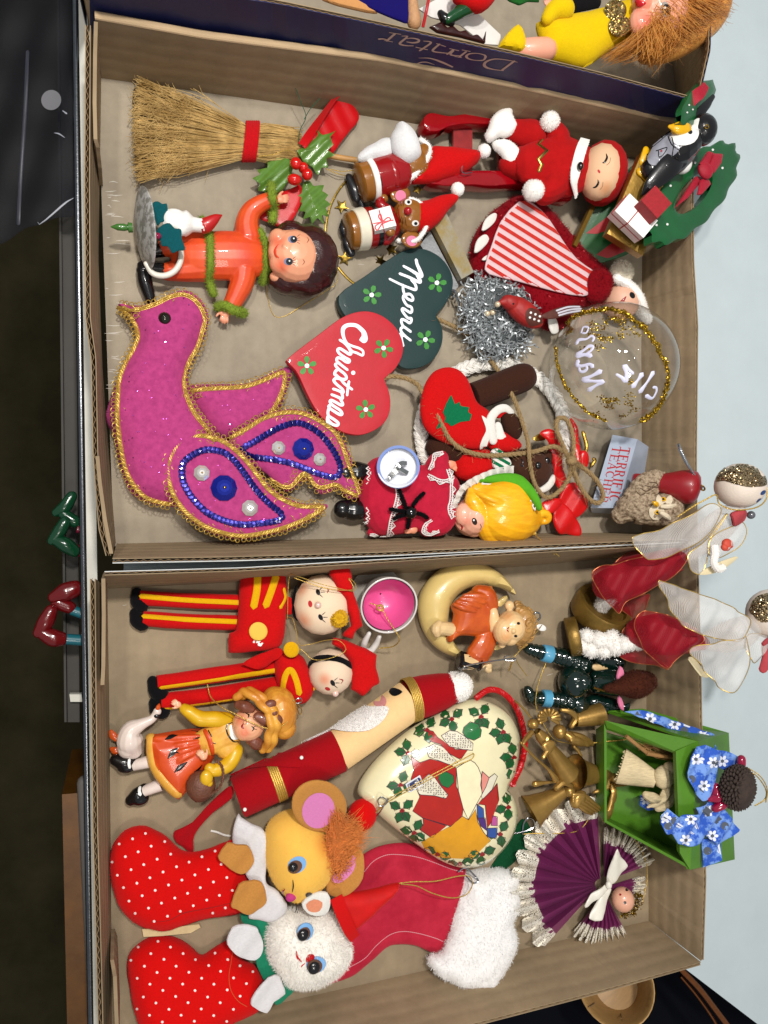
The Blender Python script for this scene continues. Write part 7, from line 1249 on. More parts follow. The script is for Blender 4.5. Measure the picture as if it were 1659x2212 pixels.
mb = MB(); ball(mb, fL((1045,865))+(52,), (34,38,34)); part('body_bead', mb, M_rd, t); mb = MB(); ball(mb, fL((1098,865))+(74,), (20,22,20)); part('head_bead', mb, M_rd, t); mb = MB(); lathe(mb, fL((1145,860))+(60,), fL((1345,872))+(64,), [(0,14),(.1,24),(.6,29),(.92,29),(1,22)], 24); part('neck_barrel', mb, M_rd, t)
mb = MB(); pillow(mb, L3([(1150,770),(1200,755),(1280,800),(1250,830),(1170,800)]), PL(*fL((1210,790)), 46), 6, 6, sm=2); part('cream_patch', mb, M_bisque, t)
for pts, z in ((L3([(1322,770),(1345,800),(1340,840),(1310,868),(1302,830)]), 96), (L3([(1318,945),(1340,985),(1345,1040),(1325,1030),(1308,985)]), 88)): slabfelt(pts, z, gloss('ear_pink', '#d9789a', .35), t, 'pink_ear', h=4)
slabfelt(L3([(1340,800),(1370,820),(1360,860),(1335,880)]), 80, M_rd, t, 'outer_ear'); slabfelt(L3([(1345,1010),(1385,990),(1375,1040),(1350,1042)]), 76, M_rd, t, 'outer_ear')
mb = MB(); tube(mb, L3([(1245,905,100),(1300,900,104),(1360,888,106),(1420,880,104),(1480,865,98)]), [6,12,22,29,22], 14, 5, round_=True); c_ = MB().join(mb); fur(mb, c_, 5000, 6, .8, jit=.35); part('chenille_tuft', mb, M_chen, t)
gold_loop('gold_cord', L3([(885,740,40),(850,830,50),(825,920,64),(820,1010,60),(860,1110,66),(930,1210,60),(1040,1240,40)]), t, 1.4); mb = MB(); tube(mb, L3([(1165,900,94),(1230,920,98)]), 2.4, 6, 2); part('gold_wire', mb, M_gold, t)
# ------------------------------------------------ gold angels
M_ga = mat('gold_plastic', '#b08a48', .32, .65, var=(90,.3), bump=(300,.15))
def gangel(label, at, skirt, head, extra):
    t = thing('gold_angel', label, 'angel ornament', at, 'gold plastic angels'); mb = MB(); lathe(mb, skirt[0], skirt[1], skirt[2], 24, cap=False); n0 = len(mb.v); ins = MB(); lathe(ins, skirt[0], skirt[1], [(q, max(r_-2.2,.5)) for q, r_ in skirt[2]], 24, cap=False); ins.f = [f[::-1] for f in ins.f]; mb.join(ins); part('gown', mb, M_ga, t)
    mb = MB(); ball(mb, head[0], head[1]); part('head', mb, M_ga, t)
    for nm, pts, rr in extra: mb = MB(); tube(mb, Q3(pts), rr, 8, 4, round_=True); part(nm, mb, M_ga, t)
    return t
ga = gangel('gold plastic angel blowing a long trumpet beside the heart cord', (1190,1620,0), (fQ((275,330))+(92,), fQ((455,590))+(70,), [(0,8),(.12,13),(.3,12),(.45,15),(.8,22),(1,27)]), (fQ((250,288))+(100,), (12,11,12)), [('trumpet', [(178,402,112),(260,490,112),(340,560,108),(385,620,104)], [3,3,3,7]), ('arm', [(240,340,102),(205,380,110),(190,405,114)], [6,5,4]), ('arm', [(330,370,96),(335,440,106),(310,490,112)], [7,6,5]), ('halo_rod', [(140,150,60),(190,195,80),(235,250,98)], [2,2,2])])
mb = MB(); pillow(mb, Q3([(300,420),(340,385),(385,400),(360,460),(330,470)]), PL(*fQ((340,420)), 108), 5, 8, sm=2, step=4); part('song_book', mb, M_ga, ga)
gb = gangel('gold plastic angel with fan shaped halo and raised arms, its gown pointing right', (1225,1560,0), (fQ((500,265))+(58,), fQ((655,228))+(60,), [(0,14),(.3,18),(.7,22),(1,25)]), (fQ((408,335))+(76,), (15,16,15)), [('arm', [(420,205,70),(470,215,76),(505,250,74),(480,300,70)], [4,6,7,6]), ('arm', [(470,355,66),(540,370,70),(600,400,66)], [9,8,5]), ('trumpet', [(495,420,50),(520,450,52),(535,480,52)], [5,4,4])])
cf = fQ((345,255))
for k in range(11): a = R_(150+k*24); mb = MB(); tube(mb, [(cf[0]+6*math.cos(a), cf[1]+6*math.sin(a), 78), (cf[0]+22*math.cos(a), cf[1]+19*math.sin(a), 80)], [2,4.4], 8, 2, round_=True); part('halo_ray', mb, M_ga, gb)
mb = MB(); tube(mb, Q3([(455,360,70),(500,385,72),(560,400,68),(600,405,64)]), [9,12,9,5], 10, 5, round_=True); part('body', wob(mb, 4, 250), M_ga, gb); gold_loop('gold_cord', Q3([(600,405,64),(680,395,66),(760,388,70),(815,380,76)]), gb, 1.8)
gc = gangel('gold plastic bell shaped angel lying open end left below the trumpet angel', (1260,1665,0), (fQ((720,600))+(50,), fQ((505,580))+(56,), [(0,10),(.25,15),(.5,20),(.8,28),(.94,33),(1,38)]), (fQ((730,612))+(56,), (13,12,13)), [('arm', [(700,620,60),(690,670,64),(640,695,66)], [6,6,4]), ('hand', [(640,690,68),(618,698,66),(612,702,64)], [4,3,2]), ('broom', [(830,640,60),(760,650,64),(720,670,66)], [6,5,5])])
mb = MB(); tube(mb, Q3([(725,665,70),(735,700,74),(715,780,74),(690,850,68)]), [7,8,8,9], 10, 4, round_=True, flat=.6); part('wing', wob(mb, 3, 300), M_ga, gc); mb = MB(); tube(mb, Q3([(740,660,70),(860,645,64),(880,670,60)]), [3,5,5], 8, 3, round_=True); part('wing_arm', mb, M_ga, gc)
gd = gangel('gold plastic angel with a flared gown opening toward the lower left by the lace fan', (1150,1730,0), (fQ((440,690))+(62,), fQ((235,815))+(44,), [(0,12),(.2,16),(.5,22),(.85,31),(1,37)]), (fQ((465,690))+(70,), (13,13,13)), [('trumpet', [(262,648,76),(330,640,78),(420,632,78)], [7,3.4,3]), ('arm', [(390,670,78),(430,640,82),(480,660,80)], [7,7,5])])
for k in range(5): mb = MB(); tube(mb, Q3([(490,712+k*10,82),(560,720+k*22,84),(660-k*14,800+k*8,72)]), [4,5,2.4], 8, 4, round_=True); part('wing_feather', mb, M_ga, gd)
mb = MB(); ball(mb, fQ((520,740))+(78,), (22,16,12), -40); part('wing_root', wob(mb, 3, 300), M_ga, gd)
# ------------------------------------------------ green shadow box with corn husk doll
M_gbox = mat('apple_green_paint', '#4c7d18', .5, 0, .4, coat=.1, var=(60,.18), bump=(500,.15)); M_husk = mat('corn_husk', '#ddc9a0', .7, 0, .2, var=(200,.35), bump=(500,.5), stretch=(1,5,1)); M_stick_ = mat('twig_wood', '#9c7243', .6, var=(200,.3))
t = thing('shadow_box', 'apple green wooden shadow box with a corn husk doll, blue floral ribbon and pine cone', 'ornament', (1400,1700,60))
def panel(q, th, nm, dirv=None, m=M_gbox):
    p = [P(*fQ(c[:2]), c[2]) for c in q]; n = (p[1]-p[0]).cross(p[2]-p[0]).normalized(); n = -n if n.z < 0 else n; d = (V(dirv) if dirv else -n)*(th*K0); mb = MB(); a = p+[x+d for x in p]
    c = (p[1]-p[0]).cross(p[2]-p[0]).dot(d)
    mb.add(a, [(0,1,2,3),(7,6,5,4)]+[(i,4+i,4+(i+1)%4,(i+1)%4) for i in range(4)]); o = part(nm, mb, m, t, smooth=False); return mb.bvh(), o
b_back, _ = panel([(640,330,50),(1150,470,120),(1180,1080,120),(690,860,50)], 8, 'back_panel')
panel([(690,862,50),(1190,1085,118),(1195,1162,262),(690,885,96)], 8, 'bottom_panel', (0,.9,-.3))
panel([(640,320,50),(690,285,120),(692,880,96),(640,800,50)], 6, 'left_panel')
panel([(700,210,60),(905,196,70),(1425,342,150),(1240,392,262)], 8, 'top_panel', (0,-.8,-.4))
b_rail, _ = panel([(680,268,130),(1240,393,262),(1108,456,250),(692,312,126)], 12, 'frame_rail'); panel([(1106,452,252),(1242,390,262),(1192,1166,264),(1130,1062,252)], 14, 'frame_stile'); b_side, _ = panel([(1240,392,261),(1424,342,150),(1460,1102,150),(1192,1164,262)], 10, 'side_panel', (-.5,0,-.8))
M_blue = mat('blue_calico', '#2f55b0', .85, 0, .15, .2, var=(110,1,.46,.54), col2='#6f92d0', bump=(1600,.4)); M_pet = mat('white_petal_print', '#d8dbe6', .85); M_cgrey = mat('slate_petal_print', '#4c525c', .85)
def calico(pts, z, g=(0,0), fl=(), gr=(), w=3, h=2):
    pts = Q3(pts); mb = MB(); q = np.mean(np.array(pts), 0); pillow(mb, pts, PL(q[0], q[1], z, *g), h, 6, .8, 1.4, sm=1, step=5, hf=lambda u, v: w*math.sin(u*.16+v*.1)); o = part('calico_ribbon', mb, M_blue, t); b = mb.bvh()
    for c in gr: m = MB(); dot(m, *fQ(c), 9, b, .6, 9); part('slate_flower', m, M_cgrey, o)
    for i, c in enumerate(fl):
        m1, m2 = MB(), MB(); u, v = fQ(c)
        for k in range(6): a = k*1.047+i; dot(m1, u+8.2*math.cos(a), v+8.2*math.sin(a), 5.2, b, .8, 8, 3.6, math.degrees(a))
        dot(m2, u, v, 3.8, b, 1.3, 8); part('flower_print', m1, M_pet, o); part('flower_centre', m2, M_cgrey, o)
calico([(800,214),(905,204),(1340,352),(1348,440),(1225,400),(1100,330)], 180, (0,-.5), [(950,258),(1098,292),(1270,362)], [(1155,330),(860,232)], 2)
calico([(1232,425),(1275,410),(1345,440),(1380,490),(1340,620),(1300,735),(1262,752),(1215,690),(1168,580),(1195,490)], 284, (.1,0), [(1225,500),(1275,660),(1330,520)], [(1335,520),(1200,620)], 4)
calico([(1345,440),(1440,462),(1492,492),(1470,540),(1400,570),(1350,540)], 270, (.2,0), [(1385,512)], [], 4)
calico([(1008,832),(1060,795),(1120,850),(1250,822),(1275,930),(1272,990),(1180,1026),(1110,1000),(1095,955),(1040,945)], 288, (0,.1), [(1165,985),(1040,850),(1195,860)], [(1100,870),(1060,900)], 5)
calico([(1225,790),(1320,745),(1400,790),(1420,830),(1484,920),(1440,965),(1375,1020),(1310,980),(1255,930)], 280, (.1,.1), [(1325,960),(1300,810)], [(1400,900),(1260,780)], 6)
calico([(1262,985),(1375,960),(1380,1105),(1330,1130),(1268,1152)], 258, (.3,0), [(1340,950)], [(1295,1050)], 2)
calico([(895,720),(940,700),(1010,770),(1020,800),(940,810),(890,780)], 130, (0,0), [(925,740)], [], 2)
mb = MB(); lathe(mb, fQ((775,540))+(118,), fQ((985,625))+(170,), [(0,38),(.02,39),(.3,33),(.7,24),(1,17)], 30, sq=.6); part('husk_skirt', mb, M_husk, t); mb = MB()
for k in range(17): a = -1.5+k*.19; p0 = P(*fQ((775,540)), 118); p1 = P(*fQ((985,625)), 170); d = (p1-p0).normalized(); s = d.cross(V((0,0,1))).normalized(); u_ = s.cross(d); f = lambda tt, rr: p0+(p1-p0)*tt+(s*math.sin(a)+u_*(.6*math.cos(a)))*(rr*K0); wtube(mb, [f(-.03-.02*(k%3),39.5), f(.35,32.5), f(.7,24.5), f(1,17.5)], 1.5*K0, 5)
part('husk_pleats', mb, M_husk, t)
mb = MB(); ball(mb, fQ((1035,610))+(178,), (26,24,20)); ball(mb, fQ((1070,560))+(180,), (14,18,14)); part('husk_bodice', wob(mb, 4, 180), M_husk, t)
for pts in ([(1060,650,176),(1040,720,182),(1000,760,182),(935,790,176)], [(1090,680,170),(1060,760,176),(1000,795,176)], [(1000,740,182),(960,730,184),(925,715,182)]): mb = MB(); tube(mb, Q3(pts), [9,11,8,2][:len(pts)], 8, 4, round_=True); part('husk_arm', wob(mb, 2, 300), M_husk, t)
mb = MB(); tube(mb, Q3([(808,362,176),(880,420,180),(945,470,180)]), 4.4, 8, 3); part('twig', mb, M_stick_, t); mb = MB(); tube(mb, Q3([(930,465,182),(1010,480,186),(1085,488,186)]), 4.4, 8, 3); part('twig', mb, M_stick_, t)
mb = MB(); r = random.Random(3); [tube(mb, Q3([(880+r.uniform(0,120),395+r.uniform(0,60),170),(960+r.uniform(0,90),430+r.uniform(-20,60),176),(1040+r.uniform(0,60),470+r.uniform(-30,40),170)]), .9, 4, 3) for _ in range(30)]; part('gold_straw', mb, M_stick_, t, stuff=True)
M_cone = mat('pine_cone', '#3d2f28', .85, var=(300,.5), bump=(700,.6)); cc = fQ((1475,670)); mb = MB(); ball(mb, cc+(300,), (36,46,30)); part('cone_core', mb, M_cone, t)
for i in range(150):
    ph = i*2.39996; z = 1-i/150*1.15; rr = math.sqrt(max(0,1-z*z)); u, v, zz = cc[0]+37*rr*math.cos(ph), cc[1]+47*rr*math.sin(ph), 300+31*z
    if i % 10 == 0: sm_ = None
    mb = MB(); ball(mb, (u, v, zz), (6.4,4.2,2.6), (math.cos(ph)*1, math.sin(ph)*1, .5), 6, 4, up=(.3*math.cos(ph),-.3*math.sin(ph),1)); part('cone_scale', wob(mb, .8, 500, i), M_cone, t)
M_cran = gloss('cranberry_bead', '#8c0a35', .12, coat=.6)
for p, rr in (([(1500,500,288),(1498,540,290),(1490,570,290)], [9,9,6]), ([(1345,665,290),(1350,720,292),(1310,740,290)], [9,14,6]), ([(1415,745,290),(1385,770,294),(1345,795,290)], [8,11,9])): mb = MB(); tube(mb, Q3(p), rr, 12, 4, round_=True); part('berry', mb, M_cran, t)
mb = MB(); rope(mb, Q3([(1520,560,290),(1590,600,300),(1645,680,300),(1640,740,296),(1580,780,292)]), 1.8, 2, .12); rope(mb, Q3([(1530,548,290),(1610,600,306),(1655,680,306),(1645,760,300)]), 1.6, 2, .12); part('gold_cord', mb, M_goldth, t)
# ------------------------------------------------ lace fan angel
M_purp = mat('plum_taffeta', '#77205a', .42, 0, .45, sheen=.2, var=(90,.25), bump=(1400,.25))
def lacecloth():
    m = mat('ivory_lace', '#efe8d8', .9, 0, .1, .2, var=(400,.1)); nt = m.node_tree; N = nt.nodes; Lk = nt.links; b = N['Principled BSDF']; tc = N.new('ShaderNodeTexCoord'); vo = N.new('ShaderNodeTexVoronoi'); vo.feature = 'DISTANCE_TO_EDGE'; vo.inputs['Scale'].default_value = 620; Lk.new(tc.outputs['Object'], vo.inputs['Vector'])
    n2 = N.new('ShaderNodeTexNoise'); n2.inputs['Scale'].default_value = 130; Lk.new(tc.outputs['Object'], n2.inputs['Vector']); ad = N.new('ShaderNodeMath'); ad.operation = 'MULTIPLY_ADD'; ad.inputs[1].default_value = .5; ad.inputs[2].default_value = -.22; Lk.new(n2.outputs['Fac'], ad.inputs[0]); s = N.new('ShaderNodeMath'); s.operation = 'ADD'; Lk.new(vo.outputs['Distance'], s.inputs[0]); s.inputs[1].default_value = 0
    g = N.new('ShaderNodeMath'); g.operation = 'LESS_THAN'; md = N.new('ShaderNodeMath'); md.operation = 'ADD'; md.inputs[1].default_value = .2; Lk.new(ad.outputs[0], md.inputs[0]); Lk.new(s.outputs[0], g.inputs[0]); Lk.new(md.outputs[0], g.inputs[1]); Lk.new(g.outputs[0], b.inputs['Alpha']); return m
M_lc = lacecloth()
t = thing('fan_angel', 'pleated plum fabric fan angel with ivory lace edges and white ribbon bow', 'angel ornament', (1270,1890,0))
def fan(ap, a0, a1, n, R0, R1_, Rl, z0, zh, zt, nm, t):   # pleats: each a folded leaf of cloth
    ac = fR(ap)
    def pt(a, r_, z): return P(ac[0]+r_*math.cos(R_(a)), ac[1]+r_*math.sin(R_(a)), z)
    for i in range(n):
        A = [a0+(a1-a0)*(i+x)/n for x in (0,.5,1)]; mb = MB(); lc = MB(); ring = []
        for k, a in enumerate(A):
            hz = zh if k == 1 else 0; R1 = R1_*(1+.05*math.sin(i*2.3+k)); row = []
            for r_, s in ((R0,.15),((R0+R1)/2,.6),(R1,1)): row.append(pt(a, r_, z0+zt*(1-(r_-R0)/(R1-R0))+hz*s))
            ring.append(row)
        vs = sum(ring, []); n_ = len(vs); vs += [x-V((0,0,.7*K0)) for x in vs]; fs = []
        for k in range(2):
            for j in range(2): a_, b_, c_, d_ = k*3+j, k*3+j+1, (k+1)*3+j+1, (k+1)*3+j; fs += [(a_,b_,c_,d_), (n_+d_,n_+c_,n_+b_,n_+a_)]
        mb.add(vs, fs); part('pleat', mb, M_purp, t, smooth=False)
        m = 13; lv = []
        for k in range(m):
            a = A[0]+(A[2]-A[0])*k/(m-1); hz = zh*(1-abs(2*k/(m-1)-1)); wv = 8*math.sin(k*1.05+i); sw = 2*math.sin(k*1.3+i*.7)
            lv += [pt(a, R1_-6, z0+hz+1.2), pt(a+sw*.15, (R1_+Rl)/2, z0+hz+wv+2), pt(a+sw*.35, Rl-9+15*abs(math.sin(math.pi*k/(m-1))), z0+hz*1.1+wv*1.6)]
        lc.add(lv, [(k*3+j, k*3+j+1, (k+1)*3+j+1, (k+1)*3+j) for k in range(m-1) for j in range(2)]); part('lace_ruffle', lc, M_lc, t)
fan((1035,262), 132, 268, 11, 12, 148, 188, 14, 46, 46, 'skirt', t)
fan((1050,290), 62, 128, 9, 10, 84, 112, 20, 16, 30, 'arm', t); fan((1050,250), -92, -20, 9, 10, 84, 112, 22, 16, 30, 'arm', t); fan((1060,270), -18, 40, 5, 10, 60, 80, 20, 12, 30, 'arm', t)
def bowr(pts, z, g=(0,0)): mb = MB(); q = np.mean(np.array(R3(pts)), 0); pillow(mb, R3(pts), PL(q[0], q[1], z, *g), 3, 6, .8, 1.2, sm=2, step=4, hf=lambda u, v: 2*math.sin(u*.2)); part('bow_ribbon', mb, M_wsat, t)
M_wsat = mat('white_satin', '#d8d3c6', .35, 0, .5, sheen=.3, bump=(1800,.12))
bowr([(1085,150),(1098,128),(1112,160),(1136,190),(1110,225),(1075,262),(1060,255),(1066,210)], 84, (0,.2)); bowr([(1058,262),(1072,275),(1030,312),(985,345),(974,340),(1000,300)], 84); bowr([(1062,270),(1075,280),(1062,320),(1040,395),(992,390),(1010,350),(1035,300)], 84, (0,-.2))
mb = MB(); ball(mb, fR((1066,264))+(90,), (7,9,6)); part('bow_knot', mb, M_wsat, t)
mb = MB(); ball(mb, fR((1118,318))+(80,), (24.5,26,24)); M_bead = gloss('painted_bead', '#dba287', .35, coat=.3); ho = part('head', mb, M_bead, t); bh = mb.bvh()
for c in ((1133,282),(1126,330)): mb = MB(); dot(mb, *fR(c), 3.4, bh, .6, 10); part('eye', mb, M_black, ho)
mb = MB(); dot(mb, *fR((1109,300)), 2.6, bh, .6, 8); part('mouth', mb, M_mred, ho)
mb = MB(); r = random.Random(6)
for i in range(260): a = r.uniform(-.6,1.9); q = r.uniform(22,36); u, v = fR((1128,322)); u += q*math.cos(a); v += q*math.sin(a); d = r.uniform(0,6.3); ribbon(mb, [(u,v,70+r.uniform(-14,8)),(u+5*math.cos(d),v+5*math.sin(d),72+r.uniform(-12,12))], 1.8, .3, 0, tw=r.uniform(0,180))
part('tinsel_halo', mb, M_gg, t, stuff=True); gold_loop('gold_cord', R3([(1190,330,60),(1208,250,50),(1205,180,40),(1180,120,40),(1165,100,44)]), t, 1.4)
gold_loop('gold_cord', R3([(745,75,20),(790,72,30),(880,72,44),(950,62,40),(990,20,40),(1000,-20,44)]), t, 1.4); mb = MB(); tube(mb, R3([(715,72,22),(760,62,26),(790,45,30),(785,20,30),(765,15,28),(748,40,24),(746,75,22)]), 1.8, 6, 5); part('wire_hook', mb, M_silver, t)
# ------------------------------------------------ big red stocking with cotton cuff
M_rst = mat('rose_red_felt', '#b5283c', .95, 0, .1, .5, var=(70,.3,.3,.7), col2='#9a1a2e', bump=(2200,.5)); M_cot = mat('cotton_wool', '#e4e2e0', .95, 0, .1, .3, var=(200,.1)); M_thr = mat('pale_thread', '#c98a92', .8)
t = thing('felt_stocking', 'rose red felt stocking with white stitching and a fluffy cotton wool cuff', 'stocking', (880,1960,0))
os_ = [(1006,1878),(985,1866),(945,1848),(905,1828),(870,1820),(835,1824),(800,1836),(775,1860),(755,1910),(735,1970),(700,2040),(690,2090),(698,2124),(725,2120),(765,2104),(800,2076),(830,2046),(860,2038),(900,2042),(955,2060),(985,1985)]
mb = MB(); pillow(mb, os_, PL(860,1970,14), 12, 20, .8, 2, sm=3, step=7); wob(mb, 2.5, 60); part('stocking', mb, M_rst, t); bs = mb.bvh(); mb = MB()
for line in (R3([(155,215),(190,175),(240,152),(300,152),(360,162),(420,182),(480,205),(525,215)]), R3([(50,590),(110,565),(160,535),(200,490),(250,450),(300,437),(360,445),(420,462),(450,475)])):
    Q = resamp(crom(line, False, 6), 4.2)
    for i in range(0, len(Q)-1): a, b = Q[i], Q[i]*.35+Q[i+1]*.65; strokes(mb, [a, b], bs, .8, .4, 0, 4, .5)
part('stitching', mb, M_thr, t, stuff=True)
oc = R3([(515,232),(560,208),(620,196),(690,205),(722,230),(720,290),(728,340),(712,400),(720,470),(700,540),(660,610),(635,655),(580,662),(520,640),(440,610),(400,560),(396,525),(450,512),(475,440),(500,350)])
mb = MB(); pillow(mb, oc, PL(1025,2020,38,0,-.22), 34, 40, .7, sm=3, step=6); wob(wob(mb, 7, 60), 3, 160); f_ = MB(); f_.join(mb); fur(f_, mb, 9000, 9, .7, jit=.8, curl=.5, seed=3); part('cotton_cuff', f_, M_cot, t)
mb = MB(); tube(mb, R3([(505,215,44),(530,200,52),(560,222,50),(580,248,48),(560,256,48),(535,232,48)]), 1.8, 6, 5); part('wire_hook', mb, M_silver, t)
solo('felt_scrap', pillow(MB(), [(1050,1890),(1078,1846),(1104,1806),(1128,1768),(1146,1790),(1150,1822),(1122,1850),(1092,1878)], PL(1100,1830,8,.1,0), 2, 5, .8, 2, sm=2, step=5), felt('dark_green_felt', '#0c4527'), 'dark green felt scrap tucked between the cream heart and the lace fan', 'felt scrap', (1100,1830,0))
solo('wooden_strip', slab(MB(), N3([(284,742),(420,735),(608,714),(616,732),(560,764),(400,780),(292,786)]), 26, 18), mat('bare_wood', '#c4ad80', .7, var=(150,.2)), 'pale wooden strip with a black dot lying between the two polka dot stockings', 'wooden strip', (370,2015,0), smooth=False)
solo('thread_end', tube(MB(), N3([(675,182,4),(710,190,8),(750,206,6),(788,212,4)]), 2.2, 6), M_whitefelt, 'short white yarn end lying above the yellow mouse stocking', 'yarn', (470,1800,0))
# ------------------------------------------------ polka dot stockings
M_pst = felt('scarlet_felt', '#c80a08', .15); M_dot = mat('white_dot_print', '#e3d3d0', .9); M_tanfelt = felt('tan_felt', '#b9803f', .2); M_knit = mat('white_knit', '#d4d1d2', .9, 0, .1, .3, bump=(900,.9,2), var=(500,.12), stretch=(1,3,1))
def dots(pts, bv, parent, ox, oy, ang, mask=None):
    P_ = np.array(outline(pts, 3)); mb = MB(); lo, hi = P_.min(0)-40, P_.max(0)+40; c = (lo+hi)/2; r = random.Random(2)
    for i in range(-14, 15):
        for j in range(-14, 15):
            x, y = i*44+(22 if j % 2 else 0)+ox, j*21+oy; a = R_(ang); q = (c[0]+x*math.cos(a)-y*math.sin(a)+r.uniform(-1,1), c[1]+x*math.sin(a)+y*math.cos(a)+r.uniform(-1,1))
            if inpoly(np.array([q]), P_)[0] and edist(np.array([q]), P_)[0] > 5: dot(mb, q[0], q[1], 2.9, bv, .5, 9)
    part('polka_dots', mb, M_dot, parent, stuff=True)
t = thing('mouse_stocking', 'red polka dot stocking ornament with a yellow plush mouse peeking out, white knit collar', 'stocking', (480,1900,0), 'polka dot stockings with plush heads')
so = N3([(98,380),(112,270),(175,190),(262,153),(350,175),(430,222),(505,290),(600,300),(700,268),(760,246),(830,240),(880,420),(900,560),(850,640),(700,662),(560,692),(440,735),(335,733),(235,692),(160,620),(112,500)])
mb = MB(); pillow(mb, so, PL(*fN((450,450)), 30), 46, 60, .65, sm=3, step=6); so_ = part('stocking', (wob(wob(mb, 1.5, 40), 1.6, 120), fur(mb, MB().join(mb), 3000, 3, .5, seed=8))[0], M_pst, t); bs = mb.bvh(); dots(so, bs, so_, 6, 4, 22)
mb = MB(); strokes(mb, N3([(360,700),(440,690),(520,650),(620,630),(720,610),(800,590)]), bs, [.6,1,1.2,1,1,.6], .2); part('seam', mb, mat('dark_seam', '#8a0807', .95), so_)
ko = N3([(832,82),(850,112),(910,142),(965,172),(1002,230),(1000,330),(985,440),(1000,490),(1060,530),(1108,600),(1100,650),(1050,688),(960,690),(890,672),(900,610),(940,560),(900,470),(870,420),(850,330),(800,262),(800,180),(815,120)])
mb = MB(); pillow(mb, ko, PL(*fN((930,380)), 66, .2, 0), 10, 14, .7, 3, sm=2, step=6, hf=lambda u, v: 3*math.sin(u*.12+v*.07)); part('knit_collar', mb, M_knit, t)
for pts, z in ((N3([(768,248),(820,262),(882,260),(918,330),(912,372),(870,422),(820,424),(752,372),(712,330)]), 92), (N3([(832,482),(890,466),(962,470),(992,558),(985,600),(940,635),(890,662),(820,628),(786,608)]), 92)): slabfelt(pts, z, M_tanfelt, t, 'felt_paw', (-.1,0), 4, 2, 2)
M_yp = mat('yellow_plush', '#e3b04e', .95, 0, .1, .6, var=(60,.35,.3,.7), col2='#d39a38', bump=(2300,.5)); mb = MB(); ball(mb, fN((1175,300)), 10); hdp = N3([(985,180),(1020,120),(1080,80),(1160,62),(1260,110),(1340,190),(1382,310),(1352,430),(1285,512),(1200,560),(1130,575),(1080,530),(1030,480),(995,400),(976,290)]); mb = MB(); pillow(mb, hdp, PL(*fN((1180,310)), 70), 70, 72, .7, sm=3, step=6); f_ = MB().join(mb); fur(f_, mb, 4000, 3, .6); ho = part('head', f_, M_yp, t); bh = mb.bvh(); rouge(M_yp, [hit(bh, *fN((1330,260)))[0], hit(bh, *fN((1370,330)))[0]], '#cf6a20', 46, ORG[t.name], .7)
for outer, inner, z, g in ((circ(*fN((1290,40)), 60, 55, 20, 14), circ(*fN((1285,66)), 35, 39, 20, 12), 128, (-.15,.25)), (N3([(1330,520),(1352,440),(1400,330),(1450,285),(1510,272),(1545,330),(1540,450),(1490,520),(1430,556),(1370,555)]), N3([(1358,455),(1390,415),(1440,360),(1485,318),(1496,350),(1490,400),(1450,450),(1395,482)]), 96, (.3,-.2))):
    q = np.mean(np.array(outer), 0); mb = MB(); pillow(mb, outer, PL(q[0], q[1], z, *g), 3, 7, .8, 3, sm=2, step=6); e = part('ear', mb, M_tanfelt, t); be = mb.bvh(); mb = MB(); decal(mb, inner, be, 1.2, 2, 6); part('ear_lining', mb, felt('ear_pink_felt', '#d07cb0', .12), e)
def plusheye(c, r, a, bv, ho):
    u, v = fN(c); mb = MB(); dot(mb, u+.5*r, v-.35*r, r*1.25, bv, 1.5, 18, r*1.0, a); part('eye_patch', mb, mat('blue_eye_felt', '#6f9fce', .8), ho); mb = MB(); dot(mb, u+.25*r, v-.1*r, r*.95, bv, 2.2, 16, r*.8, a); part('iris', mb, mat('brown_iris', '#5a3a28', .7), ho)
    p, n = hit(bv, u, v, 2); mb = MB(); ball(mb, (u, v, p.z/K0+1), (r*.62, r*.62, r*.5)); part('bead_eye', mb, M_black, ho)
plusheye((1142,390), 17, -35, bh, ho)
mb = MB(); dot(mb, *fN((1232,545)), 8, bh, 1.5, 10, 6); part('eye_patch', mb, M_black, ho)
p, n = hit(bh, *fN((1130,558)), 0); mb = MB(); ball(mb, fN((1130,558))+(p.z/K0+4,), (12,10,9)); part('nose', mb, felt('magenta_felt', '#b83a78', .15), ho)
mb = MB(); strokes(mb, N3([(1098,508),(1086,525),(1092,540)]), bh, [.8,2,.8], 3); part('mouth', mb, M_mred, ho); mb = MB(); strokes(mb, N3([(1143,456),(1146,490),(1142,522)]), bh, [.6,1.2,.6], 4); part('whisker', mb, M_black, ho); mb = MB(); tube(mb, N3([(1158,585,100),(1160,625,108),(1152,650,110)]), .7, 4); tube(mb, N3([(1160,620,108),(1168,650,110)]), .6, 4, 0); part('whisker', mb, M_black, ho)
mb = MB(); ball(mb, fN((1535,92))+(70,), (32,34,28)); part('hat', mb, M_pst, t); mb = MB(); tube(mb, N3([(1410,150,96),(1450,175,92),(1495,205,84)]), [10,13,8], 10, 4, round_=True, flat=.5); part('hat_brim', mb, M_pst, t)
M_ohair = mat('orange_hair', '#e58a45', .55, 0, .3, .3, var=(300,.4)); mb = MB(); r = random.Random(12)
for i in range(1000):
    a = r.gauss(0,1); p0 = fN((1370+r.gauss(0,20),230+r.gauss(0,75))); p2 = fN((1540-r.expovariate(1/50)+r.gauss(0,30),190+a*55)) if i % 3 else fN((1420+r.gauss(0,40),400+r.gauss(0,40))); mid = ((p0[0]+p2[0])/2+r.gauss(0,4), (p0[1]+p2[1])/2+10+r.gauss(0,7)); tube(mb, [p0+(126+r.gauss(0,5),), mid+(116+r.gauss(0,6),), p2+(92+r.gauss(0,8),)], [.7,.6,.2], 3, 4)
part('hair_tuft', mb, M_ohair, t, stuff=True)
t = thing('kitten_stocking', 'red polka dot stocking ornament with a white furry kitten head and small red hat', 'stocking', (480,2130,0), 'polka dot stockings with plush heads')
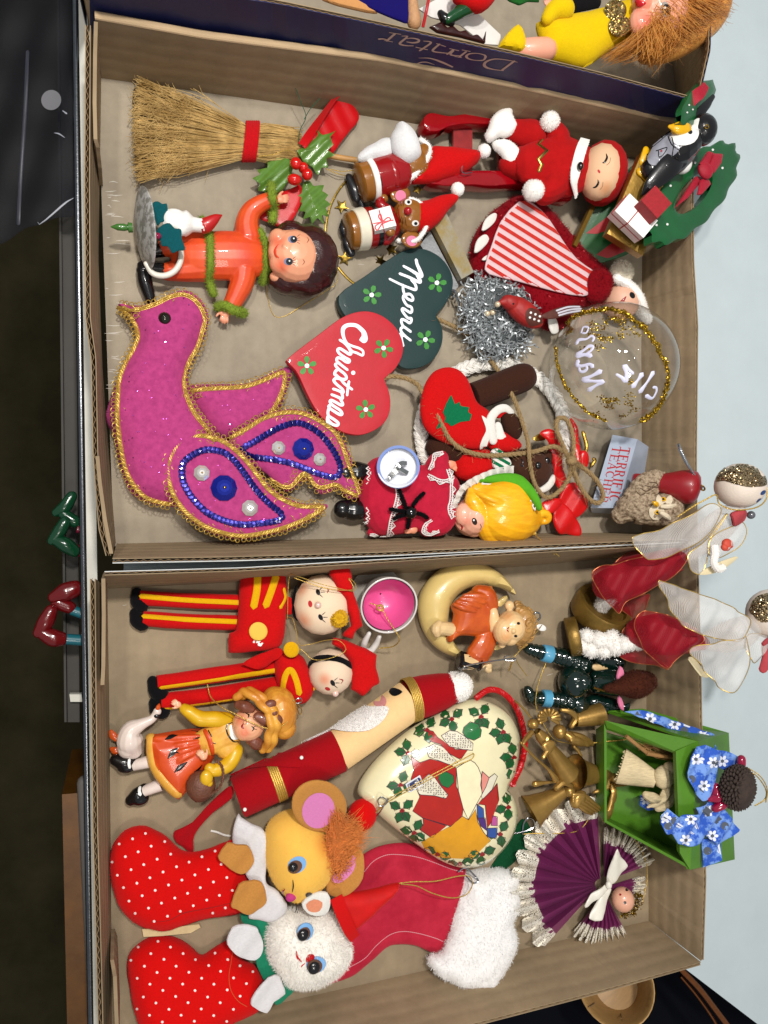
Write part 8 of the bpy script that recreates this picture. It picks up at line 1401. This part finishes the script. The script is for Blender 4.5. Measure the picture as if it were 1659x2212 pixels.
so = N3([(198,960),(215,875),(285,808),(370,774),(460,786),(545,825),(622,888),(700,842),(790,800),(840,900),(940,960),(990,1080),(960,1190),(800,1275),(650,1345),(480,1400),(320,1360),(250,1250),(212,1100)])
mb = MB(); pillow(mb, so, PL(*fN((560,1080)), 36, 0, -.3), 46, 60, .65, sm=3, step=6); so_ = part('stocking', (wob(wob(mb, 1.5, 40), 1.6, 120), fur(mb, MB().join(mb), 3000, 3, .5, seed=9))[0], M_pst, t); bs = mb.bvh(); dots(so, bs, so_, -4, 0, -18)
mb = MB(); tube(mb, [(q[0],q[1],hit(bs,q[0],q[1],1)[0].z/K0+1) for q in N3([(800,860),(790,930),(778,1010),(790,1090),(830,1150),(880,1182)])], .7, 4); part('loose_thread', mb, mat('orange_thread', '#c8502a', .8), t)
M_tealg = felt('sea_green_felt', '#1f7f5e', .2); slabfelt(N3([(845,650),(920,668),(1010,680),(1000,790),(1040,900),(1085,1000),(1155,1075),(1110,1130),(1045,1172),(1000,1060),(950,985),(930,900),(965,820),(930,740),(860,710)]), 60, M_tealg, t, 'felt_collar', (.2,0), 5, 3, 3)
for pts in (N3([(795,728),(850,714),(930,725),(945,752),(972,815),(962,880),(920,916),(850,906),(782,852),(764,800)]), N3([(1000,1012),(1060,1003),(1080,1048),(1098,1108),(1030,1150),(992,1216),(900,1172),(922,1100)])): slabfelt(pts, 92, M_knit, t, 'felt_paw', (-.1,0), 4, 2, 2)
M_wfur = mat('white_plush_fur', '#ebe6dd', .9, 0, .1, .4, var=(90,.14)); hdp = N3([(992,800),(1015,700),(1100,640),(1200,640),(1320,640),(1400,690),(1450,790),(1465,870),(1410,960),(1300,1030),(1200,1052),(1110,1040),(1050,970),(1005,890)]); mb = MB(); pillow(mb, hdp, PL(*fN((1230,840)), 70), 66, 70, .7, sm=3, step=6); bh = mb.bvh(); f_ = MB().join(mb); fur(f_, mb, 11000, 10, .8, jit=.5, seed=5); ho = part('head', f_, M_wfur, t)
for outer, z, inn in ((N3([(1190,592),(1250,542),(1335,528),(1355,600),(1322,662),(1225,652)]), 124, N3([(1215,600),(1260,570),(1310,590),(1290,640),(1235,640)])), (N3([(1372,905),(1430,860),(1472,838),(1478,905),(1420,975)]), 100, None)):
    o, be = slabfelt(outer, z, M_whitefelt, t, 'ear', (0,.1), 4, 2, 1)
    if inn: mb = MB(); decal(mb, inn, be, 1.2, 2, 5); part('ear_lining', mb, felt('apricot_felt', '#d98a68', .2), o)
mb = MB(); ball(mb, fN((1190,885))+(122,), (24,28,14)); c_ = MB().join(mb); fur(mb, c_, 900, 4, .7); bm = c_.bvh(); part('muzzle', mb, M_wfur, t)
for c, r_, a in (((1200,775),18,-60), ((1262,962),19,-20)):
    u, v = fN(c); z = hit(bh, u, v)[0].z/K0+6; pl = PL(u, v, z, -.1 if c[1] < 900 else 0, .1 if c[1] < 900 else -.3); mb = MB(); pillow(mb, circ(u+4, v-7, r_*1.15, r_*.95, a, 14), pl, 2, 4, .5, 2, sm=1, step=5); part('eye_patch', mb, mat('blue_eye_felt', '#6f9fce', .8), ho); mb = MB(); pillow(mb, circ(u+1, v-3, r_*.9, r_*.8, a, 14), PL(u, v, z+3), 2, 4, .5, 2, sm=1, step=5); part('iris', mb, mat('brown_iris', '#5a3a28', .7), ho); mb = MB(); ball(mb, (u,v,z+7), (r_*.72,r_*.72,7)); part('bead_eye', mb, M_black, ho)
mb = MB(); ball(mb, fN((1240,910))+(138,), (10.5,10.5,7)); part('nose', mb, felt('nose_red', '#b3161c', .15), ho)
mb = MB(); tube(mb, N3([(1160,862,134),(1166,900,138),(1188,925,138)]), [1.4,2.4,1.6], 6, 5, round_=True); part('mouth', mb, M_red, ho); mb = MB(); tube(mb, N3([(1208,935,138),(1190,952,136),(1200,970,132)]), [1.4,2.2,1.4], 6, 5, round_=True); part('mouth', mb, M_red, ho)
mb = MB(); pillow(mb, [(722,1938),(770,1926),(820,1918),(862,1907),(850,1934),(820,1962),(785,1992),(757,2006)], PL(780,1955,96,.1,0), 22, 22, .8, sm=2, step=5); part('hat', wob(mb, 2, 90), mat('scarlet_satin_felt', '#c40b08', .7, 0, .3, .3, var=(90,.2), bump=(1500,.2)), t)
mb = MB(); ribbon(mb, [(726,1938,122),(738,1970,132),(754,2006,130),(766,2026,118)], [28,28,27,24], 4, 5); part('hat_band', mb, mat('ribbed_red', '#b80c0c', .85, 0, .15, .3, bump=(1100,1,1)), t)
gold_loop('gold_loop', R3([(282,258,92),(340,252,88),(420,250,84),(500,232,80),(545,232,76),(558,262,72),(535,300,70),(480,312,74),(410,295,80),(350,268,86),(290,260,92)]), t, 1.5)
# ------------------------------------------------ two net winged angels over the right edge
def netm(name, col, alpha, lines=900):
    m = mat(name, col, .6, 0, .3, .3); nt = m.node_tree; N = nt.nodes; Lk = nt.links; b = N['Principled BSDF']; tc = N.new('ShaderNodeTexCoord'); wv = N.new('ShaderNodeTexWave'); wv.inputs['Scale'].default_value = lines; wv.inputs['Distortion'].default_value = 2; wv.inputs['Detail'].default_value = 1; Lk.new(tc.outputs['Object'], wv.inputs['Vector'])
    mr = N.new('ShaderNodeMapRange'); mr.inputs['To Min'].default_value = alpha-.16; mr.inputs['To Max'].default_value = min(1, alpha+.16); Lk.new(wv.outputs['Fac'], mr.inputs['Value']); Lk.new(mr.outputs[0], b.inputs['Alpha']); b.inputs['Transmission Weight'].default_value = 0; return m
M_netw = netm('white_nylon_net', '#d4cfca', .42, 380); M_netr = netm('red_nylon_net', '#8f0a1e', .66, 380); M_netin = netm('inner_red_net', '#9c1020', .9, 380); M_gwire = mat('gold_wire_edge', '#b89a4e', .35, .7); M_gglit = glitter('champagne_glitter', '#cdb48a', '#4a3a24', 1500); M_base = mat('old_gold_paint', '#8a6c30', .4, .6, var=(70,.5), bump=(400,.4)); M_chw = mat('white_chenille', '#e6e2dc', .9, 0, .15, .4)
def net(pts, z, g, m, t, nm, edge, h=3, w=4, wz=.12):
    pl = PL(*np.mean(np.array(pts), 0), z, *g); hf = lambda u, v: w*math.sin(u*wz+v*wz*.6); mb = MB(); ol = outline(pts, 3); vs, fl, _ = triang([ol], 7); e = edist(vs, ol); ww = [pl.at(u, v, hf(u, v)+h*min(1, d/20)*4) for (u, v), d in zip(vs, e)]; mb.add(ww, [tuple(f) for f in fl]); o = part(nm, mb, m, t)
    if edge: ed = MB(); wp = [pl.at(u, v, hf(u, v)+.3) for u, v in resamp(ol, 4, True)]; wtube(ed, wp, 1.15*K0, 6, True); part('wire_edge', ed, edge, o)
    return o
def ball_head(t, c, r, cap, m_c, eyes, label=None):
    mb = MB(); ball(mb, c, r, n=24, m=16); wob(mb, 1.2, 120); bh = mb.bvh(); ho = part('head', mb, mat('cream_stoneware', '#d8cabc', .6, 0, .3, bump=(900,.35), var=(150,.08)), t); mb = MB(); decal(mb, cap, bh, 1.5, 3, 5); part('glitter_hair', wob(mb, 1.2, 500), m_c, ho)
    for e, a in eyes: mb = MB(); dot(mb, *e, 7, bh, .8, 10, 4, a); part('painted_eye', mb, mat('blue_eye_paint', '#1d3a6e', .4), ho)
    return ho
M_redw = mat('copper_red_wire', '#a8603a', .4, .6)
t = thing('net_angel', 'net angel with red skirt and round glittered head, upper of the two at right', 'angel ornament', (1420,1180,120), 'net angels with glittered heads')
mb = MB(); lathe(mb, fJ((330,1440))+(34,), fJ((405,1340))+(66,), [(0,3),(0,60),(.1,62),(.9,62),(1,60),(1,50),(.75,48),(.72,2)], 40); part('base', mb, M_base, t)
mb = MB(); fuzzrod('chenille_leg', mb, J3([(370,1370,66),(390,1330,84),(430,1310,100)]), 13, M_chw, t, 1500, 8); part('leg_tube', lathe(MB(), fJ((400,1330))+(80,), fJ((960,1010))+(190,), [(0,14),(1,22)], 12), M_netin, t)
net(J3([(470,1032),(540,965),(640,922),(680,930),(660,985),(560,1030)]), 110, (.3,0), M_netr, t, 'skirt_petal', M_redw); net(J3([(510,1350),(600,1300),(740,1262),(735,1330),(700,1420),(640,1466),(570,1420)]), 90, (.3,0), M_netr, t, 'skirt_petal', M_redw)
mb = MB(); tube(mb, J3([(420,1190,110),(560,1140,130),(720,1080,160),(880,1010,186),(1000,965,196)]), [34,40,36,28,18], 16, 5, round_=True); part('inner_skirt', wob(mb, 5, 60), M_netin, t)
net(J3([(303,1110),(350,1062),(410,1040),(480,1036),(650,985),(900,930),(1040,915),(1010,1030),(900,1150),(750,1228),(640,1288),(560,1335),(520,1415),(480,1390),(400,1302),(335,1210)]), 166, (.45,0), M_netr, t, 'skirt_petal', M_redw, 6, 6)
ball_head(t, fJ((1445,430))+(286,), (55,49,50), J3([(1262,395),(1290,322),(1370,265),(1450,252),(1530,258),(1600,300),(1640,370),(1642,425),(1580,436),(1500,438),(1400,415),(1320,392)]), M_gglit, [(fJ((1620,482)),-40),(fJ((1590,545)),-40)])
mb = MB(); tube(mb, J3([(1010,950,205),(1150,850,235),(1300,720,262),(1400,640,276)]), [20,30,32,24], 14, 5, round_=True); part('net_bodice', mb, M_netw, t)
net(J3([(603,832),(680,806),(830,765),(1000,685),(1150,600),(1240,566),(1288,610),(1270,690),(1210,785),(1060,900),(900,968),(745,1002),(660,930)]), 268, (.25,.1), M_netw, t, 'wing', M_gwire, 4, 5); net(J3([(1032,1000),(1060,935),(1200,830),(1330,665),(1352,650),(1280,760),(1220,840),(1205,940),(1165,1060),(1128,1115),(1065,1075)]), 290, (.1,0), M_netw, t, 'wing', M_gwire, 4, 4)
net(J3([(1205,950),(1225,850),(1300,780),(1440,715),(1492,728),(1492,800),(1435,900),(1335,970),(1270,985),(1220,985)]), 300, (0,0), M_netw, t, 'sleeve', M_gwire, 5, 5)
slabfelt(J3([(1365,655),(1400,622),(1470,610),(1500,640),(1480,700),(1420,740),(1385,735)]), 312, mat('dusty_red_scarf', '#a83a40', .85, var=(200,.25)), t, 'neck_scarf', (0,.2), 6, 2, 4); mb = MB(); ball(mb, fJ((1528,655))+(290,), 9); part('grey_bead', mb, gloss('grey_pearl', '#55565c', .2), t)
mb = MB(); tube(mb, J3([(1245,890,312),(1250,960,316),(1240,1020,316),(1270,1070,312),(1310,1060,306)]), 8, 8, 5); c_ = MB().join(mb); fur(mb, c_, 700, 3, .8); part('chenille_arm', mb, M_chw, t); mb = MB(); ball(mb, fJ((1340,885))+(318,), (12,13,9)); ball(mb, fJ((1325,905))+(320,), (9,8,7)); ball(mb, fJ((1365,880))+(318,), (7,9,7)); part('ribbon_rose', wob(mb, 2, 300), mat('coral_ribbon', '#b8402a', .6), t)
slabfelt(J3([(1130,1115),(1190,1065),(1300,1010),(1420,972),(1412,1000),(1330,1060),(1220,1110)]), 296, mat('cream_paper', '#cbbd98', .7), t, 'song_paper', (0,0), 1, 2, 1)
mb = MB(); rope(mb, J3([(960,670,270),(1080,590,290),(1180,535,300),(1260,500,306),(1285,570,300),(1400,615,322),(1560,600,326),(1640,540,320),(1655,440,320)]), 2, 2, .1); part('gold_loop', mb, M_goldth, t)
t = thing('net_angel', 'net angel with fluffy white chenille leg, its head cropped at the right side', 'angel ornament', (1440,1400,120), 'net angels with glittered heads')
mb = MB(); lathe(mb, fJ((110,1600))+(46,), fJ((200,1585))+(60,), [(0,3),(0,40),(.1,42),(.9,42),(1,40),(1,33),(.75,32),(.72,2)], 36); part('base', mb, M_base, t)
mb = MB(); Q = J3([(215,1655,80),(290,1640,92),(400,1640,106),(500,1640,122),(600,1645,138),(720,1650,150)]); f1 = MB()
for i, (c, r_) in enumerate(((Q[0],16),((fJ((260,1590))+(90,)),15),(fJ((290,1690))+(90,),17),(fJ((360,1620))+(102,),18),(fJ((390,1700))+(100,),16),(fJ((450,1600))+(112,),16),(fJ((480,1670))+(118,),18),(fJ((550,1650))+(132,),16))): b_ = MB(); ball(b_, c, r_); f1.join(b_)
tube(f1, Q[2:], [14,14,13,11], 10, 4, round_=True); f2 = MB().join(f1); fur(f2, f1, 3500, 9, 1.2, jit=.6); part('chenille_leg', f2, M_chw, t)
net(J3([(525,1565),(570,1500),(640,1465),(700,1500),(690,1590),(600,1605)]), 120, (.3,0), M_netr, t, 'skirt_petal', M_redw); net(J3([(515,1745),(600,1690),(720,1680),(800,1750),(885,1830),(870,1845),(780,1810),(640,1800)]), 130, (.3,0), M_netr, t, 'skirt_petal', M_redw)
mb = MB(); tube(mb, J3([(690,1560,150),(820,1580,176),(980,1610,200),(1140,1640,210)]), [36,44,34,18], 16, 5, round_=True); part('inner_skirt', wob(mb, 5, 60), M_netin, t)
net(J3([(640,1455),(680,1410),(740,1398),(880,1425),(1050,1500),(1172,1600),(1120,1668),(1000,1722),(930,1780),(880,1838),(800,1785),(700,1690),(655,1590),(632,1510)]), 206, (.4,0), M_netr, t, 'skirt_petal', M_redw, 6, 6)
mb = MB(); tube(mb, J3([(1160,1630,215),(1300,1610,240),(1450,1560,264),(1560,1500,280)]), [18,30,34,24], 14, 5, round_=True); part('net_bodice', mb, M_netw, t)
ball_head(t, fJ((1690,1420))+(290,), (56,54,50), J3([(1520,1400),(1535,1340),(1570,1290),(1640,1262),(1720,1260),(1790,1300),(1800,1400),(1700,1470),(1600,1480),(1560,1440)]), M_gglit, [])
net(J3([(818,1172),(870,1175),(1040,1235),(1300,1325),(1430,1400),(1506,1450),(1500,1535),(1440,1622),(1300,1615),(1100,1560),(960,1465),(880,1320)]), 288, (.2,0), M_netw, t, 'wing', M_gwire, 4, 6); net(J3([(1065,1692),(1170,1655),(1390,1618),(1496,1596),(1512,1700),(1485,1880),(1432,1992),(1350,2022),(1255,1955),(1150,1825),(1085,1750)]), 300, (.1,0), M_netw, t, 'wing', M_gwire, 4, 6)
slabfelt(J3([(1045,1772),(1080,1750),(1150,1840),(1205,1902),(1140,1900)]), 270, mat('cream_paper', '#cbbd98', .7), t, 'song_paper', (0,0), 1, 2, 1); net(J3([(1500,1600),(1580,1570),(1660,1600),(1640,1720),(1560,1800),(1505,1740)]), 296, (0,0), M_netw, t, 'sleeve', M_gwire, 5, 5)
slabfelt(J3([(1600,1640),(1680,1590),(1720,1660),(1680,1780),(1620,1870),(1585,1850),(1630,1740)]), 312, mat('dusty_red_scarf', '#a83a40', .85, var=(200,.25)), t, 'neck_scarf', (0,.1), 4, 2, 4)
# ------------------------------------------------ contents of the navy tray
B3 = fB.L; M_yel2 = felt('lemon_felt', '#d9b60a', .15); M_df = skin('vinyl_doll_face', '#dd9a80'); M_ging = mat('ginger_hair', '#d69a4a', .45, 0, .45, .2, var=(200,.5,.3,.7), col2='#a86228')
t = thing('yellow_doll', 'doll in a yellow felt dress with long ginger hair lying in the navy tray', 'doll', (1300,60,150))
dd = B3([(658,102),(700,92),(780,76),(950,38),(1060,0),(1088,60),(1092,140),(1010,205),(930,252),(862,292),(780,275),(700,242),(676,172)]); mb = MB(); pillow(mb, dd, PL(*fB((870,150)), 214), 34, 44, .8, sm=2, step=6); part('dress', wob(mb, 3, 60), M_yel2, t); bd = mb.bvh()
slabfelt(B3([(495,205),(520,160),(572,112),(602,165),(602,225),(550,215)]), 226, M_yel2, t, 'boot', (0,0), 14, 2, 0); mb = MB(); tube(mb, B3([(600,215,216),(650,215,222),(700,215,222)]), [22,24,24], 14, 3, round_=True); part('leg', mb, M_df, t)
mb = MB(); tube(mb, B3([(780,40,240),(735,45,240),(705,80,240)]), [22,20,14], 12, 4, round_=True); part('sleeve', mb, M_yel2, t); mb = MB(); hand(mb, fB((716,30))+(240,), 250, 15, .4, 1); part('hand', fuse(mb, 1.1, 1), M_df, t)
M_mesh = glitter('gold_mesh_fabric', '#c9b27a', '#7a6330', 1100)
for c, r_, z in (((1018,112),24,262),((1000,45),24,258)): slabfelt(circ(*fB(c), r_, r_), z, M_mesh, t, 'gold_collar', (.2,.2), 2, 1.5)
mb = MB(); ball(mb, fB((1190,40))+(262,), (66,70,52)); ball(mb, fB((1120,100))+(270,), (34,34,24)); ball(mb, fB((1120,10))+(284,), (20,22,18)); hd = fuse(mb, 1.5, 3); ho = part('head', hd, M_df, t); bh = hd.bvh(); rouge(M_df, [hit(bh, *fB((1130,95)))[0], hit(bh, *fB((1110,5)))[0]], '#c8402c', 36, ORG[t.name], .7)
mb = MB(); dot(mb, *fB((1216,40)), 17, bh, 1, 18, 10, 80); part('eye_white', mb, mat('smoky_eye', '#8a8078', .3), ho); mb = MB(); dot(mb, *fB((1220,42)), 12, bh, 1.5, 16, 9, 80); part('eye', mb, M_black, ho); mb = MB(); dot(mb, *fB((1212,34)), 3, bh, 2, 8); part('glint', mb, M_white, ho)
mb = MB(); strokes(mb, B3([(1088,4),(1104,16),(1128,14)]), bh, [3,5,2], 1); part('lips', mb, mat('lip_gloss_red', '#b3141e', .2), ho); mb = MB(); ball(mb, fB((1195,198))+(250,), (18,12,12)); part('ear', mb, M_df, t)
mb = MB(); pillow(mb, B3([(1180,120),(1250,80),(1300,0),(1360,-60),(1480,-40),(1490,40),(1440,140),(1340,220),(1230,270),(1130,270),(1100,230),(1150,190)]), PL(*fB((1320,90)), 226), 40, 46, .8, sm=2, step=7); part('hair_mass', wob(mb, 3, 50), M_ging, t); mb = MB(); r = random.Random(5)
for i in range(1600):
    a = r.random(); st_ = (1150+r.gauss(0,30)+a*130, 150-a*210+r.gauss(0,14)); en = (1140+a*340+r.gauss(0,30), 285-a*250+r.gauss(0,26)) if r.random() < .75 else (930+r.uniform(0,260), 255+r.gauss(0,16)); z = 250+r.gauss(0,14)+20*a
    c1 = ((st_[0]+en[0])/2+40*a+r.gauss(0,16), (st_[1]+en[1])/2+20+r.gauss(0,14)); tube(mb, B3([st_+(z+26,), c1+(z+14+r.gauss(0,5),), en+(z-26+r.gauss(0,8),)]), [.6,.6,.2], 3, 4)
part('hair', mb, M_ging, t, stuff=True)
solo('blue_felt', pillow(MB(), [(740,-40),(895,-40),(885,20),(880,52),(848,40),(805,22),(770,2)], PL(830,10,240), 3, 6, .8, 3, sm=1, step=8), felt('royal_blue_felt', '#130c58', .2), 'royal blue felt piece standing at the edge of the navy tray', 'felt piece', (830,0,100))
solo('tan_felt', pillow(MB(), [(668,-30),(760,-40),(800,14),(815,30),(760,20),(700,2)], PL(740,0,236), 6, 8, .8, 3, sm=2, step=8), felt('sand_felt', '#c08a55', .15), 'tan felt shape beside the blue felt in the navy tray', 'felt piece', (740,0,100))
solo('tan_glitter_arm', tube(MB(), B3([(118,-30,240),(125,40,240),(130,95,236)]), [10,13,16], 10, 4, round_=True), mat('sugar_tan', '#b98a60', .6, bump=(1500,.6), var=(500,.3)), 'sugary tan arm shape between the blue felt and the red stick', 'ornament', (890,30,150))
solo('red_stick', tube(MB(), B3([(200,-40,250),(185,40,244),(168,118,230)]), 3.6, 8, 3), gloss('red_stick_paint', '#a80d12'), 'thin red stick leaning in the navy tray', 'stick', (920,20,150))
M_card2 = mat('white_card', '#cfcbc6', .7, var=(80,.1)); mb = MB(); pillow(mb, B3([(150,40),(240,-10),(372,28),(506,155),(492,196),(430,192),(330,110),(200,75)]), PL(*fB((330,90)), 205), 1, 4, .8, 3, sm=0, step=8); solo('white_card', mb, M_card2, 'white card house shape with pointed corner lying in the navy tray', 'card', (1000,50,120), smooth=False)
mb = MB(); zz = [(196,118)]+[(245+i*26,102+(i*9)+(10 if i % 2 else -6)) for i in range(8)]+[(440,132),(436,190),(330,162),(230,142)]; pillow(mb, B3(zz), PL(*fB((330,140)), 226), 5, 8, .8, 4, sm=0, step=5); solo('brown_roof_piece', mb, gloss('maroon_paint', '#34100e', .3, var=(200,.5)), 'glossy dark brown zigzag edged piece in front of the white card', 'ornament', (1000,70,150))
t = thing('green_leg_figure', 'green legged figure with a black shoe and red tunic in the navy tray', 'figure', (1000,20,150)); mb = MB(); tube(mb, B3([(275,85,236),(330,50,240),(385,20,242)]), [10,14,18], 12, 4, round_=True); part('leg', mb, gloss('deep_green_paint', '#0c3f1c'), t); mb = MB(); tube(mb, B3([(245,60,232),(262,80,234),(290,96,232)]), [8,11,9], 10, 4, round_=True); part('shoe', mb, M_black, t); mb = MB(); tube(mb, B3([(335,-20,250),(400,0,252),(440,-20,252)]), [22,26,22], 12, 4, round_=True); part('tunic', mb, M_red, t)
slab_ = pillow(MB(), B3([(745,-30),(900,-30),(940,10),(930,34),(820,58),(760,70)]), PL(*fB((830,10)), 200), 8, 12, .8, 2, sm=1, step=8); solo('black_felt', slab_, M_bfelt, 'black felt piece lying behind the yellow doll sleeve', 'felt piece', (1240,10,120))
mb = MB(); pillow(mb, B3([(515,-20),(560,-30),(660,-20),(672,10),(620,8),(585,24),(540,6)]), PL(*fB((590,0)), 220), 4, 6, .8, 2, sm=1, step=5); solo('holly_sprig', mb, felt('holly_green_felt', '#1d5a22'), 'green felt leaf with red dots at the top of the navy tray', 'leaf', (1125,0,150))
for o in SC.objects:
    if '_cv' in o: del o['_cv']
